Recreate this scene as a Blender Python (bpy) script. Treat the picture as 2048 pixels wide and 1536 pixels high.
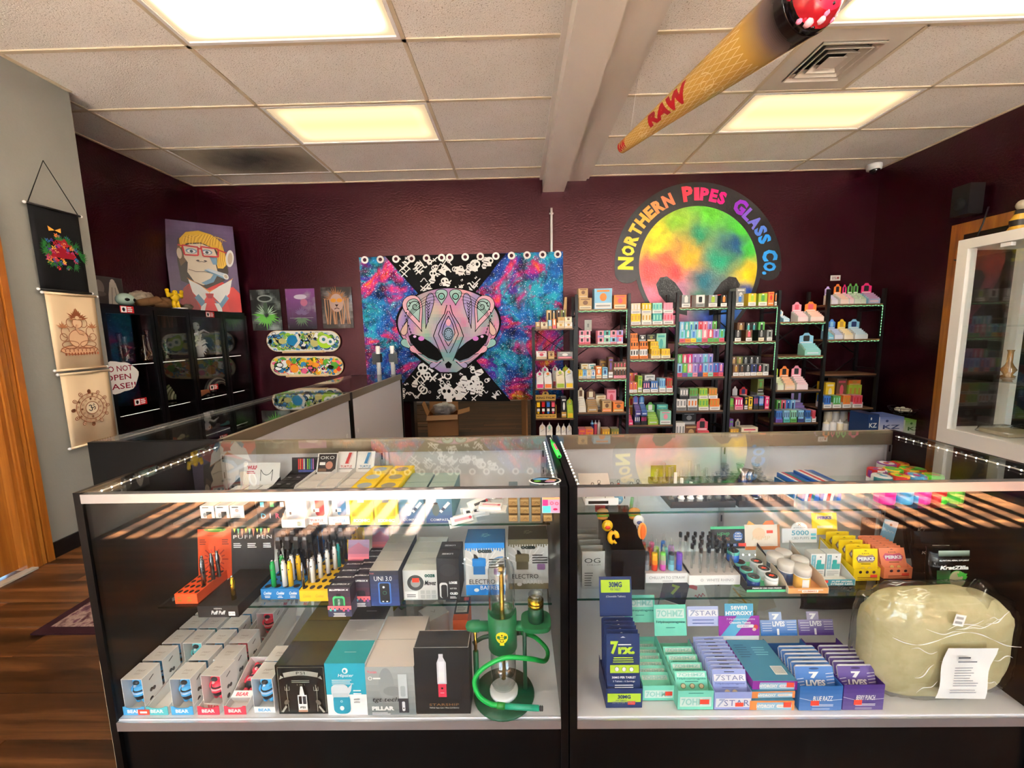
import bpy,bmesh,math,random
from mathutils import Matrix,Vector,Euler
random.seed(7)
for o in list(bpy.data.objects): bpy.data.objects.remove(o)
SC = bpy.context.scene
COL = SC.collection
PI = math.pi

# ------------------------------------------------------------------ camera (fitted to the photograph, pixels in 2048 x 1536)
CAM_H = 1.35
FPX,PITCH,YAW,ROLL = 815.85,0.126575,-0.014811,-0.019828
_cp,_sp,_cy,_sy,_cr,_sr = math.cos(PITCH),math.sin(PITCH),math.cos(YAW),math.sin(YAW),math.cos(ROLL),math.sin(ROLL)
FWD = Vector((_sy*_cp,_cy*_cp,-_sp)); _R = Vector((_cy,-_sy,0)); _U = _R.cross(FWD)
RGT = _cr*_R + _sr*_U; UPV = -_sr*_R + _cr*_U
cam_d = bpy.data.cameras.new('camera'); cam = bpy.data.objects.new('camera',cam_d); COL.objects.link(cam)
cam_d.sensor_fit = 'HORIZONTAL'; cam_d.sensor_width = 36.0; cam_d.lens = FPX/2048*36.0
cam_d.clip_start = 0.02; cam_d.clip_end = 200
cam.matrix_world = Matrix(((RGT.x,UPV.x,-FWD.x,0),(RGT.y,UPV.y,-FWD.y,0),(RGT.z,UPV.z,-FWD.z,CAM_H),(0,0,0,1)))
SC.camera = cam
def ray(px,py): return FWD + RGT*((px-1024)/FPX) - UPV*((py-768)/FPX)
def on_y(px,py,Y): r = ray(px,py); r = r*(Y/r.y); return Vector((r.x,Y,r.z+CAM_H))
def on_x(px,py,X): r = ray(px,py); r = r*(X/r.x); return Vector((X,r.y,r.z+CAM_H))
def on_z(px,py,Z): r = ray(px,py); r = r*((Z-CAM_H)/r.z); return Vector((r.x,r.y,Z))

# ------------------------------------------------------------------ world, sun, exposure
SC.view_settings.view_transform = 'Standard'; SC.view_settings.look = 'None'
SC.view_settings.gamma = 1.0; SC.view_settings.use_curve_mapping = False
SC.view_settings.exposure = 2.55
w = bpy.data.worlds.new('world'); SC.world = w; w.use_nodes = True
nt = w.node_tree; bg = nt.nodes['Background']
sky = nt.nodes.new('ShaderNodeTexSky'); sky.sky_type = 'HOSEK_WILKIE'; sky.turbidity = 3.0; sky.ground_albedo = 0.35
sky.sun_direction = Vector((0.03,-0.75,0.66)).normalized()
nt.links.new(sky.outputs[0],bg.inputs[0]); bg.inputs[1].default_value = 11.0
sun_d = bpy.data.lights.new('sun','SUN'); sun_d.energy = 85.0; sun_d.angle = 0.009; sun_d.color = (1.0,0.93,0.83)
sun = bpy.data.objects.new('sun',sun_d); COL.objects.link(sun); sun.location = (2,-9,8)
sun.rotation_euler = Vector((0.03,-0.75,0.66)).to_track_quat('Z','Y').to_euler()
SC.cycles.max_bounces = 10; SC.cycles.transparent_max_bounces = 40; SC.cycles.diffuse_bounces = 4
SC.cycles.glossy_bounces = 5; SC.cycles.sample_clamp_indirect = 6.0
SC.cycles.use_denoising = True

# ------------------------------------------------------------------ colour and material helpers
def lin(c):
    c = c/255.0
    return c/12.92 if c <= 0.04045 else ((c+0.055)/1.055)**2.4
def C(r,g=None,b=None):
    if isinstance(r,str): r,g,b = int(r[0:2],16),int(r[2:4],16),int(r[4:6],16)
    return (lin(r),lin(g),lin(b),1.0)
MATS = {}
def mat(name,col=None,rough=0.5,metal=0.0,emit=None,estr=0.0,coat=0.0,spec=0.5,sheen=0.0):
    m = bpy.data.materials.new(name); m.use_nodes = True
    p = m.node_tree.nodes['Principled BSDF']
    if col is not None: p.inputs['Base Color'].default_value = col
    p.inputs['Roughness'].default_value = rough; p.inputs['Metallic'].default_value = metal
    p.inputs['Specular IOR Level'].default_value = spec
    if coat: p.inputs['Coat Weight'].default_value = coat; p.inputs['Coat Roughness'].default_value = 0.05
    if emit is not None: p.inputs['Emission Color'].default_value = emit; p.inputs['Emission Strength'].default_value = estr
    MATS[name] = m; return m
def P(m): return m.node_tree.nodes['Principled BSDF']
def vcol_mat(name,rough,metal=0.0,coat=0.0,spec=0.5):
    m = mat(name,(1,1,1,1),rough,metal,coat=coat,spec=spec)
    a = m.node_tree.nodes.new('ShaderNodeAttribute'); a.attribute_name = 'Col'
    m.node_tree.links.new(a.outputs['Color'],P(m).inputs['Base Color']); return m
vcol_mat('card',0.55); vcol_mat('gloss',0.18); vcol_mat('matte',0.9,spec=0.2); vcol_mat('metal',0.25,1.0); vcol_mat('satin',0.38)
def nn(m,t,**kw):
    n = m.node_tree.nodes.new(t)
    for k,v in kw.items(): setattr(n,k,v)
    return n
def lk(m,a,b): m.node_tree.links.new(a,b)
def ramp(m,fac,stops,interp='LINEAR'):
    r = nn(m,'ShaderNodeValToRGB'); r.color_ramp.interpolation = interp
    e = r.color_ramp.elements
    while len(e) > 1: e.remove(e[-1])
    e[0].position,e[0].color = stops[0]
    for p_,c_ in stops[1:]:
        x = e.new(p_); x.color = c_
    lk(m,fac,r.inputs['Fac']); return r
def coords(m,kind='Object',scale=(1,1,1),rot=(0,0,0)):
    t = nn(m,'ShaderNodeTexCoord'); mp = nn(m,'ShaderNodeMapping')
    mp.inputs['Scale'].default_value = scale; mp.inputs['Rotation'].default_value = rot
    lk(m,t.outputs[kind],mp.inputs['Vector']); return mp.outputs[0]
def noise(m,vec,scale,detail=4,rough=0.55,dist=0.0):
    n = nn(m,'ShaderNodeTexNoise'); n.inputs['Scale'].default_value = scale; n.inputs['Detail'].default_value = detail
    n.inputs['Roughness'].default_value = rough; n.inputs['Distortion'].default_value = dist
    if vec is not None: lk(m,vec,n.inputs['Vector'])
    return n
def bump(m,h,strength,dist=0.01):
    b = nn(m,'ShaderNodeBump'); b.inputs['Strength'].default_value = strength; b.inputs['Distance'].default_value = dist
    lk(m,h,b.inputs['Height']); lk(m,b.outputs[0],P(m).inputs['Normal']); return b

def wall_paint(name,col,rough,bs):
    m = mat(name,col,rough); v = coords(m,'Object')
    n = noise(m,v,55,5,0.6); n2 = noise(m,v,1.3,3)
    mx = nn(m,'ShaderNodeMix',data_type='RGBA',blend_type='MULTIPLY'); mx.inputs[0].default_value = 0.35
    mx.inputs[6].default_value = col; r = ramp(m,n2.outputs[0],[(0.3,(0.75,0.75,0.75,1)),(0.7,(1.15,1.15,1.15,1))])
    lk(m,r.outputs[0],mx.inputs[7]); lk(m,mx.outputs[2],P(m).inputs['Base Color'])
    bump(m,n.outputs[0],bs,0.004); return m
wall_paint('maroon',C(29,2,10),0.27,0.6); P(MATS['maroon']).inputs['Specular IOR Level'].default_value = .75; P(MATS['maroon']).inputs['Specular Tint'].default_value = (1.0,.42,.46,1)
wall_paint('grey_paint',C(150,150,142),0.6,0.25)
wall_paint('cream_paint',C(205,196,180),0.6,0.2)
def tile_mat():
    m = mat('ceiling_tile',C(240,237,230),0.9,spec=0.2); v = coords(m,'Object')
    n = noise(m,v,130,2,0.6,0.4); n2 = noise(m,v,3,4)
    r = ramp(m,n.outputs[0],[(0.33,C(176,168,152)),(0.40,C(240,237,230))])
    mx = nn(m,'ShaderNodeMix',data_type='RGBA',blend_type='MULTIPLY'); mx.inputs[0].default_value = 0.5
    r2 = ramp(m,n2.outputs[0],[(0.3,(0.86,0.85,0.82,1)),(0.65,(1,1,1,1))])
    lk(m,r.outputs[0],mx.inputs[6]); lk(m,r2.outputs[0],mx.inputs[7]); lk(m,mx.outputs[2],P(m).inputs['Base Color'])
    bump(m,n.outputs[0],0.5,0.006)
tile_mat()
def wood_mat(name,c1,c2,c3,rough,scale,axis='x',coat=0.0):
    m = mat(name,c2,rough,coat=coat)
    sc = {'x': (scale*0.12,scale*1.6,scale*1.6),'y': (scale*1.6,scale*0.12,scale*1.6),'z': (scale*1.6,scale*1.6,scale*0.12)}[axis]
    t = nn(m,'ShaderNodeTexCoord'); oi = nn(m,'ShaderNodeObjectInfo'); add = nn(m,'ShaderNodeVectorMath',operation='ADD')
    mp = nn(m,'ShaderNodeMapping'); mp.inputs['Scale'].default_value = sc
    ml = nn(m,'ShaderNodeVectorMath',operation='SCALE'); cmb = nn(m,'ShaderNodeCombineXYZ')
    for i in range(3): lk(m,oi.outputs['Random'],cmb.inputs[i])
    ml.inputs['Scale'].default_value = 37.0; lk(m,cmb.outputs[0],ml.inputs[0])
    lk(m,t.outputs['Object'],add.inputs[0]); lk(m,ml.outputs[0],add.inputs[1]); lk(m,add.outputs[0],mp.inputs['Vector'])
    n = noise(m,mp.outputs[0],2.2,8,0.62,0.9); n2 = noise(m,mp.outputs[0],9,5,0.7)
    r = ramp(m,n.outputs[0],[(0.32,c1),(0.5,c2),(0.68,c3)])
    mx = nn(m,'ShaderNodeMix',data_type='RGBA',blend_type='MULTIPLY'); mx.inputs[0].default_value = 0.6
    r2 = ramp(m,n2.outputs[0],[(0.35,(0.62,0.6,0.58,1)),(0.6,(1.05,1.05,1.05,1))])
    lk(m,r.outputs[0],mx.inputs[6]); lk(m,r2.outputs[0],mx.inputs[7])
    hv = nn(m,'ShaderNodeHueSaturation'); mr = nn(m,'ShaderNodeMapRange'); mr.inputs['To Min'].default_value = 0.72; mr.inputs['To Max'].default_value = 1.25
    lk(m,oi.outputs['Random'],mr.inputs[0]); lk(m,mr.outputs[0],hv.inputs['Value']); lk(m,mx.outputs[2],hv.inputs['Color'])
    lk(m,hv.outputs[0],P(m).inputs['Base Color']); bump(m,n2.outputs[0],0.15,0.003); return m
wood_mat('floor_wood',C(24,12,5),C(72,42,20),C(138,90,50),0.35,2.2,'x')
wood_mat('oak',C(140,78,24),C(180,108,36),C(206,140,60),0.35,2.0,'z',coat=0.3)
wood_mat('shelf_wood',C(84,58,38),C(116,82,54),C(140,104,72),0.5,3.0,'x')
mat('black_panel',C(6,6,7),0.28,spec=.22); mat('black_metal',C(16,17,19),0.45,0.3); mat('black_plastic',C(12,12,13),0.4)
mat('white_paint',C(228,226,220),0.45); mat('beam_paint',C(226,220,210),0.4); mat('white_door',C(226,227,230),0.42)
mat('rail',C(196,198,202),0.28,0.85); mat('rail_tan',C(150,140,118),0.35,0.55); mat('chrome',C(215,215,215),0.12,1.0); mat('steel',C(150,152,155),0.3,1.0)
mat('white_plastic',C(232,232,230),0.35); mat('deck_white',C(220,220,224),0.35); mat('tee_metal',C(206,192,164),0.5)
mat('gold',C(206,160,62),0.28,1.0)
def glass_mat(name,tint=(1,1,1,1),ior=1.5,rough=0.0,extra=0.0):
    m = bpy.data.materials.new(name); m.use_nodes = True; n = m.node_tree; n.nodes.clear()
    out = n.nodes.new('ShaderNodeOutputMaterial'); tr = n.nodes.new('ShaderNodeBsdfTransparent'); gl = n.nodes.new('ShaderNodeBsdfGlossy')
    mx = n.nodes.new('ShaderNodeMixShader'); lw = n.nodes.new('ShaderNodeLayerWeight'); lw.inputs[0].default_value = 0.5
    tr.inputs[0].default_value = tint; gl.inputs['Roughness'].default_value = rough
    f0 = ((ior-1)/(ior+1))**2+extra
    pw_ = n.nodes.new('ShaderNodeMath'); pw_.operation = 'POWER'; pw_.inputs[1].default_value = 5.0; n.links.new(lw.outputs['Facing'],pw_.inputs[0])
    ma = n.nodes.new('ShaderNodeMath'); ma.operation = 'MULTIPLY_ADD'; ma.use_clamp = True; ma.inputs[1].default_value = 1-f0; ma.inputs[2].default_value = f0
    n.links.new(pw_.outputs[0],ma.inputs[0]); fac = ma.outputs[0]
    n.links.new(fac,mx.inputs[0]); n.links.new(tr.outputs[0],mx.inputs[1]); n.links.new(gl.outputs[0],mx.inputs[2])
    n.links.new(mx.outputs[0],out.inputs[0]); MATS[name] = m; return m
glass_mat('glass',(0.985,0.995,0.99,1)); glass_mat('shelf_glass',(0.95,0.985,0.97,1)); glass_mat('clear_plastic',(0.96,0.96,0.95,1),1.4,0.03)
glass_mat('glass_edge',(0.25,0.55,0.47,1),1.5,0.1); glass_mat('pipe_glass',(0.88,0.91,0.91,1),1.55,0.02,0.10)
glass_mat('smoke_glass',(0.55,0.56,0.58,1),1.5); glass_mat('amber_film',(0.62,0.55,0.30,1),1.45,0.08); glass_mat('bag_film',(0.93,0.93,0.92,1),1.5,0.12,0.05)
def emis(name,col,s):
    m = bpy.data.materials.new(name); m.use_nodes = True; n = m.node_tree; n.nodes.clear()
    out = n.nodes.new('ShaderNodeOutputMaterial'); e = n.nodes.new('ShaderNodeEmission'); e.inputs[0].default_value = col; e.inputs[1].default_value = s
    n.links.new(e.outputs[0],out.inputs[0]); MATS[name] = m; return m
emis('led_white',C(255,246,232),4.0); emis('led_green',C(130,255,160),1.1)

# ------------------------------------------------------------------ mesh helpers
def put(o,parent=None,label=None,cat=None,group=None,kind=None):
    COL.objects.link(o)
    if parent is not None: o.parent = parent
    if label: o['label'] = label
    if cat: o['category'] = cat
    if group: o['group'] = group
    if kind: o['kind'] = kind
    return o
def thing(name,label,cat,loc=(0,0,0),rotz=0.0,group=None,rot=None):
    o = bpy.data.objects.new(name,None); o.empty_display_size = 0.02; o.location = loc
    o.rotation_euler = rot if rot else (0,0,rotz)
    return put(o,None,label,cat,group)
_TXT = {}
def text_mesh(s,bold=0.0,sp=1.0):
    k = (s,bold,sp)
    if k not in _TXT:
        cu = bpy.data.curves.new('t','FONT'); cu.body = s; cu.size = 1.0; cu.resolution_u = 2; cu.offset = bold; cu.space_character = sp
        ob = bpy.data.objects.new('t',cu); me = bpy.data.meshes.new_from_object(ob)
        v = [(p.co.x,p.co.y) for p in me.vertices]; f = [tuple(p.vertices) for p in me.polygons]
        bpy.data.objects.remove(ob); bpy.data.curves.remove(cu); bpy.data.meshes.remove(me)
        if not v: v = [(0,0),(1,0),(1,1)]; f = [(0,1,2)]
        x0 = min(a for a,b in v); x1 = max(a for a,b in v); y0 = min(b for a,b in v); y1 = max(b for a,b in v)
        _TXT[k] = (v,f,x0,x1,y0,y1)
    return _TXT[k]
class MB:
    def __init__(s,M=None): s.v = []; s.f = []; s.c = []; s.sm = []; s.M = M or Matrix.Identity(4)
    def add(s,vs,fs,col,smooth=False):
        n = len(s.v); s.v += [tuple(s.M @ Vector(p)) for p in vs]
        for i,f in enumerate(fs):
            s.f.append(tuple(n+k for k in f)); s.c.append(col[i] if isinstance(col,list) else col); s.sm.append(smooth)
    def box(s,x0,x1,y0,y1,z0,z1,col=(.8,.8,.8,1),front=None,top=None,side=None,back=None):
        v = [(x0,y0,z0),(x1,y0,z0),(x1,y1,z0),(x0,y1,z0),(x0,y0,z1),(x1,y0,z1),(x1,y1,z1),(x0,y1,z1)]
        f = [(0,3,2,1),(4,5,6,7),(0,1,5,4),(1,2,6,5),(2,3,7,6),(3,0,4,7)]
        c = [col,top or col,front or col,side or col,back or col,side or col]
        s.add(v,f,c); return s
    def poly(s,pts,col): s.add(pts,[tuple(range(len(pts)))],col); return s
    def quadstrip(s,a,b,col,smooth=False):
        n = len(a); s.add(list(a)+list(b),[(i,i+1,n+i+1,n+i) for i in range(n-1)],col,smooth); return s
    def prism(s,pts,z0,z1,col,side=None,axis='z'):
        n = len(pts)
        def q(p,h): return {'z': (p[0],p[1],h),'y': (p[0],h,p[1]),'x': (h,p[0],p[1])}[axis]
        v = [q(p,z0) for p in pts]+[q(p,z1) for p in pts]
        f = [tuple(range(n))[::-1],tuple(range(n,2*n))]+[(i,(i+1) % n,n+(i+1) % n,n+i) for i in range(n)]
        s.add(v,f,[col,col]+[side or col]*n); return s
    def lathe(s,prof,col,n=20,c=(0,0,0),axis='z',smooth=True):
        vs = []; fs = []; cols = []
        for (r,z) in prof:
            for i in range(n):
                a = 2*PI*i/n; x,y = r*math.cos(a),r*math.sin(a)
                p = {'z': (x,y,z),'y': (x,z,y),'x': (z,x,y)}[axis]; vs.append((p[0]+c[0],p[1]+c[1],p[2]+c[2]))
        for j in range(len(prof)-1):
            for i in range(n):
                fs.append((j*n+i,j*n+(i+1) % n,(j+1)*n+(i+1) % n,(j+1)*n+i)); cols.append(col[j] if isinstance(col,list) else col)
        cc = col if not isinstance(col,list) else None
        if prof[0][0] > 1e-6: fs.append(tuple(range(n))[::-1]); cols.append(cc or col[0])
        if prof[-1][0] > 1e-6: fs.append(tuple(range((len(prof)-1)*n,len(prof)*n))); cols.append(cc or col[-1])
        s.add(vs,fs,cols,smooth); return s
    def tube(s,pts,r,col,n=8,smooth=True):
        pts = [Vector(p) for p in pts]; vs = []; fs = []; up = None
        for i,p in enumerate(pts):
            d = (pts[min(i+1,len(pts)-1)]-pts[max(i-1,0)]).normalized()
            if up is None: up = Vector((0,0,1)) if abs(d.z) < .9 else Vector((1,0,0))
            a = d.cross(up)
            if a.length < 1e-5: a = d.cross(Vector((0.3,1,0.2)))
            a.normalize(); b = d.cross(a).normalized(); up = -b if False else up
            rr = r[i] if isinstance(r,(list,tuple)) else r
            for k in range(n):
                t = 2*PI*k/n; vs.append(tuple(p+a*(rr*math.cos(t))+b*(rr*math.sin(t))))
        for i in range(len(pts)-1):
            for k in range(n): fs.append((i*n+k,i*n+(k+1) % n,(i+1)*n+(k+1) % n,(i+1)*n+k))
        fs.append(tuple(range(n))[::-1]); fs.append(tuple(range((len(pts)-1)*n,len(pts)*n)))
        s.add(vs,fs,col,smooth); return s
    def ball(s,c,r,col,n=12,m=8,sq=(1,1,1)):
        vs = []; fs = []
        for j in range(1,m):
            t = PI*j/m
            for i in range(n):
                a = 2*PI*i/n; vs.append((c[0]+r*sq[0]*math.sin(t)*math.cos(a),c[1]+r*sq[1]*math.sin(t)*math.sin(a),c[2]+r*sq[2]*math.cos(t)))
        T = len(vs); vs += [(c[0],c[1],c[2]+r*sq[2]),(c[0],c[1],c[2]-r*sq[2])]
        for j in range(m-2):
            for i in range(n): fs.append((j*n+i,(j+1)*n+i,(j+1)*n+(i+1) % n,j*n+(i+1) % n))
        for i in range(n): fs.append((T,i,(i+1) % n)); fs.append((T+1,(m-2)*n+(i+1) % n,(m-2)*n+i))
        s.add(vs,fs,col,True); return s
    def mesh(s,name):
        me = bpy.data.meshes.new(name); me.from_pydata(s.v,[],s.f)
        at = me.color_attributes.new('Col','FLOAT_COLOR','CORNER')
        buf = []
        for f,c in zip(s.f,s.c): buf += list(c)*len(f)
        at.data.foreach_set('color',buf); me.polygons.foreach_set('use_smooth',s.sm); me.update(); return me
    def build(s,name,m='card',parent=None,loc=None,rotz=None,label=None,cat=None,group=None,kind=None,rot=None):
        me = s.mesh(name); me.materials.append(MATS[m] if isinstance(m,str) else m)
        o = bpy.data.objects.new(name,me)
        if loc is not None: o.location = loc
        if rotz is not None: o.rotation_euler = (0,0,rotz)
        if rot is not None: o.rotation_euler = rot
        return put(o,parent,label,cat,group,kind)
class Face:
    """flat print: 2-D shapes in metres on a plane given by origin, u, v; each call lies a hair above the last"""
    def __init__(s,mb,o,u,v,step=0.00025):
        s.mb = mb; s.o = Vector(o); s.u = Vector(u).normalized(); s.v = Vector(v).normalized(); s.n = s.u.cross(s.v); s.k = 1; s.step = step
    def p(s,a,b): q = s.o+s.u*a+s.v*b+s.n*(s.step*s.k); return tuple(q)
    def poly(s,pts,col): s.mb.add([s.p(*q) for q in pts],[tuple(range(len(pts)))],col); s.k += 1; return s
    def rect(s,a0,a1,b0,b1,col): return s.poly([(a0,b0),(a1,b0),(a1,b1),(a0,b1)],col)
    def grad(s,a0,a1,b0,b1,c0,c1,n=8):
        for i in range(n):
            t = (i+.5)/n; c = tuple(x+(y-x)*t for x,y in zip(c0,c1)); y0 = b0+(b1-b0)*i/n; y1 = b0+(b1-b0)*(i+1)/n
            s.mb.add([s.p(a0,y0),s.p(a1,y0),s.p(a1,y1),s.p(a0,y1)],[(0,1,2,3)],c)
        s.k += 1; return s
    def ell(s,a,b,ra,rb,col,n=20,rot=0.0):
        cr,sr = math.cos(rot),math.sin(rot)
        return s.poly([(a+ra*math.cos(2*PI*i/n)*cr-rb*math.sin(2*PI*i/n)*sr,b+ra*math.cos(2*PI*i/n)*sr+rb*math.sin(2*PI*i/n)*cr) for i in range(n)],col)
    def ring(s,a,b,r0,r1,col,n=24,asp=1.0,t0=0,t1=2*PI):
        A = [s.p(a+r0*math.cos(t0+(t1-t0)*i/n),b+asp*r0*math.sin(t0+(t1-t0)*i/n)) for i in range(n+1)]
        B = [s.p(a+r1*math.cos(t0+(t1-t0)*i/n),b+asp*r1*math.sin(t0+(t1-t0)*i/n)) for i in range(n+1)]
        s.mb.quadstrip(B,A,col); s.k += 1; return s
    def line(s,pts,w_,col):
        for i in range(len(pts)-1):
            (x0,y0),(x1,y1) = pts[i],pts[i+1]; L = math.hypot(x1-x0,y1-y0) or 1e-9; dx,dy = -(y1-y0)/L*w_/2,(x1-x0)/L*w_/2
            s.mb.add([s.p(x0+dx,y0+dy),s.p(x0-dx,y0-dy),s.p(x1-dx,y1-dy),s.p(x1+dx,y1+dy)],[(0,1,2,3)],col)
        s.k += 1; return s
    def rrect(s,a0,a1,b0,b1,r,col,n=4):
        pts = []
        for cx,cy,t in ((a1-r,b1-r,0),(a0+r,b1-r,PI/2),(a0+r,b0+r,PI),(a1-r,b0+r,1.5*PI)):
            for i in range(n+1): pts.append((cx+r*math.cos(t+PI/2*i/n),cy+r*math.sin(t+PI/2*i/n)))
        return s.poly(pts,col)
    def text(s,t,a,b,h,col,w_=None,align='c',bold=0.0,shear=0.0,sp=1.0,rot=0.0):
        """b is the middle height of the text; h its height; w_ its width if it must fit"""
        v,f,x0,x1,y0,y1 = text_mesh(t,bold,sp)
        sy = h/max(y1-y0,1e-6); sx = sy if w_ is None else w_/max(x1-x0,1e-6)
        W = (x1-x0)*sx; off = {'c': -W/2,'l': 0,'r': -W}[align]; cr,sr = math.cos(rot),math.sin(rot); pts = []
        for x,y in v:
            q = off+(x-x0)*sx+shear*(y-y0)*sy; r_ = (y-y0)*sy-h/2
            pts.append(s.p(a+q*cr-r_*sr,b+q*sr+r_*cr))
        s.mb.add(pts,f,col); s.k += 1; return s
    def lines(s,a0,a1,b1,n,pitch,th,col,seed=1,align='l'):
        """unreadably small print"""
        rr = random.Random(seed)
        for i in range(n):
            L = (a1-a0)*rr.uniform(.6,1); x = a0 if align == 'l' else (a0+a1)/2-L/2; y = b1-i*pitch
            s.mb.add([s.p(x,y-th),s.p(x+L,y-th),s.p(x+L,y),s.p(x,y)],[(0,1,2,3)],col)
        s.k += 1; return s
def front_face(mb,x0,z0,y): return Face(mb,(x0,y,z0),(1,0,0),(0,0,1))
def top_face(mb,x0,y0,z): return Face(mb,(x0,y0,z),(1,0,0),(0,1,0))
WHITE,BLACK = C(236,236,234),C(16,16,18)
def clone(o,loc=None,rotz=None,label=None,group=None,rot=None):
    r = o.copy(); COL.objects.link(r)
    if loc is not None: r.location = loc
    if rotz is not None: r.rotation_euler = (0,0,rotz)
    if rot is not None: r.rotation_euler = rot
    if label: r['label'] = label
    if group: r['group'] = group
    for ch in o.children:
        c = ch.copy(); COL.objects.link(c); c.parent = r
        for g in ch.children:
            d = g.copy(); COL.objects.link(d); d.parent = c
    return r
# ================================================================== THE ROOM
ZC,YB,XL,XR,XG,YG,YF = 2.98,4.60,-3.47,3.86,-2.93,2.88,-3.4
def struct(name,mb,m,parent=None,**k): return mb.build(name,m,parent,kind='structure' if parent is None else None,**k)
G = (.5,.5,.5,1)
# floor and back-room floor
fl = struct('floor',MB().box(XL-.1,XR+.1,YF-.1,8.2,-.06,-.004,G),'floor_wood')
pw,pl = 0.182,1.22
row = 0; y = -0.6
plank_mesh = None
def plank_me(L):
    b = MB(); e = .0018
    b.add([(0+e,0+e,0),(L-e,e,0),(L-e,pw-e,0),(e,pw-e,0),(0,0,-.004),(L,0,-.004),(L,pw,-.004),(0,pw,-.004)],
          [(0,1,2,3),(4,5,1,0),(5,6,2,1),(6,7,3,2),(7,4,0,3)],G)
    me = b.mesh('plank'); me.materials.append(MATS['floor_wood']); return me
PM = plank_me(pl-.003)
def planks(x_a,x_b,y_a,y_b):
    y = y_a; r = 0
    while y < y_b:
        x = x_a-((r*0.43) % 1.0)*pl*0.9
        while x < x_b:
            if x >= x_a-pl:
                o = bpy.data.objects.new('plank',PM); o.location = (x,y,0); put(o,fl)
            x += pl
        y += pw; r += 1
planks(-2.2,-0.9,0.3,2.86)
planks(-1.1,0.3,4.75,7.9)
# walls
DX0,DX1,DZ = -1.22,0.16,2.05      # doorway behind the tapestry
wb = MB().box(XL,DX0,YB,YB+.12,0,ZC+.15,G).box(DX1,XR,YB,YB+.12,0,ZC+.15,G).box(DX0,DX1,YB,YB+.12,DZ,ZC+.15,G)
struct('wall_back',wb,'maroon')
struct('wall_left',MB().box(XL-.1,XL,YG-.1,YB+.12,0,ZC+.15,G),'maroon')
struct('wall_right',MB().box(XR,XR+.1,YF,YB+.12,0,ZC+.15,G),'maroon')
# grey partition with the door opening
DY0,DY1,DH = 1.32,2.25,2.04
wg = MB().box(XG-.14,XG,YF,DY0,0,ZC+.15,G).box(XG-.14,XG,DY1,YG,0,ZC+.15,G).box(XG-.14,XG,DY0,DY1,DH,ZC+.15,G)
wg.box(XL-.1,XG-.14,YG-.14,YG,0,ZC+.15,G)
struct('wall_side_partition',wg,'grey_paint')
# storefront wall behind the viewer: low wall, header, mullions, panes
wf = MB().box(XG-.14,XR+.1,YF-.14,YF,0,.45,G).box(XG-.14,XR+.1,YF-.14,YF,2.55,ZC+.15,G)
wf.box(-.55,1.85,YF-.14,YF,.45,2.55,G)
struct('wall_front',wf,'cream_paint')
wx = [XG,-1.75,-.55,.65,1.85,3.05,XR]
for wi,i in enumerate((0,1,4,5)):
    wn = struct('window_%d' % (wi+1),MB().box(wx[i],wx[i]+.05,YF-.09,YF-.03,.45,2.55,C(40,40,42)).box(wx[i+1]-.05,wx[i+1],YF-.09,YF-.03,.45,2.55,C(40,40,42))
                .box(wx[i],wx[i+1],YF-.09,YF-.03,.45,.50,C(40,40,42)).box(wx[i],wx[i+1],YF-.09,YF-.03,2.5,2.55,C(40,40,42)),'satin')
    MB().box(wx[i]+.05,wx[i+1]-.05,YF-.063,YF-.057,.5,2.5,G).build('pane','glass',wn)
    for k in range(int((wx[i+1]-wx[i]-.1)/.15)):
        xx = wx[i]+.1+k*.15
        MB().box(xx,xx+.07,YF-.02,YF-.015,.55,2.5,C(225,220,205)).build('slat','matte',wn)
struct('ground_outside',MB().box(-30,30,-40,YF-.14,-.12,-.02,C(214,212,206)),'matte')
# back room
struct('wall_back_room',MB().box(-2.6,1.6,8.0,8.1,0,2.6,G).box(-2.7,-2.6,YB+.12,8.1,0,2.6,G).box(1.6,1.7,YB+.12,8.1,0,2.6,G),'cream_paint')
struct('ceiling_back_room',MB().box(-2.7,1.7,YB+.12,8.1,2.6,2.7,G),'cream_paint')
struct('trim_1',MB().box(DX0-.02,DX0+.02,YB-.004,YB+.13,0,DZ,C(20,18,18)).box(DX1-.02,DX1+.02,YB-.004,YB+.13,0,DZ,C(20,18,18)),'satin')
t = thing('ceiling_light','added unseen fill light in the back room beyond the tapestry doorway','ceiling light',(-.5,5.9,2.598))  # lamp added out of sight to brighten the floor beyond the doorway
MB().box(-.6,.6,-.3,.3,-.05,0,WHITE).build('housing','satin',t)
emis('back_room_fill',C(255,240,214),2.2)
MB().box(-.57,.57,-.27,.27,-.056,-.05,WHITE).build('diffuser','back_room_fill',t)
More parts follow.
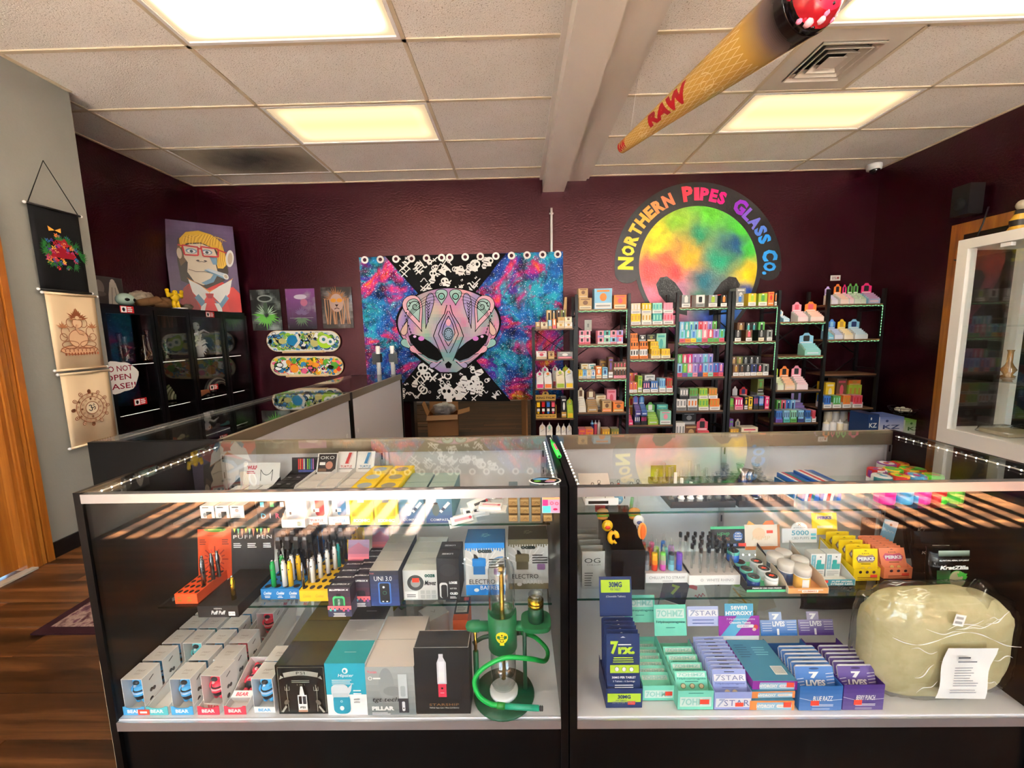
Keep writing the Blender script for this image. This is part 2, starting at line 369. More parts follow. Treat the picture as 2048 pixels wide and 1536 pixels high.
# ceiling: slab, tiles, tees
cl = struct('ceiling',MB().box(XL-.1,XR+.1,YF-.1,YB+.12,ZC+.10,ZC+.2,G),'cream_paint')
GX = [-3.04,-1.8214,-.6024]; GX2 = [1.6849,2.9039]
BX0,BX1,BX2 = .30,.53,.765
GY = [3.1066+.6096*k for k in range(-11,3)]
LIGHTS = [(-1.8214,1),(1.6849,1)]
xs_l = [XL]+GX+[BX0]; xs_r = [BX2]+GX2+[XR]
ys = [YF]+[g for g in GY if g > YF+.1]+[YB]
tile_cache = {}
light_cells = []
for xs in (xs_l,xs_r):
    for i in range(len(xs)-1):
        for j in range(len(ys)-1):
            x0,x1,y0,y1 = xs[i]+.012,xs[i+1]-.012,ys[j]+.012,ys[j+1]-.012
            is_light = abs(xs[i]+1.8214) < .01 or abs(xs[i]-1.6849) < .01
            rowk = round((ys[j]-3.1066)/.6096)
            if is_light and rowk % 2 == 0 and rowk >= -10 and ys[j+1] < YB-.05: light_cells.append((x0,x1,y0,y1,rowk)); continue
            if abs(xs[i]+3.04) < .01 and rowk == 1: continue        # return air grille
            if abs(xs[i]-1.6849) < .01 and rowk == -1:               # vent panel takes the first half of this bay
                x0 = 1.6849+.6096+.012
            k = (round(x1-x0,3),round(y1-y0,3))
            if k not in tile_cache:
                b = MB(); a,c = k; e = .004
                b.add([(0,0,.0),(a,0,0),(a,c,0),(0,c,0),(0,0,.015),(a,0,.015),(a,c,.015),(0,c,.015)],
                      [(0,3,2,1),(0,1,5,4),(1,2,6,5),(2,3,7,6),(3,0,4,7)],G)
                me = b.mesh('ceiling_tile'); me.materials.append(MATS['ceiling_tile']); tile_cache[k] = me
            o = bpy.data.objects.new('ceiling_tile',tile_cache[k]); o.location = (x0,y0,ZC+.004); put(o,cl)
tee = lambda x0,x1,y0,y1: MB().box(x0,x1,y0,y1,ZC-.003,ZC+.03,G).build('grid_tee','tee_metal',cl)
for x in GX: tee(x-.012,x+.012,YF,YB)
for x in GX2: tee(x-.012,x+.012,YF,YB)
for g in ys[1:-1]:
    tee(XL,BX0,g-.012,g+.012); tee(BX2,XR,g-.012,g+.012)
tee(1.6849+.5976,1.6849+.6216,2.497,3.107)
MB().box(XL,XR,YB-.022,YB,ZC-.004,ZC+.03,G).build('wall_angle','tee_metal',cl)
MB().box(XL,XL+.022,YG,YB,ZC-.004,ZC+.03,G).build('wall_angle','tee_metal',cl)
MB().box(XR-.022,XR,YF,YB,ZC-.004,ZC+.03,G).build('wall_angle','tee_metal',cl)
MB().box(XG,XG+.022,YF,YG,ZC-.004,ZC+.03,G).build('wall_angle','tee_metal',cl)
# beam with its side board
bm_ = struct('ceiling_beam',MB().box(BX0,BX1,YF,YB,2.83,ZC+.02,G),'beam_paint')
MB().box(BX1,BX2,YF,YB,2.935,ZC+.02,G).build('side_board','beam_paint',bm_)
MB().box(BX0-.03,BX0,YF,YB,2.955,ZC+.02,G).build('cover_strip','beam_paint',bm_)
MB().box(BX2,BX2+.03,YF,YB,2.955,ZC+.02,G).build('cover_strip','beam_paint',bm_)
# door in the grey wall with its wide casing
dr = struct('door_1',MB().box(XG-.10,XG-.055,DY0,DY1,.012,DH,G),'oak')
for z0,z1 in ((.12,.95),(1.1,1.95)):
    MB().box(XG-.056,XG-.050,DY0+.13,DY1-.13,z0,z1,G).build('door_panel','oak',dr)
MB().lathe([(.0,0),(.026,.0),(.03,.03),(.02,.05),(0,.055)],C(190,160,90),14,(XG-.055,DY0+.07,1.0),'x').build('door_knob','metal',dr)
cs = struct('trim_2',MB().box(XG,XG+.012,DY1,DY1+.11,0,DH+.11,G).box(XG,XG+.012,DY0-.11,DY0,0,DH+.11,G).box(XG,XG+.012,DY0,DY1,DH,DH+.11,G),'oak')
for d0,d1,t in ((.01,.035,.024),(.04,.06,.02),(.068,.1,.028)):
    MB().box(XG+.012,XG+t,DY1+d0,DY1+d1,0,DH+d1,G).box(XG+.012,XG+t,DY0-d1,DY0-d0,0,DH+d1,G).box(XG+.012,XG+t,DY0-d1,DY1+d1,DH+d0,DH+d1,G).build('moulding','oak',cs)
struct('trim_3',MB().box(XG-.14,XG,DY1-.02,DY1,0,DH,G).box(XG-.14,XG,DY0,DY0+.02,0,DH,G).box(XG-.14,XG,DY0,DY1,DH-.02,DH,G),'oak')
struct('baseboard_partition',MB().box(XG,XG+.012,DY1+.11,YG,0,.1,C(26,22,22)).box(XG-.14,XG+.012,YG,YG+.012,0,.1,C(26,22,22)),'satin')
struct('baseboard_back',MB().box(XL,DX0-.02,YB-.012,YB,0,.1,C(26,22,22)).box(DX1+.02,XR,YB-.012,YB,0,.1,C(26,22,22)),'satin')
struct('trim_4',MB().box(XG-.01,XG+.04,DY0,DY1,.0005,.012,C(190,182,168)),'satin')
# wood casing on the dark wall behind the white cabinet
t5 = struct('trim_5',MB().box(XR-.022,XR,3.68,3.78,0,2.10,G).box(XR-.022,XR,2.55,3.78,2.10,2.20,G).box(XR-.022,XR,2.55,2.65,0,2.10,G),'oak')
struct('door_2',MB().box(XR-.012,XR-.001,2.65,3.68,.01,2.10,C(40,26,20)),'satin')

# ------------------------------------------------------------------ ceiling lights
def diff_mat(name,col,s,edge):
    m = bpy.data.materials.new(name); m.use_nodes = True; n = m.node_tree; n.nodes.clear()
    out = n.nodes.new('ShaderNodeOutputMaterial'); e = n.nodes.new('ShaderNodeEmission')
    t = n.nodes.new('ShaderNodeTexCoord'); sx = n.nodes.new('ShaderNodeSeparateXYZ'); n.links.new(t.outputs['Object'],sx.inputs[0])
    w_ = n.nodes.new('ShaderNodeMath'); w_.operation = 'MULTIPLY'; w_.inputs[1].default_value = 2*PI*2/.586; n.links.new(sx.outputs[1],w_.inputs[0])
    cs_ = n.nodes.new('ShaderNodeMath'); cs_.operation = 'COSINE'; n.links.new(w_.outputs[0],cs_.inputs[0])
    mr = n.nodes.new('ShaderNodeMapRange'); mr.inputs['From Min'].default_value = -1; mr.inputs['From Max'].default_value = 1
    mr.inputs['To Min'].default_value = 1.0; mr.inputs['To Max'].default_value = 0.72; n.links.new(cs_.outputs[0],mr.inputs[0])
    ml = n.nodes.new('ShaderNodeMath'); ml.operation = 'MULTIPLY'; ml.inputs[1].default_value = s; n.links.new(mr.outputs[0],ml.inputs[0])
    ax_ = n.nodes.new('ShaderNodeMath'); ax_.operation = 'ABSOLUTE'; n.links.new(sx.outputs[0],ax_.inputs[0])
    ay_ = n.nodes.new('ShaderNodeMath'); ay_.operation = 'ABSOLUTE'; n.links.new(sx.outputs[1],ay_.inputs[0])
    rx = n.nodes.new('ShaderNodeMapRange'); rx.interpolation_type = 'SMOOTHSTEP'; rx.inputs['From Min'].default_value = .565; rx.inputs['From Max'].default_value = .44; n.links.new(ax_.outputs[0],rx.inputs[0])
    ry = n.nodes.new('ShaderNodeMapRange'); ry.interpolation_type = 'SMOOTHSTEP'; ry.inputs['From Min'].default_value = .275; ry.inputs['From Max'].default_value = .15; n.links.new(ay_.outputs[0],ry.inputs[0])
    mm = n.nodes.new('ShaderNodeMath'); mm.operation = 'MULTIPLY'; n.links.new(rx.outputs[0],mm.inputs[0]); n.links.new(ry.outputs[0],mm.inputs[1])
    m2 = n.nodes.new('ShaderNodeMath'); m2.operation = 'MULTIPLY_ADD'; m2.inputs[2].default_value = edge; n.links.new(mm.outputs[0],m2.inputs[0]); n.links.new(ml.outputs[0],m2.inputs[1])
    cm_ = n.nodes.new('ShaderNodeMix'); cm_.data_type = 'RGBA'; n.links.new(mm.outputs[0],cm_.inputs[0]); cm_.inputs[6].default_value = C(255,222,176); cm_.inputs[7].default_value = col
    n.links.new(cm_.outputs[2],e.inputs[0]); n.links.new(m2.outputs[0],e.inputs[1]); n.links.new(e.outputs[0],out.inputs[0]); MATS[name] = m
diff_mat('diffuser_white',C(255,244,226),2.3,.175); diff_mat('diffuser_warm',C(255,200,120),0.42,.15)
for x0,x1,y0,y1,rk in light_cells:
    far = rk == 0; side = 'beyond the beam over the hanging cone' if x0 > 0 else 'over the glass cases beside the stained grille'
    look = ('warm yellow' if far else 'bright white')
    wh = {0: 'near the back wall',-2: 'over the counter',-4: 'added unseen inside the counter front',-6: 'added unseen over middle shop floor',-8: 'added unseen, third before the windows',-10: 'added unseen, first by the windows'}.get(rk,'over the shop floor')  # rows nearer the windows are unseen, added to light the front
    col_ = 'in the hanging cone bay' if x0 > 0 else 'in the stained grille bay'
    gname = 'fluorescent ceiling lights' if rk in (0,-2) else 'added ceiling lights out of view'
    L = thing('ceiling_light',f'{look} fluorescent ceiling panel {wh} {col_}','ceiling light',((x0+x1)/2,(y0+y1)/2,ZC),0,gname)
    hx,hy = (x1-x0)/2,(y1-y0)/2
    MB().box(-hx,hx,-hy,-hy+.02,-.004,.05,WHITE).box(-hx,hx,hy-.02,hy,-.004,.05,WHITE).box(-hx,-hx+.02,-hy+.02,hy-.02,-.004,.05,WHITE).box(hx-.02,hx,-hy+.02,hy-.02,-.004,.05,WHITE).build('frame','satin',L)
    MB().box(-hx+.02,hx-.02,-hy+.02,hy-.02,.006,.010,WHITE).build('diffuser','diffuser_warm' if far else 'diffuser_white',L)
    MB().box(-hx,hx,-hy,hy,.05,.09,WHITE).build('housing','satin',L)

# air grille with stains and the square supply vent
def grille_mat():
    m = mat('stained_grille',C(170,160,140),0.7); v = coords(m,'Object'); n = noise(m,v,3.2,5,0.6)
    gr = nn(m,'ShaderNodeTexGradient',gradient_type='SPHERICAL'); lk(m,coords(m,'Object',(1.7,2.6,1)),gr.inputs[0])
    mu = nn(m,'ShaderNodeMath',operation='MULTIPLY'); lk(m,n.outputs[0],mu.inputs[0]); lk(m,gr.outputs[1],mu.inputs[1])
    r = ramp(m,mu.outputs[0],[(0.0,C(176,166,146)),(0.2,C(110,102,90)),(0.45,C(46,42,38))]); lk(m,r.outputs[0],P(m).inputs['Base Color'])
    vo = nn(m,'ShaderNodeTexVoronoi'); vo.inputs['Scale'].default_value = 160; lk(m,v,vo.inputs['Vector']); bump(m,vo.outputs[0],.8,.004)
grille_mat()
t = thing('air_grille','perforated return air panel in the ceiling stained black with dust','air grille',(-2.43,4.02,ZC))
MB().box(-.595,.595,-.29,.29,0,.006,G).build('perforated_panel','stained_grille',t)
MB().box(-.6,.6,-.295,-.28,-.004,.02,WHITE).box(-.6,.6,.28,.295,-.004,.02,WHITE).box(-.6,-.585,-.28,.28,-.004,.02,WHITE).box(.585,.6,-.28,.28,-.004,.02,WHITE).build('frame','satin',t)
t = thing('ceiling_vent','square metal air vent with stepped louvres in a pale ceiling panel','vent',(1.6849+.3048,2.802,ZC))
VW = C(208,200,186)
MB().box(-.29,.29,-.29,-.19,0,.01,VW).box(-.29,.29,.19,.29,0,.01,VW).box(-.29,-.19,-.19,.19,0,.01,VW).box(.19,.29,-.19,.19,0,.01,VW).build('panel','satin',t)
MB().box(-.19,.19,-.19,.19,.07,.075,C(30,28,26)).build('duct_plate','matte',t)
for k,s_ in enumerate((.19,.145,.10,.055)):
    b = MB(); i_ = s_-.03; z0,z1 = -.012+k*.002,.028
    O_ = [(-s_,-s_),(s_,-s_),(s_,s_),(-s_,s_)]; I_ = [(-i_,-i_),(i_,-i_),(i_,i_),(-i_,i_)]
    if k == 3: b.box(-s_,s_,-s_,s_,z0,z0+.004,VW)
    else:
        for q in range(4):
            r_ = (q+1) % 4
            b.add([(*O_[q],z0),(*O_[r_],z0),(*I_[r_],z1),(*I_[q],z1)],[(0,1,2,3)],VW)
            b.add([(*O_[q],z0),(*O_[r_],z0),(O_[r_][0]*.94,O_[r_][1]*.94,z0),(O_[q][0]*.94,O_[q][1]*.94,z0)],[(3,2,1,0)],VW)
    b.build('louver','satin',t)
# ================================================================== DISPLAY CASES (local: front faces -Y, x from 0 to W, y from 0 to D)
CW,CD,CH,DECK = 1.26,0.508,0.965,0.31
def strip_led(parent,pts,n,sz,m,cord_col,name='led_strip'):
    """a tape with little lamps along a path"""
    b = MB(); pts = [Vector(p) for p in pts]
    b.tube(pts,.0022,cord_col,4)
    st = b.build(name,'card',parent)
    tot = sum((pts[i+1]-pts[i]).length for i in range(len(pts)-1)); b = MB()
    for k in range(n):
        d = tot*(k+.5)/n
        for i in range(len(pts)-1):
            L = (pts[i+1]-pts[i]).length
            if d <= L: p = pts[i]+(pts[i+1]-pts[i])*(d/L); break
            d -= L
        b.ball(p,sz,WHITE,6,4)
    o = b.build('led_bulbs',m,st); o['kind'] = 'stuff'
    return st
def case(name,label,loc,rotz,W,shelves,goods=True):
    t = thing(name,label,'display case',loc,rotz)
    e = .02
    MB().box(e,W-e,.012,.03,0.0,DECK-.03,BLACK).build('kick_panel','black_panel',t)
    MB().box(0,e,0,CD,0,CH,BLACK).build('end_panel','black_panel',t)
    MB().box(W-e,W,0,CD,0,CH,BLACK).build('end_panel','black_panel',t)
    MB().box(e,W-e,.006,CD-.02,DECK-.03,DECK,WHITE).build('deck','deck_white',t)
    MB().box(e,W-e,-.002,.006,DECK-.03,DECK-.004,WHITE).build('deck_edge','rail',t)
    MB().box(e,W-e,-.002,.018,CH-.028,CH-.004,WHITE).build('top_rail','rail',t)
    MB().box(e,W-e,CD-.02,CD,CH-.05,CH,WHITE).build('back_rail','rail_tan',t)
    MB().box(e,W-e,.004,.009,DECK,CH-.028,WHITE).build('front_glass','glass',t)
    MB().box(e-.004,W-e+.004,.0,CD-.02,CH-.004,CH+.001,WHITE).build('top_glass','glass',t)
    for i,(a,b_,yy) in enumerate(((e,W/2+.02,CD-.012),(W/2-.02,W-e,CD-.004))):
        d = MB().box(a,b_,yy-.004,yy,DECK-.02,CH-.05,WHITE).build('sliding_door','white_door',t)
        MB().lathe([(0.0,0),(.016,.0),(.016,.002),(.012,.002),(0,.0008)],C(236,236,236),16,(a+.06 if i == 0 else b_-.06,yy,.68),'y').build('finger_pull','satin',d)
    MB().box(e,W-e,CD-.014,CD,.0,DECK-.02,BLACK).build('back_panel','black_panel',t)
    for x in (e+.012,W/2,W-e-.012):
        s_ = MB().box(x-.009,x+.009,CD-.026,CD-.018,DECK,CH-.05,G).build('slotted_standard','rail',t)
        b = MB()
        for k in range(9): b.box(x-.0025,x+.0025,CD-.0268,CD-.026,DECK+.06+k*.065,DECK+.085+k*.065,C(40,40,42))
        b.build('slots','matte',s_)['kind'] = 'stuff'
    for z,dep in shelves:
        sh = MB().box(e+.01,W-e-.01,CD-.03-dep,CD-.03,z-.006,z,WHITE).build('shelf','shelf_glass',t)
        MB().box(e+.01,W-e-.01,CD-.0312-dep,CD-.03-dep,z-.006,z,WHITE).build('polished_edge','glass_edge',sh)
        for x in (e+.012,W/2,W-e-.012):
            b = MB(); b.prism([(CD-.03,z-.006),(CD-.03,z-.05),(CD-.05,z-.05),(CD-.02-dep*.88,z-.016),(CD-.02-dep*.88,z-.006)],x-.002,x+.002,WHITE,axis='x')
            b.build('bracket','rail',sh)
    return t
front_shelves = [(.772,.28),(.54,.325)]
case_l = case('display_case','glass front display case holding the green water pipe',(-1.14,.982,0),0,CW,front_shelves)
case_r = case('display_case','glass front display case holding the bagged cushion',(.124,.982,0),0,CW,[(.803,.28),(.553,.325)])
case_b = case('display_case','low glass counter with white sliding doors touching the front counter',(-1.643,2.725,0),-PI/2,1.233,[(.75,.25)])
case_c = case('display_case','low glass counter with white sliding doors ending at the tapestry',(-1.643,3.96,0),-PI/2,1.233,[(.75,.25)])
# led tapes inside the cases
CORD = C(226,222,210)
for t_,W_ in ((case_l,CW),(case_r,CW)):
    strip_led(t_,[(.028,.03,CH-.012),(.028,CD-.04,CH-.014)],16,.0026,'led_white',CORD)
    strip_led(t_,[(W_-.028,CD-.04,CH-.014),(W_-.028,.03,CH-.012)],16,.0026,'led_white',CORD)
    strip_led(t_,[(.04,.026,CH-.022),(W_-.04,.026,CH-.022)],60,.0026,'led_white',CORD)
    strip_led(t_,[(.04,CD-.035,.50),(W_*.25,CD-.035,.494),(W_*.5,CD-.035,.502),(W_*.75,CD-.035,.494),(W_-.04,CD-.035,.50)],50,.003,'led_white',CORD)
for t_ in (case_b,case_c):
    strip_led(t_,[(.03,.03,CH-.012),(1.2,.03,CH-.012)],60,.0017,'led_white',CORD)
strip_led(case_b,[(.028,.03,CH-.01),(.028,CD-.04,CH-.01)],18,.0018,'led_white',CORD)

# ================================================================== BLACK RACKS ON THE BACK WALL
RY0,RY1 = 4.20,4.50          # shelf front and back
Z1 = [on_y(1205,y,RY0).z for y in (618,688,757,824.5)]
Z2 = [on_y(1305,y,RY0).z for y in (649,717,785,850)]
AX = [on_y(x,700,RY0).x for x in (1153,1257,1353,1454.5)]
BX = [on_y(x,700,RY0).x for x in (1462.5,1553,1650,1760)]
ZLOW = .12
def rack(name,label,xs,cols,top):
    t = thing(name,label,'shelf rack',(0,0,0))
    for x in xs:
        fr = MB().box(x-.014,x+.014,RY0-.004,RY0+.024,0,top,BLACK).build('front_post','black_metal',t)
        MB().box(x-.014,x+.014,RY1-.024,RY1+.004,0,top,BLACK).build('back_post','black_metal',t)
        for z in (.3,.9,1.5): MB().box(x-.008,x+.008,RY0+.02,RY1-.02,z-.008,z+.008,BLACK).build('side_rail','black_metal',t)
    for i,zs in enumerate(cols):
        for z in zs+[ZLOW]:
            sh = MB().box(xs[i]+.014,xs[i+1]-.014,RY0,RY1,z-.016,z,G).build('shelf','shelf_wood',t)
            MB().box(xs[i]+.014,xs[i+1]-.014,RY0+.006,RY0+.02,z-.034,z-.016,BLACK).build('shelf_bar','black_metal',sh)
        a,c = xs[i]+.014,xs[i+1]-.014
        for z0,z1 in ((.6,1.0),(1.05,1.42)):
            MB().tube([(a,RY1-.004,z0),(c,RY1-.004,z1)],.006,BLACK,6).build('cross_brace','black_metal',t)
            MB().tube([(a,RY1+.006,z1),(c,RY1+.006,z0)],.006,BLACK,6).build('cross_brace','black_metal',t)
    return t
rkA = rack('shelf_rack','triple width black metal rack with staggered wood shelves beside the outlet plate',AX,[Z1,Z2,Z1],on_y(1205,588,RY0).z)
rkB = rack('shelf_rack','triple width black metal rack with staggered wood shelves near the white bottles',BX,[Z1,Z2,Z1],on_y(1205,588,RY0).z)
LX = [on_y(x,700,RY0-.05).x for x in (1068,1149)]
ZL = [on_y(1110,y,RY0-.05).z for y in (657,718,777,837)]
tl = thing('corner_rack','narrow black rack crammed with rolling papers against the tapestry','shelf rack')
LY0,LY1 = RY0-.05,RY1-.05
for x in LX:
    for y_ in (LY0,LY1-.02): MB().box(x-.01,x+.01,y_,y_+.02,0,ZL[0]+.02,BLACK).build('post','black_metal',tl)
for z in ZL+[.12]: MB().box(LX[0],LX[1],LY0,LY1,z-.014,z,G).build('shelf','shelf_wood',tl)
b = MB(); b.tube([(LX[0],LY1-.01,ZL[1]),(LX[1],LY1-.01,ZL[0])],.004,BLACK,6); b.tube([(LX[0],LY1-.006,ZL[0]),(LX[1],LY1-.006,ZL[1])],.004,BLACK,6); b.build('cross_brace','black_metal',tl)
# green led tapes
def green(label,pts,n,grp='green led tapes on the racks'):
    t = thing('led_tape',label,'light strip',(0,0,0),0,grp)
    strip_led(t,pts,n,.0034,'led_green',C(190,220,190))
def wavy(x0,x1,y,z,n=14):
    return [(x0+(x1-x0)*i/n,y,z-(.004 if i % 2 else -.002)) for i in range(n+1)]
FY = RY0-.008
def shelf_led(xa,xb,z,drop=None,lab='',n=16):
    p = wavy(xa+.02,xb-.02,FY,z-.02)
    if drop: p += [(xb-.028,FY-.01,z-.03),(xb-.03,FY-.01,z-drop)]
    green(lab,p,n+(int(drop*42) if drop else 0))
shelf_led(AX[0],AX[1],Z1[0],.30,'green led tape under the top shelf of the first rack bay from the tapestry')
shelf_led(AX[0],AX[1],Z1[1],None,'green led tape under the second shelf of the first rack bay from the tapestry')
shelf_led(AX[0],AX[1],Z1[2],.30,'green led tape under the third shelf of the first rack bay from the tapestry')
for k,nm in ((0,'top'),(1,'second'),(2,'third')):
    shelf_led(AX[1],AX[2],Z2[k],None,f'green led tape under the {nm} shelf of the second rack bay from the tapestry')
for k,nm in ((0,'top'),(1,'second')):
    shelf_led(AX[2],AX[3],Z1[k],None,f'green led tape under the {nm} shelf of the third rack bay from the tapestry')
    shelf_led(BX[0],BX[1],Z1[k],.30,f'green led tape under the {nm} shelf of the fourth rack bay from the tapestry')
    shelf_led(BX[1],BX[2],Z2[k],None,f'green led tape under the {nm} shelf of the fifth rack bay from the tapestry')
shelf_led(BX[2],BX[3],Z1[0],.33,'bright green led tape framing the top shelf of the last rack bay')
shelf_led(BX[2],BX[3],Z1[1],None,'green led tape under the second shelf of the last rack bay')

# ================================================================== BLACK GLASS CABINET, LEFT WALL (front x=-3.0)
KX,KY0,KY1,KH = -3.0,2.93,4.52,1.615
kb = thing('glass_cabinet','tall black cabinet with glass doors full of glass pipes','cabinet',(KX,KY0,0))
D = .44; LY = KY1-KY0
MB().box(-D,0,0,LY,KH-.03,KH,BLACK).build('top','black_panel',kb)
MB().box(-D,0,0,LY,0,.08,BLACK).build('plinth','black_panel',kb)
MB().box(-D,-D+.015,0,LY,.08,KH-.03,BLACK).build('back','black_panel',kb)
MB().box(-D+.015,0,0,.02,.08,KH-.03,BLACK).build('side','black_panel',kb)
MB().box(-D+.015,0,LY-.02,LY,.08,KH-.03,BLACK).build('side','black_panel',kb)
MB().box(-D+.015,-.02,LY/2-.01,LY/2+.01,.08,KH-.03,BLACK).build('divider','black_panel',kb)
KZ = [1.17,.78,.42]
for z in KZ:
    s_ = MB().box(-D+.015,-.05,.02,LY-.02,z-.012,z,C(60,62,66)).build('shelf','smoke_glass',kb)
    strip_led(s_,[(-.06,.04,z-.018),(-.06,LY-.04,z-.018)],90,.002,'led_white',CORD)
strip_led(kb,[(-.08,.04,KH-.036),(-.08,LY-.04,KH-.036)],90,.002,'led_white',CORD)
ye = [.0,LY*.27,LY*.5,LY*.77,LY]
for i in range(4):
    d = MB().box(-.004,.018,ye[i]+.004,ye[i]+.034,.08,KH-.03,BLACK).box(-.004,.018,ye[i+1]-.034,ye[i+1]-.004,.08,KH-.03,BLACK).box(-.004,.018,ye[i]+.034,ye[i+1]-.034,.08,.12,BLACK).box(-.004,.018,ye[i]+.034,ye[i+1]-.034,KH-.07,KH-.03,BLACK).build('door','black_panel',kb)
    MB().box(.004,.008,ye[i]+.034,ye[i+1]-.034,.12,KH-.07,G).build('door_glass','glass',d)

# ================================================================== WHITE TALL GLASS CABINET ON THE RIGHT
WX,WY1,WH = 3.28,3.17,1.955
wk = thing('white_cabinet','tall white framed glass cabinet standing by the dark maroon wall','cabinet',(WX,1.95,0))
LW = WY1-1.95; WD = .5
MB().box(0,WD,0,LW,WH-.07,WH,WHITE).build('top','white_paint',wk)
MB().box(0,WD,0,LW,0,.55,WHITE).build('base','white_paint',wk)
for y_ in (0,LW-.07):
    for x_ in (0,WD-.07): MB().box(x_,x_+.07,y_,y_+.07,.55,WH-.07,WHITE).build('post','white_paint',wk)
MB().box(WD-.02,WD,.07,LW-.07,.55,WH-.07,C(20,22,22)).build('back','black_panel',wk)
for z in (.95,1.33): MB().box(.03,WD-.03,.02,LW-.02,z-.008,z,G).build('shelf','shelf_glass',wk)
MB().box(.012,.018,.03,LW/2+.03,.55,WH-.07,G).build('sliding_glass','glass',wk)
MB().box(.026,.032,LW/2-.03,LW-.06,.55,WH-.07,G).build('sliding_glass','glass',wk)
MB().box(.03,WD-.03,LW-.03,LW-.024,.55,WH-.07,G).build('end_glass','glass',wk)
MB().box(.03,WD-.03,.024,.03,.55,WH-.07,G).build('end_glass','glass',wk)
MB().box(.005,.034,LW/2+.02,LW/2+.045,.55,WH-.08,G).build('door_edge','chrome',wk)
MB().box(.004,.036,LW-.33,LW-.27,WH-.1,WH-.075,WHITE).build('door_guide','white_plastic',wk)
# ================================================================== THINGS ON THE WALLS AND CEILING
from mathutils import noise as MN
class PxFace(Face):
    """print laid out on a wall plane that the photograph's pixels are turned into; a = px, b = -py"""
    def __init__(s,mb,f,n,step=0.0005): s.mb = mb; s.f = f; s.n = Vector(n); s.k = 1; s.step = step
    def p(s,a,b): return tuple(s.f(a,-b)+s.n*(s.step*s.k))
def fill(face,ys_,lf,rf,nx,cf):
    """colour-mapped sheet between a left and a right outline"""
    for i in range(len(ys_)-1):
        y0,y1 = ys_[i],ys_[i+1]
        for j in range(nx):
            q = []
            for (yy,t) in ((y0,j/nx),(y0,(j+1)/nx),(y1,(j+1)/nx),(y1,j/nx)):
                l,r = lf(yy),rf(yy); q.append((l+(r-l)*t,yy))
            cx = sum(a for a,b in q)/4; cy = sum(b for a,b in q)/4
            face.mb.add([face.p(*a) for a in q],[(0,1,2,3)],cf(cx,cy))
    face.k += 1
def mixc(a,b,t): t = max(0,min(1,t)); return tuple(x+(y-x)*t for x,y in zip(a,b))
def N3(x,y,s,sd=0.0): return MN.noise(Vector((x*s,y*s,sd)))
def fbm(x,y,s,sd=0.0): return MN.fractal(Vector((x*s,y*s,sd)),1.0,2.0,5)

# ------------------------------------------------------------------ tapestry
def galaxy():
    m = mat('galaxy_print',(0,0,1,1),0.75,spec=0.2); v = coords(m,'Object')
    n1 = noise(m,v,1.9,8,0.6,0.7); n2 = noise(m,coords(m,'Object',(1,1,1),(.4,1.2,.3)),2.6,8,0.62,1.0); n3 = noise(m,v,7,8,0.7,.5)
    r1 = ramp(m,n1.outputs[0],[(.28,C(14,12,30)),(.40,C(26,50,140)),(.48,C(30,110,190)),(.55,C(40,170,190)),(.60,C(60,60,170)),(.68,C(120,40,150)),(.78,C(20,16,40))])
    r2 = ramp(m,n2.outputs[0],[(.46,(0,0,0,1)),(.55,C(190,30,130)),(.62,C(225,80,60)),(.68,C(235,190,60)),(.75,C(40,120,60))])
    r2f = ramp(m,n2.outputs[0],[(.47,(0,0,0,1)),(.56,(1,1,1,1))])
    mx = nn(m,'ShaderNodeMix',data_type='RGBA'); lk(m,r2f.outputs[0],mx.inputs[0]); lk(m,r1.outputs[0],mx.inputs[6]); lk(m,r2.outputs[0],mx.inputs[7])
    dk = nn(m,'ShaderNodeMix',data_type='RGBA',blend_type='MULTIPLY'); dk.inputs[0].default_value = .85
    r3 = ramp(m,n3.outputs[0],[(.38,C(30,20,40)),(.55,(1,1,1,1))]); lk(m,mx.outputs[2],dk.inputs[6]); lk(m,r3.outputs[0],dk.inputs[7])
    last = dk.outputs[2]
    for sc,th in ((26,.16),(60,.22),(9,.09)):
        vo = nn(m,'ShaderNodeTexVoronoi'); vo.inputs['Scale'].default_value = sc; lk(m,v,vo.inputs['Vector'])
        st = ramp(m,vo.outputs['Distance'],[(th*.45,(1,1,1,1)),(th,(0,0,0,1))])
        ad = nn(m,'ShaderNodeMix',data_type='RGBA',blend_type='ADD'); ad.inputs[0].default_value = .8
        lk(m,last,ad.inputs[6]); lk(m,st.outputs[0],ad.inputs[7]); last = ad.outputs[2]
    lk(m,last,P(m).inputs['Base Color'])
galaxy()
TY = 4.545
tp = thing('tapestry','galaxy print curtain tapestry with a big patterned alien head','tapestry',(0,TY,0))
tapp = lambda px,py: on_y(px,py,TY)-Vector((0,TY,0))
def fold(x): return .016*math.sin((x+1.75)*26)*max(0,1-(x+1.75)/.5) + .006*math.sin((x+.2)*9)
def sheet(xa,xb,n=40):
    b = MB(); m_ = 24
    pts = [[None]*(n+1) for _ in range(m_+1)]
    for j in range(m_+1):
        for i in range(n+1):
            px = xa+(xb-xa)*i/n; t = j/m_
            tx = (px-718)/(1126-718); top = 515-12*tx; bot = 803-5*tx
            pxx = px+(738-718)*t*(1-tx)+(1127-1126)*t*tx
            p = tapp(pxx,top+(bot-top)*t); pts[j][i] = (p.x,-fold(p.x)*(.3+.7*t)+.0,p.z)
    vs = [p for r_ in pts for p in r_]
    b.add(vs,[(j*(n+1)+i,j*(n+1)+i+1,(j+1)*(n+1)+i+1,(j+1)*(n+1)+i) for j in range(m_) for i in range(n)],G,True)
    o = b.build('panel','galaxy_print',tp)
    md = o.modifiers.new('thick','SOLIDIFY'); md.thickness = .002
sheet(718,893.5); sheet(894.5,1126)
gx_ = [731,762,793,824,854,884,900,931,961,992,1023,1054,1085,1115]
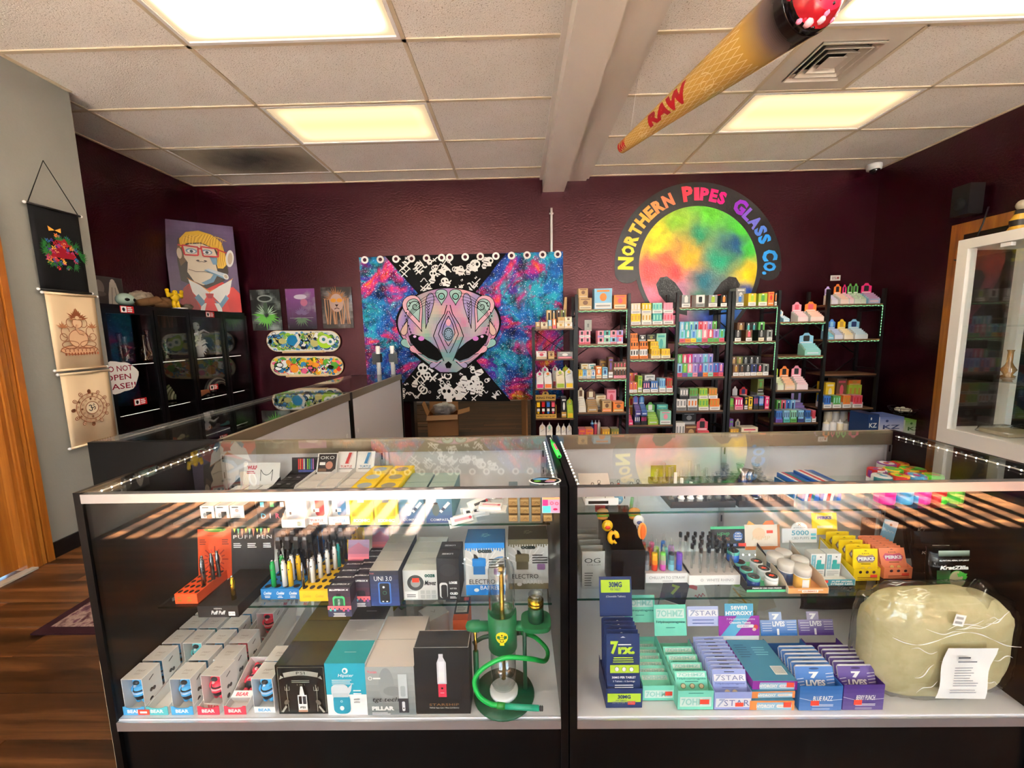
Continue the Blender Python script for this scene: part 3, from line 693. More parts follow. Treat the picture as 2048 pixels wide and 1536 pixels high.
for g in gx_:
    p = tapp(g,521-12*(g-718)/408)
    b = MB(); Face(b,(p.x,-.024,p.z),(1,0,0),(0,0,1)).ring(0,0,.020,.040,WHITE,20)
    b.build('grommet','gloss',tp)
    b = MB(); Face(b,(p.x,-.0235,p.z),(1,0,0),(0,0,1)).ell(0,0,.020,.020,C(70,30,42),16); b.build('grommet_hole','matte',tp)
# printed black and white wedges
def doodles(f,inside,n,sd):
    rr = random.Random(sd)
    for _ in range(n):
        f.k = 2+_ % 50
        x,y = rr.uniform(770,1030),rr.uniform(505,800)
        s_ = rr.uniform(3,12)
        if not (inside(x-s_*.8,y) and inside(x+s_*.8,y) and inside(x,y-s_*.8) and inside(x,y+s_*.8)): continue
        k = rr.randint(0,5)
        if k == 0:   # skull
            f.ell(x,-y,s_,s_*.9,WHITE,12); f.rect(x-s_*.5,x+s_*.5,-y-s_*1.3,-y,WHITE); f.ell(x-s_*.4,-y,s_*.3,s_*.34,BLACK,8); f.ell(x+s_*.4,-y,s_*.3,s_*.34,BLACK,8)
        elif k == 1: # curve lines
            a0 = rr.uniform(0,6); f.line([(x+s_*(t-.5)*2,-y+math.sin(t*7+a0)*s_*.5) for t in [q/7 for q in range(8)]],rr.uniform(1.2,3),WHITE)
        elif k == 2: f.ring(x,-y,s_*.45,s_*.7,WHITE,12)
        elif k == 3:
            f.poly([(x+s_*rr.uniform(.4,1)*math.cos(q*PI/3),-y+s_*rr.uniform(.4,1)*math.sin(q*PI/3)) for q in range(6)],WHITE); f.line([(x-s_*.5,-y),(x+s_*.5,-y-2)],1.5,BLACK)
        elif k == 4: f.poly([(x-s_,-y-s_*.3),(x+s_*.2,-y+s_*.2),(x,-y+s_),(x+s_,-y),(x+s_*.1,-y-.1*s_),(x+s_*.2,-y-s_)],WHITE)
        else: f.line([(x-s_,-y-s_),(x+s_,-y+s_)],2,WHITE); f.line([(x-s_,-y+s_*.3),(x+s_*.4,-y-s_)],1.6,WHITE)
b = MB(); f = PxFace(b,lambda x,y: tapp(x,y)+Vector((0,-.009,0)),(0,-1,0),.00008)
f.poly([(770,-512),(1012,-507),(896,-655)],BLACK); f.poly([(896,-655),(1022,-802),(778,-803)],BLACK)
ins_t = lambda x,y: 512 < y < 655 and 770+(y-512)*.92+4 < x < 1012-(y-507)*.8-4
ins_b = lambda x,y: 655 < y < 800 and 896-(y-655)*.82+4 < x < 896+(y-655)*.86-4
doodles(f,ins_t,620,3); doodles(f,ins_b,620,5)
b.build('doodle_print','matte',tp)
# alien head print
b = MB(); f = PxFace(b,lambda x,y: tapp(x,y)+Vector((0,-.0135,0)),(0,-1,0),.00008)
HX,PINK,TEAL,LIL,CRM = 897.5,C(222,140,168),C(110,178,168),C(160,140,196),C(214,206,170)
def head_w(y):   # half width of the head at pixel row y
    t = (y-577)/(744-577); t = max(0,min(1,t))
    if t < .42: return 101*math.sqrt(max(0,1-((.42-t)/.42)**2))
    return 101*(1-((t-.42)/.58)**1.75*.84)
ysl = [-577-167*(1-math.cos(PI*i/40))/2 for i in range(41)]
f.poly([(HX-head_w(-y)-(4 if 577 < -y < 744 else 0),y-(3 if -y > 700 else -2)) for y in ysl]+[(HX+head_w(-y)+4,y-(3 if -y > 700 else -2)) for y in ysl[::-1]],BLACK)
def hc(x,y):
    a = fbm(x,y,.016,2); c_ = mixc(PINK,TEAL,.5+a*1.3); c_ = mixc(c_,LIL,.45+N3(x,y,.03,5)); return mixc(c_,CRM,max(0,N3(x,y,.025,9))*1.1)
fill(f,ysl,lambda y: HX-head_w(-y),lambda y: HX+head_w(-y),40,hc)
def both(fn):
    for sg in (1,-1): fn(lambda x: HX+sg*x,sg)
def drop(sg,x,y,L,W_,rot,col,lw=1.3,inner=None):
    pts = []
    for i in range(22):
        t = 2*PI*i/22; r_ = L*(1-math.sin(t))*.5; px_,py_ = W_*math.cos(t)*(1-math.sin(t))*.62,L*.62*math.sin(t)
        cr,sr = math.cos(rot),math.sin(rot); pts.append((HX+sg*(x+px_*cr-py_*sr),-y+px_*sr+py_*cr))
    if sg < 0: pts = pts[::-1]
    f.poly(pts,col); f.line(pts+[pts[0]],lw,BLACK)
def spiral(sg,x,y,r_,turns,col,w_=1.6):
    f.line([(HX+sg*(x+r_*(1-i/30)*math.cos(i/30*turns*2*PI)),-y+r_*(1-i/30)*math.sin(i/30*turns*2*PI)) for i in range(28)],w_,col)
for sg in (1,-1):
    drop(sg,14,595,26,15,PI,mixc(TEAL,WHITE,.3)); f.ring(HX+sg*14,-593,5,7,BLACK,16); f.ell(HX+sg*14,-593,3.4,3.4,TEAL)
    drop(sg,66,628,62,24,PI-.35,mixc(PINK,WHITE,.3)); drop(sg,66,622,40,16,PI-.35,mixc(TEAL,WHITE,.35)); spiral(sg,66,613,12,1.8,BLACK)
    drop(sg,40,622,58,10,PI+.15,mixc(LIL,WHITE,.1))
    for k in range(7): f.line([(HX+sg*(36+k*.8),-(604+k*6)),(HX+sg*40,-(609+k*6)),(HX+sg*(45-k*.5),-(602+k*6))],1.4,BLACK)
    for k in range(12): f.ell(HX+sg*(86-abs(k-4)*2.2),-(606+k*6.5),1.5,1.5,BLACK,8)
    for q in range(4): f.line([(HX+sg*(20+i*6+q*3),-(586+q*7+i*i*.42)) for i in range(11)],.9,BLACK)
    for q in range(3): f.line([(HX+sg*(92-q*6-i*2.2),-(650+i*7)) for i in range(10)],.9,BLACK)
    drop(sg,82,690,24,9,2.3,mixc(TEAL,WHITE,.2)); drop(sg,60,702,30,9,2.0,mixc(PINK,WHITE,.2)); drop(sg,86,655,26,8,.3,mixc(CRM,PINK,.4)); drop(sg,26,728,20,7,1.2,mixc(LIL,WHITE,.2))
    f.line([(HX+sg*x_,-y_) for x_,y_ in ((3,610),(8,628),(22,650),(30,672),(18,700),(9,722))],1.6,BLACK)
    f.line([(HX+sg*x_,-y_) for x_,y_ in ((1,622),(12,645),(20,668),(10,690),(2,706))],1.4,BLACK)
    f.line([(HX+sg*x_,-y_) for x_,y_ in ((0,632),(9,650),(13,666),(6,682),(0,692))],1.4,BLACK)
    # eye
    ey = [(12,716),(22,722),(40,716),(60,702),(74,686),(79,672),(72,668),(56,672),(36,684),(20,698)]
    f.poly([(HX+sg*x_,-y_) for x_,y_ in (ey if sg > 0 else ey[::-1])][::-1],BLACK)
    f.line([(HX+sg*(x_*1.06),-(y_+4)) for x_,y_ in ey[:6]],1.6,mixc(PINK,WHITE,.4))
    f.ell(HX+sg*54,-677,6,4.6,C(214,130,210),14); f.ell(HX+sg*67,-673,3.2,2.6,C(230,190,230),10)
f.ell(HX,-668,11,15,mixc(TEAL,LIL,.5),24); f.ring(HX,-668,8,9.3,BLACK,20,1.35)
for k in range(10): f.ell(HX+6*math.cos(k*.628),-668+8*math.sin(k*.628),1.1,1.1,BLACK,6)
f.ell(HX,-645,5,7,mixc(PINK,WHITE,.2),16)
f.poly([(HX-4,-736),(HX+4,-736),(HX+7,-728),(HX,-722),(HX-7,-728)],BLACK)
b.build('alien_print','matte',tp)

# ------------------------------------------------------------------ wall logo
LYp = YB-.003
lgp = lambda x,y: on_y(x,y,LYp)-Vector((0,LYp,0))
lg = thing('wall_decal','round rainbow alien logo decal with arched lettering on the maroon wall','wall decal',(0,LYp,0))
def vinyl(name,base):
    m = vcol_mat(name,.24) if base is None else mat(name,base,.3)
    n = noise(m,coords(m,'Object'),60,5,.6); bump(m,n.outputs[0],.8,.004); return m
vinyl('vinyl_print',None); vinyl('vinyl_black',C(28,24,24))
LCX,LCY = 1396,531
b = MB(); f = PxFace(b,lgp,(0,-1,0),.0003)
f.ring(LCX,-LCY,118,167,BLACK,60,1.0,math.radians(-4),math.radians(187)); f.ell(LCX+140,-LCY-10,24,20,BLACK,16); f.ell(LCX-142,-LCY-16,24,20,BLACK,16)
def lw_(y):
    t = -y
    return 118*math.sqrt(max(0,1-((LCY-t)/119)**2)) if t < LCY else 118*(1-((t-LCY)/172)**1.9*.9)
ysb = [-(LCY-119)-(119+165)*(i/110)**(1.6 if i < 12 else 1.0) if False else -(LCY-119)-284*((i/110)**1.25) for i in range(111)]
f.poly([(LCX-lw_(y)-9,y) for y in ysb]+[(LCX+lw_(y)+9,y) for y in ysb[::-1]],BLACK)
b.build('backing','vinyl_black',lg)
b = MB(); f = PxFace(b,lgp,(0,-1,0),.0014)
pal = [(1310,490,C(250,226,20)),(1350,440,C(140,200,40)),(1420,430,C(90,200,40)),(1480,450,C(70,190,50)),(1400,470,C(20,140,90)),(1465,490,C(10,70,120)),(1440,520,C(20,150,110)),(1500,500,C(60,190,60)),
       (1500,550,C(250,215,20)),(1495,585,C(30,70,160)),(1410,560,C(20,110,130)),(1380,510,C(240,190,20)),(1330,520,C(235,90,50)),(1300,545,C(235,70,70)),(1350,545,C(220,60,60)),(1300,590,C(240,130,160)),
       (1360,590,C(225,150,190)),(1330,630,C(240,120,150)),(1420,640,C(60,90,200)),(1460,640,C(20,110,210)),(1390,680,C(130,40,150)),(1310,465,C(240,230,30)),(1400,600,C(60,150,120))]
def rainbow(x,y):
    y = -y; x += 14*fbm(x,y,.02,1); y += 14*fbm(x,y,.02,7); W_ = 0; c_ = [0,0,0]
    for px_,py_,cc in pal:
        d = ((x-px_)**2+(y-py_)**2)**.5+3; q = 1/d**3.2; W_ += q
        for i in range(3): c_[i] += cc[i]*q
    k = 1+.35*fbm(x,y,.06,3)
    return (c_[0]/W_*k,c_[1]/W_*k,c_[2]/W_*k,1)
fill(f,ysb,lambda y: LCX-lw_(y),lambda y: LCX+lw_(y),90,rainbow)
b.build('alien_head','vinyl_print',lg)
for sg in (1,-1):
    b = MB(); f = PxFace(b,lgp,(0,-1,0),.0020)
    pts = [(22,100),(40,96),(60,80),(78,58),(84,38),(76,24),(62,22),(46,34),(32,54),(22,78)]
    f.poly([(LCX+sg*x_,-(LCY+y_)) for x_,y_ in (pts if sg < 0 else pts[::-1])],BLACK)
    b.build('alien_eye','vinyl_black',lg)
LW = {'I': 14,'.': 9,'N': 26,'H': 27,'O': 25,'R': 25,'T': 23,'E': 21,'P': 24,'S': 21,'G': 27,'L': 20,'A': 26,'C': 25}
def arc_text(words):
    for wtxt,a0,a1,c0,c1 in words:
        n = len(wtxt); ws = [LW[ch]*(1.2 if i == 0 else 1) for i,ch in enumerate(wtxt)]; tot = sum(ws); pos = 0
        for i,ch in enumerate(wtxt):
            t = i/max(1,n-1); a = math.radians(a0+(a1-a0)*(pos+ws[i]/2)/tot); pos += ws[i]; h = 31 if (i == 0) else 26
            R_ = 143+(h-26)*.35; wd = (math.radians(abs(a1-a0))*143)*ws[i]/tot*.9
            if ch == '.': h = 9; R_ = 133
            x,y = LCX+R_*math.cos(a),-LCY+R_*math.sin(a); col = mixc(c0,c1,t)
            b = MB(); f = PxFace(b,lgp,(0,-1,0),.0026)
            f.text(ch,x,y,h,col,wd,'c',bold=.055,rot=a-PI/2); b.build('letter','vinyl_print',lg)
arc_text([('NORTHERN',184,110,C(250,236,30),C(250,130,90)),('PIPES',103,67,C(245,60,80),C(235,20,130)),('GLASS',60,18,C(140,40,190),C(40,140,225)),('CO.',13,-8,C(50,150,230),C(50,150,230))])

# ------------------------------------------------------------------ posters and skateboards on the back wall
PY = YB-.006
def poster(label,x0,y0,x1,y1,draw,col):
    tl_,br_ = on_y(x0,y0,PY),on_y(x1,y1,PY); W_,H_ = br_.x-tl_.x,tl_.z-br_.z
    o = MB().box(0,W_,0,.004,0,H_,col).build('poster','gloss',None,(tl_.x,PY-.004,br_.z),None,label,'poster','plastic wrapped posters on the back wall')
    b = MB(); f = front_face(b,0,0,0); draw(f,W_,H_); b.build('poster_print','gloss',o)
    b = MB(); n = 14; vs = []
    for j in range(n+1):
        for i in range(n+1):
            u,v_ = i/n,j/n; e = min(u,1-u,v_,1-v_)*8
            vs.append((-.006+u*(W_+.012),-.006-.012*min(1,e)*(.5+.5*N3(u,v_,3.1,W_*9))-.0035,-.006+v_*(H_+.012)))
    b.add(vs,[(j*(n+1)+i,j*(n+1)+i+1,(j+1)*(n+1)+i+1,(j+1)*(n+1)+i) for j in range(n) for i in range(n)],G,True); b.build('plastic_sleeve','clear_plastic',o)
def burst(f,cx,cy,r0,r1,a0,a1,n,w_,col,sd):
    rr = random.Random(sd)
    for i in range(n):
        a = a0+(a1-a0)*(i+rr.random()*.5)/n; r_ = r1*rr.uniform(.7,1); p0 = (cx+r0*math.cos(a),cy+r0*math.sin(a)); p1 = (cx+r_*math.cos(a),cy+r_*math.sin(a))
        px_,py_ = -math.sin(a)*w_,math.cos(a)*w_; mx_ = ((p0[0]*.6+p1[0]*.4),(p0[1]*.6+p1[1]*.4))
        f.poly([p0,(mx_[0]-px_,mx_[1]-py_),p1,(mx_[0]+px_,mx_[1]+py_)],col)
def d1(f,W_,H_):
    fill(f,[H_*i/24 for i in range(25)],lambda y: 0,lambda y: W_,18,lambda x,y: mixc(C(26,28,28),C(150,160,158),max(0,fbm(x,y,6,4))*1.2+.1))
    burst(f,W_*.5,H_*.38,.02,W_*.52,-PI*1.05,PI*.05,15,.012,C(110,190,80),2); burst(f,W_*.5,H_*.38,.02,W_*.46,.1,PI-.1,12,.006,C(190,220,190),3)
    f.ell(W_*.5,H_*.78,W_*.26,H_*.09,C(150,160,155)); f.ell(W_*.5,H_*.78,W_*.2,H_*.06,C(60,66,64)); f.ell(W_*.5,H_*.55,W_*.08,H_*.14,C(90,110,90))
def d2(f,W_,H_):
    fill(f,[H_*i/24 for i in range(25)],lambda y: 0,lambda y: W_,18,lambda x,y: mixc(mixc(C(60,60,64),C(150,90,160),y/H_),C(180,178,186),max(0,fbm(x,y,5,8))*1.1))
    f.ell(W_*.5,H_*.8,W_*.22,H_*.06,C(210,200,220)); burst(f,W_*.5,H_*.35,.01,W_*.3,.2,PI-.2,9,.012,C(130,110,150),6); burst(f,W_*.5,H_*.3,.01,W_*.4,PI+.2,2*PI-.2,9,.01,C(110,140,110),7)
    f.rect(W_*.1,W_*.9,H_*.28,H_*.285,C(200,200,205)); f.ell(W_*.62,H_*.66,W_*.12,H_*.09,C(196,120,150))
def d3(f,W_,H_):
    fill(f,[H_*i/24 for i in range(25)],lambda y: 0,lambda y: W_,18,lambda x,y: mixc(C(40,34,34),C(170,165,165),max(0,fbm(x,y,5,12))+.12))
    burst(f,W_*.5,H_*.68,.02,W_*.48,0,PI,18,.009,C(176,120,80),9)
    for i in range(11):
        x = W_*(.12+.076*i); f.line([(x,H_*.72),(x+.01*math.sin(i),H_*.45),(x+.015*math.cos(i*2),H_*.1)],.012,C(170,122,92) if i % 2 else C(198,150,118))
    f.ell(W_*.5,H_*.62,W_*.22,H_*.22,C(190,160,150)); f.ell(W_*.40,H_*.68,.032,.022,C(220,150,50)); f.ell(W_*.60,H_*.68,.032,.022,C(220,150,50))
    f.poly([(W_*.44,H_*.58),(W_*.56,H_*.58),(W_*.5,H_*.52)],C(60,40,40)); f.line([(W_*.42,H_*.47),(W_*.5,H_*.5),(W_*.58,H_*.47)],.008,C(70,50,50))
poster('poster of a skull over spreading green leaves in clear plastic',499,580,566,660,d1,C(28,30,30))
poster('poster with purple haze and pale smoke in clear plastic',570,578,635,658,d2,C(60,56,62))
poster('poster of a dreadlocked lion in round glasses in clear plastic',641,575,708,656,d3,C(40,34,34))
def deck(label,x0,x1,ya,yb,bgc,sd,cols):
    cy = (ya+yb)/2; a = on_y(x0,cy,PY-.02); c_ = on_y(x1,cy,PY-.02); L_ = c_.x-a.x; Hh = on_y(x0,ya,PY-.02).z-on_y(x0,yb,PY-.02).z
    r_ = Hh/2; pts = []
    for i in range(13): t_ = -PI/2+PI*i/12; pts.append((L_-r_+r_*math.cos(t_),r_*math.sin(t_)))
    for i in range(13): t_ = PI/2+PI*i/12; pts.append((r_+r_*math.cos(t_),r_*math.sin(t_)))
    d = MB().prism(pts,0,.012,C(214,186,138),axis='y').build('skateboard_deck','satin',None,(a.x,PY-.03,(a.z+c_.z)/2),None,label,'skateboard','skateboard decks on wall ledges')
    d.rotation_euler = (0,-math.atan2(c_.z-a.z,L_),0)
    b = MB(); f = front_face(b,0,0,-.0002); f.step = .0001; f.poly([(x*.985+L_*.0075,y*.96) for x,y in pts],bgc)
    rr = random.Random(sd)
    ok = lambda x,y,s_: s_+.005 < x < L_-s_-.005 and abs(y)+s_ < (r_*.97 if r_ < x < L_-r_ else math.sqrt(max(0,r_**2-(max(r_-x,x-(L_-r_))**2)))*.97)
    for i in range(420):
        f.k = 2+i % 60
        x,y,s_ = rr.uniform(.02,L_-.02),rr.uniform(-r_,r_),rr.uniform(.010,.05)
        if not ok(x,y,s_): continue
        c_2 = rr.choice(cols); k = rr.randint(0,3)
        if k == 0: f.ell(x,y,s_,s_*rr.uniform(.5,1),c_2,12)
        elif k == 1: f.ell(x,y,s_,s_*.7,BLACK,12); f.ell(x,y,s_*.8,s_*.5,c_2,12)
        elif k == 2: f.line([(x-s_+2*s_*q/8,y+s_*.6*math.sin(q+i)) for q in range(9)],.008,c_2)
        else: f.poly([(x+s_*rr.uniform(.5,1)*math.cos(q*1.2566),y+s_*rr.uniform(.5,1)*math.sin(q*1.2566)) for q in range(5)],c_2)
    f.k = 63
    if sd == 21:
        f.ell(L_*.8,0,r_*.75,r_*.68,C(160,205,50),24); f.ell(L_*.78,.02,.05,.045,WHITE,18); f.ell(L_*.87,-.005,.045,.04,WHITE,18); f.ell(L_*.78,.02,.02,.02,C(60,120,140)); f.ell(L_*.87,-.005,.018,.018,C(60,120,140))
        f.ell(L_*.36,.01,r_*.55,r_*.5,C(30,120,170),24); f.line([(L_*.42,r_*.7),(L_*.45,0),(L_*.38,-r_*.6)],.03,C(230,226,216))
    b.build('deck_art','gloss',d)
    s = MB().box(L_*.2,L_*.78,-.012,.014,-.016,0,C(222,190,140)).build('wall_ledge','satin',None,(a.x,PY-.02,(a.z+c_.z)/2-Hh/2-.002),None,f'thin pale wooden ledge under the {"blue and green" if sd == 21 else "yellow and red"} skateboard deck','ledge')
    for q in (.22,.74): MB().box(L_*q,L_*q+.02,-.03,-.012,-.016,.006,C(222,190,140)).build('stop','satin',s)
deck('skateboard deck with blue and green cartoon art',534,681,660,702,C(226,226,220),21,[C(40,90,150),C(90,160,70),C(240,240,236),C(30,30,40),C(80,140,190),C(150,190,60),C(200,190,120)])
deck('skateboard deck with yellow and red cartoon art',542,687,711,750,C(226,214,180),33,[C(240,200,40),C(220,60,50),C(90,170,60),C(250,250,246),C(30,30,30),C(60,140,190),C(240,150,50),C(230,100,140)])
# pipe, outlet, card, camera
p0,p1 = on_y(1103,416,YB-.02),on_y(1103,560,YB-.02)
o = MB().tube([p0,p1],.013,WHITE,10).build('conduit_pipe','satin',None,None,None,'white conduit pipe running down the maroon wall behind the tapestry','pipe')
MB().box(p0.x-.022,p0.x+.022,YB-.012,YB,p0.z-.06,p0.z-.045,WHITE).build('pipe_clip','satin',o)
a,c_ = on_y(1169,640,YB),on_y(1183,662,YB)
t = MB().box(a.x,c_.x,YB-.008,YB,c_.z,a.z,C(232,230,214)).build('wall_plate','satin',None,None,None,'cream electrical outlet plate on the maroon wall inside the rack','outlet')
MB().box((a.x+c_.x)/2-.01,(a.x+c_.x)/2+.01,YB-.0095,YB-.008,(a.z+c_.z)/2-.02,(a.z+c_.z)/2+.02,C(150,146,130)).build('socket','satin',t)
a,c_ = on_y(1661,551,YB),on_y(1680,561,YB)
t = MB().box(a.x,c_.x,YB-.003,YB-.001,c_.z,a.z,WHITE).build('price_card','card',None,None,None,'small white card taped to the maroon wall above the corner shelf','card')
b = MB(); f = front_face(b,a.x,c_.z,YB-.003); W_ = c_.x-a.x; f.text('0%',W_*.38,(a.z-c_.z)/2,.03,C(120,40,50)); f.ell(W_*.75,(a.z-c_.z)/2,.012,.012,C(160,40,50)); b.build('card_print','card',t)
q = on_y(1748,338,4.46)
t = thing('security_camera','white dome security camera under the ceiling corner','camera',(q.x,4.46,ZC-.003))
MB().lathe([(.0,-.0),(.065,-.0),(.068,-.02),(.062,-.055),(.045,-.06),(0,-.06)],WHITE,20).build('housing','satin',t)
MB().ball((0,-.01,-.058),.045,C(14,14,18),16,10).build('dome','gloss',t)

# ------------------------------------------------------------------ inflatable cone
def cone_mat():
    m = vcol_mat('inflatable',.22)
cone_mat()
A_,B_ = Vector(on_y(1243,296,3.0)),Vector(on_y(1618,-2,1.70))
ax = (B_-A_).normalized(); L_ = (B_-A_).length
Mx = Matrix.Translation(A_) @ ax.to_track_quat('Z','X').to_matrix().to_4x4()
cn = thing('inflatable_cone','giant tan inflatable cone with red lettering hanging from the ceiling','inflatable',A_)
Mi = Matrix.Translation(-A_) @ Mx
TAN,TAN2,RED = C(202,158,72),C(240,214,156),C(170,24,30)
def rad(t): return .036+.072*t+.014*t*t
b = MB(Mi); prof = []; cols = []
nseg = 180
for i in range(nseg+1):
    t_ = i/nseg; prof.append((rad(t_),L_*t_))
prof = [(0,-.002),(.024,0)]+prof[1:]
def cc(t_): return TAN if t_ < .84 else mixc(TAN,C(110,90,86),(t_-.84)/.08) if t_ < .92 else mixc(C(110,90,86),C(20,12,14),(t_-.92)/.05)
cols = [TAN]+[cc(i/nseg) for i in range(nseg)]
b.lathe(prof,cols,40); b.build('cone_body','inflatable',cn)
b = MB(Mi); R1 = rad(1); vs = []
b.lathe([(R1,L_),(R1*.96,L_+.03),(R1*.7,L_+.075),(R1*.35,L_+.095),(0,L_+.1)],[C(20,12,14),C(150,20,30),C(220,40,70),C(240,120,160)],24)
rr = random.Random(4)
for i in range(60):
    a = rr.uniform(0,6.28); z_ = rr.uniform(.02,.085); r_ = R1*(1-(z_/.1)**2*.75)
    b.ball((r_*math.cos(a)*.97,r_*math.sin(a)*.97,L_+z_),rr.uniform(.008,.018),rr.choice([C(230,30,60),C(250,150,190),C(120,10,20),C(255,200,210),C(30,8,10)]),6,4)
b.build('ember_tip','inflatable',cn)
# lattice lines and lettering wrapped on the cone
def onc(ang,t_,lift=.0014): r_ = rad(t_)+lift; return (r_*math.cos(ang),r_*math.sin(ang),L_*t_)
b = MB(Mi)
for sgn in (1,-1):
    for k in range(22):
        pts = []
        for i in range(46):
            t_ = .02+.82*i/45; pts.append((2*PI*k/22+sgn*(3.2*math.log(rad(t_)/rad(.06)))*1.2,t_))
        for i in range(45):
            (a0,t0),(a1,t1) = pts[i],pts[i+1]; wv = .034
            b.add([onc(a0-wv*.4,t0),onc(a0+wv*.4,t0),onc(a1+wv*.4,t1),onc(a1-wv*.4,t1)],[(0,1,2,3)],TAN2)
b.build('lattice_print','inflatable',cn)
camd = (Mi.inverted() @ (Vector((0,0,CAM_H))-A_)); ang0 = math.atan2(camd.y,camd.x)
def cone_text(s_,t0,t1,span,off):
    v,f_,x0,x1,y0,y1 = text_mesh(s_,.06); b = MB(Mi); bm = bmesh.new()
    bv = [bm.verts.new((x,y,0)) for x,y in v]
    for q in f_:
        try: bm.faces.new([bv[i] for i in q])
        except ValueError: pass
    for i in range(1,14): bmesh.ops.bisect_plane(bm,geom=bm.verts[:]+bm.edges[:]+bm.faces[:],plane_co=(0,y0+(y1-y0)*i/14,0),plane_no=(0,1,0))
    bm.verts.index_update(); vs = []
    for q in bm.verts:
        u = (q.co.x-x0)/(x1-x0); w_ = (q.co.y-y0)/(y1-y0); vs.append(onc(ang0+off+(w_-.5)*span*sgt,t0+(t1-t0)*u,.0022))
    b.add(vs,[tuple(k.index for k in q.verts) for q in bm.faces],RED); bm.free(); b.build('lettering','inflatable',cn)
sgt = -1
cone_text('RAW',.30,.57,1.15,-.35); cone_text('RAW',.012,.085,1.5,-.3)
# swirl marks
b = MB(Mi)
for t0 in (.23,.66):
    for sg in (1,-1):
        pts = [(ang0+.35+sg*(.25+.5*(1-i/24)*math.cos(i/24*9)),t0+.05*(1-i/24)*math.sin(i/24*9)) for i in range(24)]
        for i in range(23):
            (a0,q0),(a1,q1) = pts[i],pts[i+1]; b.add([onc(a0-.03,q0,.002),onc(a0+.03,q0,.002),onc(a1+.03,q1,.002),onc(a1-.03,q1,.002)],[(0,1,2,3)],C(240,214,150))
b.build('swirl_print','inflatable',cn)
for t_ in (.08,.97):
    p = A_+ax*(L_*t_); MB().tube([(p.x-A_.x,p.y-A_.y,p.z-A_.z+rad(t_)*.9),(p.x-A_.x+(.05 if t_ < .5 else 0),p.y-A_.y+.02,ZC-A_.z-.001)],.0012,WHITE,5).build('string','card',cn)
# ================================================================== LEFT WALL, BLACK CABINET AND ITS CONTENTS, MISCELLANY
SX = XG+.02
def scroll(name,label,tl_,tr_,br_,bl_,col,draw,rod_col,cord=None,m='matte'):
    P_ = [on_x(*p,SX) for p in (tl_,tr_,br_,bl_)]
    y0 = (P_[0].y+P_[3].y)/2; y1 = (P_[1].y+P_[2].y)/2; z1 = (P_[0].z+P_[1].z)/2; z0 = (P_[2].z+P_[3].z)/2; W_,H_ = y1-y0,z1-z0
    t = thing(name,label,'wall hanging',(SX,y0,z0))
    b = MB(); n = 10; vs = [(.004*math.sin(i*.9),W_*i/n,q) for q in (0,H_) for i in range(n+1)]
    b.add(vs,[(i,i+1,n+2+i,n+1+i) for i in range(n)],col,True); o = b.build('cloth',m,t); md = o.modifiers.new('thick','SOLIDIFY'); md.thickness = .002
    for z in (0,H_): MB().tube([(.004,-.012,z),(.004,W_+.012,z)],.007,rod_col,8).build('rod','satin',t)
    for z in (0,H_):
        for yy in (-.016,W_+.016): MB().ball((.004,yy,z),.009,WHITE,8,6).build('rod_cap','satin',t)
    b = MB(); f = Face(b,(.0065,0,0),(0,1,0),(0,0,1)); draw(f,W_,H_); b.build('printed_design',m,t)
    if cord:
        q = on_x(*cord,SX+.004)-Vector((SX,y0,z0)); MB().tube([(.004,0,H_),tuple(q),(.004,W_,H_)],.0028,C(24,24,24),6).build('cord','matte',t)
def sd_(f,W_,H_):   # neon mushrooms, flowers and moth skull
    rr = random.Random(11); cx,cy = W_*.5,H_*.48
    for i in range(26):
        a = rr.uniform(0,6.28); r_ = W_*rr.uniform(.22,.36); burst(f,cx+r_*math.cos(a),cy+r_*math.sin(a),.002,.045,a-.9,a+.9,5,.003,C(40,110,50),i)
    for i in range(60):
        a = rr.uniform(0,6.28); r_ = W_*.34*math.sqrt(rr.random()); x,y = cx+r_*math.cos(a),cy+r_*math.sin(a)*1.1; col = rr.choice([C(210,50,60),C(230,120,50),C(240,190,70),C(200,60,120),C(90,60,160),C(60,110,180),C(240,170,120)])
        burst(f,x,y,.002,rr.uniform(.012,.026),0,6.28,6,.004,col,i+50); f.k = 3+i % 12
    f.poly([(W_*.22,H_*.45),(W_*.5,H_*.56),(W_*.8,H_*.45),(W_*.72,H_*.41),(W_*.3,H_*.41)],C(150,20,40)); f.poly([(W_*.4,H_*.62),(W_*.62,H_*.66),(W_*.74,H_*.58),(W_*.55,H_*.55)],C(180,40,50))
    for sx_ in (-1,1): f.poly([(W_*.42,H_*.74),(W_*(.42+sx_*.13),H_*.78),(W_*(.42+sx_*.12),H_*.72)][::sx_],C(236,170,70))
BR = C(150,84,52); BR2 = C(176,116,78)
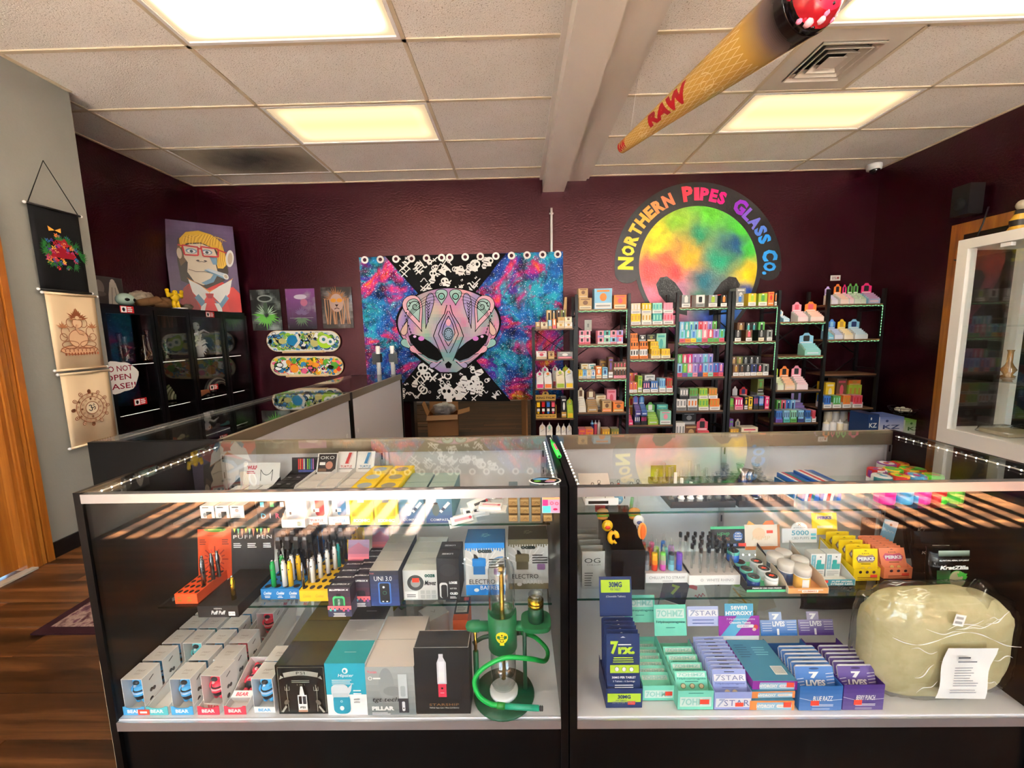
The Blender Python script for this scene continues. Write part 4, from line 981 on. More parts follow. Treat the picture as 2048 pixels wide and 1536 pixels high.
def sd_g(f,W_,H_):  # seated ornamental figure in brown line work
    cx = W_*.5
    def ell_line(x,y,a,b_,w_=.004,col=BR,t0=0,t1=2*PI,n=26): f.line([(x+a*math.cos(t0+(t1-t0)*i/n),y+b_*math.sin(t0+(t1-t0)*i/n)) for i in range(n+1)],w_,col)
    f.ell(cx,H_*.26,W_*.38,H_*.065,C(224,176,138)); ell_line(cx,H_*.26,W_*.38,H_*.065)
    for i in range(9): ell_line(cx+(i-4)*W_*.085,H_*.235,W_*.05,H_*.045,.003,BR,0,PI)
    f.ell(cx,H_*.41,W_*.2,H_*.12,C(232,190,150)); ell_line(cx,H_*.41,W_*.2,H_*.12)
    for sg in (-1,1):
        ell_line(cx+sg*W_*.18,H_*.33,W_*.17,H_*.05); ell_line(cx+sg*W_*.25,H_*.50,W_*.08,H_*.07,.004,BR,0,PI*1.6); ell_line(cx+sg*W_*.3,H_*.43,W_*.07,H_*.05); ell_line(cx+sg*W_*.13,H_*.62,W_*.08,H_*.06)
        burst(f,cx+sg*W_*.3,H_*.55,.0,.05,.3,2.8,6,.005,BR2,3)
    f.ell(cx,H_*.62,W_*.1,H_*.07,C(236,200,160)); ell_line(cx,H_*.62,W_*.1,H_*.07)
    f.line([(cx,H_*.60),(cx-.01,H_*.54),(cx+.012,H_*.48),(cx+.03,H_*.47),(cx+.034,H_*.5)],.014,C(226,178,138)); f.line([(cx-.008,H_*.60),(cx-.018,H_*.54),(cx+.004,H_*.47),(cx+.03,H_*.455)],.003,BR)
    f.poly([(cx-W_*.15,H_*.66),(cx+W_*.15,H_*.66),(cx+W_*.08,H_*.74),(cx,H_*.82),(cx-W_*.08,H_*.74)],BR2); burst(f,cx,H_*.66,.02,H_*.16,.2,PI-.2,11,.006,BR,8)
    f.ell(cx,H_*.69,.012,.012,C(236,200,160)); f.line([(cx-W_*.1,H_*.68),(cx+W_*.1,H_*.68)],.004,C(236,200,160))
    for i in range(12): f.ell(cx+(i-5.5)*W_*.06,H_*.205,.006,.01,BR,8)
def sd_o(f,W_,H_):  # mandala with the om sign
    cx,cy,R_ = W_*.5,H_*.5,W_*.40; asp = 1.0
    for k,(r_,n) in enumerate(((R_*.92,12),(R_*.72,16),(R_*.5,12))):
        for i in range(n):
            a = 2*PI*(i+.5*(k % 2))/n; x,y = cx+r_*math.cos(a),cy+r_*math.sin(a); s_ = r_*1.6/n*1.6
            f.ell(x,y,s_*.62,s_*.5,BR if k % 2 == 0 else BR2,12,a); f.k = 2+k*6+i % 3; f.ell(x,y,s_*.45,s_*.34,C(232,206,170),12,a); f.k = 3+k*6+i % 3; f.ell(x,y,s_*.2,s_*.16,BR,8,a); f.k = 2+k*6
    f.k = 24; f.ring(cx,cy,R_*.6,R_*.635,BR,32); f.ring(cx,cy,R_*.80,R_*.83,BR,32); f.ell(cx,cy,R_*.33,R_*.33,C(236,216,184),28); f.ring(cx,cy,R_*.32,R_*.36,BR,28)
    s_ = R_*.2; K = C(30,22,20)
    f.line([(cx-s_*.8,cy+s_*.6),(cx-s_*.5,cy+s_*.85),(cx-s_*.1,cy+s_*.6),(cx-s_*.3,cy+s_*.15),(cx,cy-s_*.2),(cx-s_*.1,cy-s_*.7),(cx-s_*.5,cy-s_*.8),(cx-s_*.9,cy-s_*.4)],s_*.24,K)
    f.line([(cx-s_*.25,cy+s_*.12),(cx+s_*.3,cy-s_*.1),(cx+s_*.6,cy+s_*.25),(cx+s_*.85,cy+s_*.0),(cx+s_*.75,cy-s_*.5),(cx+s_*.4,cy-s_*.55)],s_*.2,K)
    f.line([(cx+s_*.15,cy+s_*.75),(cx+s_*.45,cy+s_*.58),(cx+s_*.8,cy+s_*.8)],s_*.14,K); f.ell(cx+s_*.5,cy+s_*.98,s_*.13,s_*.13,K,8)
CRM2 = C(232,206,168)
scroll('hanging_scroll','black cloth scroll with neon mushrooms and flowers hung by a cord',(53,405),(156,432),(178,587),(82,578),C(24,24,26),sd_,C(24,24,24),(86,321))
scroll('hanging_scroll','cream cloth scroll with a seated elephant-headed figure in brown linework',(89,585),(187.5,593),(209,733.6),(114,741),CRM2,sd_g,CRM2)
scroll('hanging_scroll','cream cloth scroll with a brown mandala around an om sign',(119,749),(213,741),(236,872),(144.5,897),CRM2,sd_o,CRM2)

# ------------------------------------------------------------------ painting on top of the cabinet, across the room corner
Pl,Pr = Vector((-3.44,4.10,KH+.005)),Vector((-2.985,4.46,KH+.005))
W_ = (Pr-Pl).length; H_ = .915
pt = thing('canvas_painting','canvas painting of a smoking ape in red glasses and suit','painting',Pl,math.atan2(Pr.y-Pl.y,Pr.x-Pl.x)); pt.rotation_euler = (math.radians(-5),0,math.atan2(Pr.y-Pl.y,Pr.x-Pl.x))
MB().box(0,W_,0,.03,0,H_,C(60,44,74)).build('canvas','matte',pt)
b = MB(); f = front_face(b,0,0,0); f.step = .00035
U = lambda pts: [(x*W_,y*H_) for x,y in pts]
fill(f,[H_*i/30 for i in range(31)],lambda y: 0,lambda y: W_,20,lambda x,y: mixc(C(70,50,86),C(96,74,112),.5+fbm(x,y,5,3)*.9))
DK,FUR,SKIN,SK2,BLU,YEL,YE2,RD,RD2 = C(46,34,24),C(96,72,44),C(226,212,190),C(196,178,156),C(110,150,180),C(224,176,40),C(180,130,24),C(200,40,34),C(140,24,28)
f.poly(U([(.06,0),(.18,.26),(.34,.36),(.72,.36),(.9,.28),(1,.22),(1,0)]),RD); f.poly(U([(.06,0),(.18,.26),(.26,.3),(.40,.0)]),RD2); f.poly(U([(1,.22),(.9,.30),(.78,.14),(.82,0),(1,0)]),C(186,34,32))
f.poly(U([(.16,.34),(.14,.56),(.18,.8),(.34,.88),(.6,.88),(.82,.74),(.86,.46),(.78,.36),(.5,.26),(.3,.3)]),DK)
f.poly(U([(.24,.38),(.40,.26),(.58,.18),(.78,.24),(.92,.40),(.72,.30),(.55,.24),(.38,.32)]),C(226,150,70))
f.poly(U([(.26,.36),(.30,.22),(.42,.10),(.54,.22),(.42,.30)]),WHITE); f.poly(U([(.54,.22),(.68,.10),(.84,.22),(.9,.38),(.70,.30)]),WHITE); f.poly(U([(.32,.16),(.42,.04),(.46,.12),(.38,.2)]),BLU); f.poly(U([(.60,.14),(.68,.03),(.82,.16),(.78,.2),(.68,.10)]),BLU)
f.poly(U([(.40,.06),(.46,.10),(.66,.10),(.70,.04),(.70,0),(.38,0)]),WHITE)
f.poly(U([(.48,.21),(.60,.21),(.58,.14),(.64,0),(.44,0),(.50,.14)]),C(206,28,36)); f.poly(U([(.49,.21),(.59,.21),(.57,.155),(.51,.155)]),C(160,20,28))
f.poly(U([(.18,.50),(.14,.66),(.20,.80),(.26,.74),(.26,.56)]),FUR)
f.ell(W_*.18,H_*.64,W_*.035,H_*.06,SK2,14)
# hair, face, muzzle
f.poly(U([(.20,.70),(.20,.80),(.30,.88),(.48,.91),(.66,.88),(.80,.80),(.84,.66),(.78,.62),(.70,.72),(.5,.78),(.3,.76)]),YEL)
for i in range(26):
    x = .24+.022*i; f.line(U([(x,.75+.02*math.sin(i)),(x+.03,.82+.03*math.sin(i*.12*3.1)),(x+.09,.875-.0028*(i-13)**2*.14)]),.004,YE2 if i % 2 else C(244,206,90)); f.k = 18+i % 4
f.poly(U([(.24,.72),(.34,.75),(.5,.765),(.68,.72),(.72,.62),(.66,.52),(.3,.52),(.24,.6)]),SKIN)
f.poly(U([(.28,.54),(.38,.60),(.56,.60),(.68,.54),(.70,.44),(.62,.34),(.46,.30),(.34,.34),(.26,.44)]),SKIN)
f.poly(U([(.50,.305),(.62,.34),(.70,.44),(.66,.46),(.58,.38),(.44,.325)]),BLU); f.poly(U([(.60,.62),(.72,.62),(.70,.54),(.64,.54)]),BLU)
f.line(U([(.28,.47),(.38,.45),(.5,.455),(.62,.44)]),.006,C(120,96,80)); f.line(U([(.40,.575),(.44,.56),(.48,.565),(.52,.56),(.56,.575)]),.006,C(60,44,36)); f.ell(W_*.43,H_*.575,.012,.007,C(60,44,36)); f.ell(W_*.53,H_*.575,.012,.007,C(60,44,36))
for ex in (.35,.57): f.ell(W_*ex,H_*.675,.046,.026,BLU,16); f.ell(W_*ex,H_*.672,.034,.018,WHITE,14); f.ell(W_*ex,H_*.672,.014,.015,C(40,60,80),12)
f.poly(U([(.74,.72),(.82,.72),(.86,.56),(.78,.50),(.70,.50),(.72,.62)]),YEL)
for i in range(9): f.line(U([(.73+.013*i,.68),(.71+.015*i,.6),(.70+.012*i,.52)]),.004,YE2 if i % 2 else C(244,210,90))
f.ell(W_*.90,H_*.62,W_*.062,H_*.10,WHITE,20,-.15); f.ell(W_*.905,H_*.62,W_*.036,H_*.07,SK2,18,-.15)
for x0,x1 in ((.23,.45),(.49,.74)):
    q = U([(x0,.73),(x1,.72),(x1-.01,.63),(x0+.02,.625),(x0,.73)]); f.line(q,.014,C(190,26,34)); f.k -= 1
f.line(U([(.45,.705),(.49,.705)]),.014,C(190,26,34)); f.line(U([(.74,.71),(.86,.68)]),.012,C(190,26,34)); f.line(U([(.23,.72),(.17,.73)]),.012,C(190,26,34))
f.poly(U([(.50,.465),(.56,.49),(.82,.44),(.80,.375)]),C(200,212,222)); f.poly(U([(.50,.465),(.80,.375),(.80,.395),(.52,.475)]),BLU); f.ell(W_*.81,H_*.408,.024,.032,WHITE,16,.3); f.ell(W_*.81,H_*.408,.014,.02,SK2,12,.3)
b.build('painted_picture','satin',pt)

# ------------------------------------------------------------------ things on top of the cabinet
TZ = KH+.0005
def top_pos(px,x): q = on_x(px,612,x); return q.y
y_ = top_pos(252,-3.12)
t = thing('alien_figurine','mint green alien head ornament on top of the black cabinet','figurine',(-3.12,y_,TZ))
MB().ball((0,0,.052),.056,C(176,206,194),18,12,(.95,1.2,.92)).build('head','gloss',t)
for sg in (-1,1):
    b = MB(); b.ball((.042,.002+sg*.026,.05),.022,BLACK,12,8,(.5,1.0,.62)); o = b.build('eye','gloss',t)
def rock(name,label,cat,loc,sz,col,sd,m='matte'):
    b = MB(); n,mm = 22,14; vs = []; b.ball((0,0,0),1,col,n,mm); nv = []
    for v in b.v:
        k = 1+.32*MN.fractal(Vector(v)*1.7+Vector((sd,sd*2,0)),1,2,4); nv.append((v[0]*k*sz[0],v[1]*k*sz[1],max(-.0,(v[2]*k*.5+.5)*sz[2])))
    b.v = nv; cs2 = []
    for f_ in b.f:
        p = Vector(nv[f_[0]]); cs2.append(mixc(col,tuple(c*.5 for c in col[:3])+(1,),.5+MN.noise(p*40)*.9))
    b.c = cs2; return b.build(name,m,None,loc,None,label,cat)
rock('mineral_rock','craggy white rock between the alien head and the driftwood','rock',(-3.3,top_pos(283,-3.3),TZ),(.08,.12,.15),C(206,196,176),3)
b = MB()
for k in range(5):
    yy = -.16+k*.06; b.tube([(0,yy-.1,.03+.01*k),(.02*math.sin(k),yy,.05+.02*math.sin(k*2)),(0,yy+.12,.025)],[.03,.036,.014],C(120,88,58),8)
b.build('driftwood','matte',None,(-3.12,top_pos(330,-3.12),TZ),None,'brown driftwood lying on the black cabinet beside the white rock','driftwood')
# yellow muscled figurine with raised arms
YC = C(232,190,20); y_ = top_pos(352,-3.08)
fg = thing('figurine','yellow muscular figurine flexing both arms on the black cabinet','figurine',(-3.08,y_,TZ+.012))
b = MB(); b.ball((0,0,.095),.034,YC,14,10,(.8,1.25,1.1)); b.ball((0,0,.06),.022,YC,12,8,(.8,1.1,1)); b.ball((.004,0,.137),.02,YC,12,8)
for sg in (-1,1):
    b.tube([(0,sg*.012,.06),(0,sg*.022,.03),(.004,sg*.02,.0)],[.018,.016,.014],YC,8); b.ball((.006,sg*.022,.006),.014,YC,8,6,(1.3,1,.6))
    b.tube([(0,sg*.034,.115),(0,sg*.07,.105),(0,sg*.078,.14)],[.019,.019,.014],YC,8); b.ball((0,sg*.078,.15),.016,YC,8,6)
b.build('body','gloss',fg)
b = MB()
for sg in (-1,1): b.ball((.02,sg*.008,.14),.004,BLACK,6,5)
b.build('eyes','gloss',fg)['kind'] = 'stuff'
t = MB().lathe([(0,0),(.055,.0),(.06,.01),(.055,.012),(0,.009)],WHITE,20).build('dish','gloss',None,(-3.06,y_+.02,TZ),None,'small white dish under the yellow figurine','dish')
rock('mineral_rock','small grey stone resting beside the yellow figurine','rock',(-3.09,top_pos(372,-3.09)+.02,TZ),(.035,.04,.055),C(130,120,106),8)
q0 = on_x(200,552,-3.3)
o = MB().box(0,.006,0,.26,0,.24,C(60,58,56)).build('framed_photo','satin',None,(-3.3,on_x(200,600,-3.3).y-.06,TZ),None,'dark photograph of a pale robed statue leaning on the cabinet','photograph')
b = MB(); f = Face(b,(.006,0,0),(0,1,0),(0,0,1)); f.poly([(.12,0),(.24,0),(.22,.12),(.2,.2),(.15,.2),(.13,.1)],C(190,184,174)); f.ell(.175,.2,.02,.026,C(196,190,180)); f.line([(.15,.02),(.165,.16)],.006,C(120,114,106)); f.line([(.2,.02),(.19,.16)],.006,C(120,114,106)); f.ell(.06,.15,.04,.06,C(120,116,110)); f.ell(.06,.1,.05,.02,C(90,86,82)); b.build('photo_print','satin',o)
# sign and stickers on the doors
o = thing('paper_sign','white cloud-shaped paper sign in red pen on the cabinet door','sign',(KX+.0195,KY0+.02-(on_x(304,750,KX).y-on_x(275,750,KX).y),1.0))
q1,q2 = on_x(222,727,KX+.02),on_x(273,778,KX+.02); cy = KY0+.16; W2 = .30
b = MB(); pts = []
for i in range(28):
    a = 2*PI*i/28; pts.append((.16+.17*math.cos(a)*(1+.05*math.sin(5*a)),q2.z-1.0+(q1.z-q2.z)/2+(q1.z-q2.z)*.56*math.sin(a)*(1+.06*math.cos(7*a))))
b.prism([(x,y) for x,y in pts],0,.0012,WHITE,axis='x'); b.build('paper','matte',o)
b = MB(); f = Face(b,(.0013,0,q2.z-1.0),(0,1,0),(0,0,1)); hh = q1.z-q2.z; RP = C(150,26,60)
f.text('DO NOT',.17,hh*.80,hh*.2,RP,.23,bold=.01); f.text('OPEN',.165,hh*.5,hh*.2,RP,.2,bold=.01); f.text('CASE!!',.17,hh*.18,hh*.2,RP,.25,bold=.01); b.build('handwriting','matte',o)
for px_,py_,lab in ((254,619,'top of the first cabinet door'),(420,629,'top of the third cabinet door'),(281,803,'lower part of the first cabinet door'),(428,774,'middle of the third cabinet door')):
    q = on_x(px_,py_,KX+.0188); o = MB().box(0,.0008,-.055,.055,-.026,.026,C(200,40,44)).build('warning_sticker','gloss',None,(KX+.0188,q.y,q.z),None,f'red and white warning sticker on the {lab}','sticker','warning stickers on the black cabinet')
    b = MB(); f = Face(b,(.0009,0,0),(0,1,0),(0,0,1)); f.rect(-.05,-.004,-.022,.022,WHITE); f.ell(-.028,.0,.012,.014,C(40,20,20)); f.rect(-.034,-.022,-.016,-.004,C(40,20,20)); f.lines(.002,.05,.018,3,.014,.008,WHITE,3); b.build('sticker_print','gloss',o)
# glass pieces in the cabinet
def bong(h,r_,kind):
    if kind == 0: return [(0,0),(r_,0),(r_*1.02,.01),(r_*.9,h*.28),(r_*.36,h*.42),(r_*.34,h*.9),(r_*.46,h*.96),(r_*.46,h)]
    if kind == 1: return [(0,0),(r_*.8,0),(r_*.9,h*.04),(r_*.5,h*.1),(r_*.95,h*.28),(r_*.5,h*.45),(r_*.35,h*.55),(r_*.33,h*.92),(r_*.45,h)]
    return [(0,0),(r_*.85,0),(r_*.9,h*.03),(r_*.4,h*.06),(r_*.38,h*.85),(r_*.5,h*.9),(r_*.5,h)]
tints = {'clear': (.93,.95,.95,1),'amber': (.85,.62,.35,1),'green': (.45,.75,.35,1),'pink': (.9,.6,.62,1),'purple': (.55,.4,.7,1)}
for k_,v_ in tints.items(): glass_mat('tint_'+k_,v_,1.5,.02,.10)
rr = random.Random(17); zsh = {0: KZ[0],1: KZ[1],2: KZ[2]}
lbl = {0: 'beaker',1: 'bulb',2: 'straight'}
seen = {}
pos_y = [.08+.105*i for i in range(14)]
for i,yy in enumerate(pos_y):
    if 7 <= i <= 10: continue
    tk = ['clear','amber','pink','clear','amber','pink','green','green','clear','clear','clear','clear','clear','clear'][i]; kd = [0,1,2,0,1,0,1,2,0,0,0,2,1,0][i]; h = rr.uniform(.17,.27); r_ = rr.uniform(.04,.05)
    door_n = ['first','second','third','fourth'][min(3,int(yy/LY*4))]
    lab = f'{tk} glass {lbl[kd]} water pipe on the top shelf behind the {door_n} cabinet door'
    t = thing('glass_pipe',lab,'glass pipe',(KX-.16-.06*(i % 2),KY0+yy,KZ[0]),rr.uniform(0,6),'glass pipes on the top cabinet shelf')
    MB().lathe(bong(h,r_,kd),WHITE,16).build('body','tint_'+tk,t)
    MB().tube([(r_*.6,0,h*.2),(r_*1.5,0,h*.42)],.007,WHITE,8).build('downstem','tint_'+tk,t)
    MB().lathe([(.006,0),(.016,.02),(.017,.024),(.0,.012)],WHITE,10,(r_*1.5,0,h*.42)).build('bowl_piece','tint_'+tk,t)
# white glass skeleton-like sculpture
q = on_x(400,700,KX-.16)
t = thing('glass_sculpture','frosted white glass sculpture of tangled branches behind the third cabinet door','sculpture',(KX-.16,q.y,KZ[0]))
b = MB(); rr = random.Random(5); b.tube([(0,0,0),(0,-.01,.15),(0,-.02,.27)],[.03,.022,.012],WHITE,10); b.ball((0,-.02,.3),.033,WHITE,12,8,(1,.9,1.15))
for i in range(20):
    a = rr.uniform(-1,1); z = .02+.011*i; b.tube([(0,0,z),(.02,a*.06,z+.03),(.03*math.cos(i),a*.13,z+.0+.02*math.sin(i))],[.012,.009,.004],WHITE,7)
b.build('body','satin',t)
for sg in (-1,1): MB().ball((.03,-.02+sg*.012,.305),.007,BLACK,8,6).build('eye_socket','gloss',t)
# domed glass pieces and small pieces on lower shelves
for i,(px_,col) in enumerate(((360,C(90,96,70)),(440,C(60,62,66)),(482,C(50,40,40)))):
    q = on_x(px_,765,KX-.2); o = MB(); n = 16
    for k in range(5):
        r_ = .17-.02*k; o.tube([(.012*k,r_*math.cos(PI*j/n),.01+r_*.85*math.sin(PI*j/n)) for j in range(n+1)],.011,mixc(col,C(190,190,170),(k % 2)*.35),6)
    o.build('glass_arch','gloss',None,(KX-.24,q.y,KZ[1]+.002),None,['olive striped arched glass piece on the middle cabinet shelf','grey striped arched glass piece on the middle cabinet shelf','dark red arched glass piece on the middle cabinet shelf'][i],'glass piece')
rr = random.Random(9)
nmz = ['brown','amber','grey','teal','red','cream','olive']
cz = [C(120,80,50),C(180,120,60),C(110,110,110),C(60,140,140),C(150,50,40),C(200,190,160),C(110,110,60)]
for i in range(12):
    k = i % 7; yy = .1+i*.115; b = MB(); c_ = cz[k]
    b.tube([(0,-.05,.02),(0,0,.018),(0,.045,.03)],[.008,.012,.02],c_,8); b.ball((0,.05,.032),.022,c_,10,8)
    o = b.build('spoon_pipe','gloss',None,(KX-.12,KY0+yy,KZ[1 if i < 3 else 2]+.001 if False else KZ[2]+.001),rr.uniform(-.5,.5),f'{nmz[k]} glass spoon pipe on the lowest lit shelf of the black cabinet','glass pipe','spoon pipes in the black cabinet')
b = MB(); c_ = C(206,130,90); b.tube([(0,-.12,.03),(.02,-.05,.05),(0,.02,.035),(.02,.1,.05),(0,.15,.03)],[.01,.03,.034,.02,.01],c_,10); b.ball((0,-.04,.07),.03,c_,12,8)
q = on_x(395,785,KX-.1); b.build('glass_dragon','gloss',None,(KX-.1,q.y,KZ[1]+.0),None,'orange glass creature lying on the middle shelf behind the third cabinet door','figurine')

# ------------------------------------------------------------------ odds and ends
for px_,lab in ((766,'white cylindrical post with a black clip beside the first curtain fold'),(792,'white cylindrical post with a black clip at the counter corner')):
    q = on_z(px_,747,CH); t = thing('clip_post',lab,'post',(q.x,min(q.y,3.93),CH+.0012))
    MB().lathe([(0,0),(.021,0),(.021,.27),(.018,.275),(0,.275)],WHITE,16).build('tube','satin',t)
    MB().box(-.028,.028,-.03,.028,.12,.20,BLACK).build('clip','black_plastic',t)
    MB().box(.02 if px_ > 780 else -.052,.052 if px_ > 780 else -.02,-.024,-.006,.10,.21,BLACK).build('clip_arm','black_plastic',t)
# carton in the back room
q = on_z(877,872,0)
cb = thing('cardboard_box','open cardboard carton with bubble wrap on the back room floor','box',(-1.02,5.42,0),.12)
KR = C(170,122,74)
MB().box(-.2,.2,-.16,-.155,0,.28,KR).box(-.2,.2,.155,.16,0,.28,KR).box(-.2,-.195,-.155,.155,0,.28,KR).box(.195,.2,-.155,.155,0,.28,KR).box(-.195,.195,-.155,.155,0,.005,KR).build('carton','card',cb)
for pts in (((-.2,-.16,.28),(.2,-.16,.28),(.2,-.28,.24),(-.2,-.28,.24)),((.2,-.16,.28),(.2,.16,.28),(.36,.16,.32),(.36,-.16,.32)),((-.2,.16,.28),(.2,.16,.28),(.2,.24,.42),(-.2,.24,.42)),((-.2,-.16,.28),(-.2,.16,.28),(-.26,.16,.44),(-.26,-.16,.44))):
    b = MB(); b.poly(pts,KR); o = b.build('flap','card',cb); o.modifiers.new('t','SOLIDIFY').thickness = .004
bw = rock('bubble_wrap','clear bubble wrap','wrap',(0,0,0),(.16,.13,.2),C(214,208,196),5,'satin'); bw.parent = cb; bw.location = (0,0,.22); del bw['category']; del bw['label']
o = MB().box(0,.02,0,.5,0,.62,KR).build('cardboard_sheet','card',None,(on_y(1052,810,4.72).x,4.8,0),.1,'brown cardboard panel leaning inside the doorway under the tapestry','cardboard')
# rug and pale board at the counter end
def rug_mat():
    m = mat('rug_pattern',C(90,50,60),.95,spec=.1); v = coords(m,'Object',(9,9,9)); vo = nn(m,'ShaderNodeTexVoronoi'); vo.inputs['Scale'].default_value = 1.6; lk(m,v,vo.inputs['Vector'])
    n = noise(m,v,2,4); r = ramp(m,n.outputs[0],[(.35,C(70,34,44)),(.5,C(150,128,118)),(.6,C(96,60,72)),(.7,C(60,50,56))]); lk(m,r.outputs[0],P(m).inputs['Base Color']); bump(m,vo.outputs[0],.4,.01)
rug_mat()
t = thing('floor_rug','worn purple patterned rug on the wood floor beside the counter','rug',(-2.28,1.70,.0005))
MB().box(.045,1.145,.045,.945,0,.008,G).build('rug_field','rug_pattern',t)
RB = C(44,16,24); MB().box(0,1.19,0,.045,0,.007,RB).box(0,.045,.045,.945,0,.007,RB).box(1.145,1.19,.045,.945,0,.007,RB).box(0,1.19,.945,.99,0,.007,RB).build('rug_border','matte',t)
MB().box(-1.185,-1.145,1.02,1.06,0,.46,C(176,160,134)).build('pale_board','matte',None,None,None,'pale narrow board standing against the black end of the counter','board')
# on and in the white cabinet, speaker
t = thing('wall_speaker','small black speaker bracketed on the maroon wall above the wood casing','speaker',(XR-.002,3.60,2.24))
MB().box(-.16,-.04,-.07,.07,0,.24,BLACK).build('box','black_plastic',t); MB().box(-.04,0,-.02,.02,.08,.16,BLACK).build('bracket','black_plastic',t)
MB().lathe([(0,0),(.05,0),(.046,-.006),(0,-.014)],C(30,30,32),16,(-.16,0,.09),'x').build('cone','matte',t)
pts = [(XR-.03,3.5,2.28),(XR-.06,3.5,2.15),(XR-.05,3.56,2.0),(XR-.08,3.6,1.9),(XR-.03,3.64,1.86),(XR-.03,3.72,1.9)]
MB().tube(pts,.006,BLACK,6).build('cable','satin',None,None,None,'black cable hanging from the wall speaker past the wood casing','cable')
q = on_x(2040,420,WX+.25)
t = thing('figurine','black and gold figurine standing on top of the white cabinet','figurine',(WX+.2,on_x(2043,430,WX+.2).y,WH+.0005))
b = MB(); b.lathe([(0,0),(.06,0),(.065,.02),(.05,.05),(.055,.09),(.035,.13),(.03,.16),(0,.17)],[C(40,34,30),C(206,160,50),C(206,160,50),C(40,36,34),C(206,160,50),C(40,36,34),C(180,170,150)],14); b.build('body','satin',t)
MB().ball((0,0,.19),.035,C(170,160,140),12,8).build('head','satin',t)
for i,(yy,sx_,lab) in enumerate(((.5,.17,'crumpled clear plastic bag on the floor of the white cabinet'),(.95,.15,'flat clear plastic bag beside the crumpled one in the white cabinet'))):
    b = MB(); b.ball((0,0,0),1,C(206,190,160),18,10); b.v = [(v[0]*.18*(1+.3*MN.noise(Vector(v)*2)),v[1]*sx_*(1+.3*MN.noise(Vector(v)*2.2)),max(0,(v[2]*.5+.5)*(.14 if i == 0 else .06)*(1+.4*MN.noise(Vector(v)*3)))) for v in b.v]
    b.build('plastic_bag','bag_film',None,(WX+.24,1.95+yy,.5505),None,lab,'bag')
    b2 = MB(); b2.box(-.12,.12,-sx_*.6,sx_*.6,.002,.03,C(196,180,150)); 
    b2.build('folded_paper','card',None,(WX+.24,1.95+yy,.5515),None,f'tan folded paper inside the {"crumpled" if i == 0 else "flat"} clear bag','paper')
for z_,n_ in ((.95,5),(1.33,4)):
    for i in range(n_):
        yy = 2.25+i*.19; c_ = cz[(i*3+n_) % 7]; b = MB(); b.lathe(bong(.2,.045,i % 3),WHITE,14)
        b.build('glass_pipe','tint_'+['clear','green','purple','clear','amber'][i],None,(WX+.3,yy,z_+.0005),0,f'{["clear", "green", "purple", "short clear", "amber"][i]} glass {lbl[i % 3]} pipe on the {"lower" if z_ < 1 else "upper"} shelf of the white cabinet','glass pipe')
# ================================================================== GOODS ON THE RACKS
NC = {'white': C(232,230,226),'black': C(26,26,28),'grey': C(140,142,142),'pink': C(236,150,170),'rose': C(214,84,104),'orange': C(232,128,50),'yellow': C(240,200,40),'gold': C(196,150,60),'teal': C(80,176,170),'mint': C(150,214,190),'green': C(90,170,80),'lime': C(170,200,60),
      'blue': C(60,120,200),'sky': C(140,196,226),'navy': C(34,50,110),'purple': C(120,80,170),'lilac': C(170,150,210),'magenta': C(220,40,120),'red': C(200,40,44),'brown': C(110,74,50),'kraft': C(196,160,108),'cream': C(232,220,190),'olive': C(120,124,60)}
def m_carton(w,d,h,c1,c2,c3,sd=0):
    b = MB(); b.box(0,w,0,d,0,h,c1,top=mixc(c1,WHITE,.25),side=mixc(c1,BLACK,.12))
    f = front_face(b,0,0,0); f.step = .0006
    f.rect(w*.04,w*.96,h*.03,h*.30,c2); f.rect(w*.1,w*.9,h*.12,h*.2,mixc(c2,BLACK if sum(c2[:3]) > 1.2 else WHITE,.55)); f.ell(w*.5,h*.58,w*.2,h*.2,c3,10); f.rect(w*.15,w*.85,h*.84,h*.92,c3)
    return b
def m_slim(w,d,h,c1,c2,c3,sd=0):   # slim box: white base band, coloured front, device picture
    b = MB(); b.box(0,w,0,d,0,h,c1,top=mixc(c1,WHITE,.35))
    f = front_face(b,0,0,0); f.step = .0006
    f.rect(0,w,0,h*.30,c2); f.rrect(w*.3,w*.7,h*.38,h*.86,w*.08,c3,2); f.rect(w*.18,w*.82,h*.12,h*.18,mixc(c2,BLACK,.6)); f.rect(w*.4,w*.6,h*.86,h*.95,WHITE)
    return b
def m_display(w,d,h,c1,c2,c3,sd=0):  # sloped counter display with header card
    b = MB(); hf,hb = h*.22,h*.52
    for x in (0,w-.002): b.prism([(0,0),(d,0),(d,hb),(0,hf)],x,x+.002,c1,axis='x')
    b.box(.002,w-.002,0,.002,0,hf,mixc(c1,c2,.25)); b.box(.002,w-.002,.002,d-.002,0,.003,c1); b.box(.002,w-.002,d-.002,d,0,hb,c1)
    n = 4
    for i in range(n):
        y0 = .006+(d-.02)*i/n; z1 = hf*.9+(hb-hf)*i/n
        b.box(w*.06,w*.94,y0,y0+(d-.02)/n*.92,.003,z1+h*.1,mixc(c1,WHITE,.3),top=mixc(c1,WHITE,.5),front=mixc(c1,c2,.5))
    pts = [(w*.06,hb),(w*.94,hb),(w*.94,h*.86),(w*.74,h*.9),(w*.62,h),(w*.38,h),(w*.26,h*.9),(w*.06,h*.86)]
    b.prism(pts,d-.004,d-.001,c2,axis='y')
    f = front_face(b,0,0,d-.004); f.step = .0006; f.rrect(w*.3,w*.7,h*.62,h*.88,w*.06,c3,2); f.rect(w*.14,w*.86,h*.55,h*.59,WHITE)
    f = front_face(b,0,0,0); f.step = .0006; f.rect(w*.15,w*.85,hf*.35,hf*.65,mixc(c2,WHITE,.7))
    return b
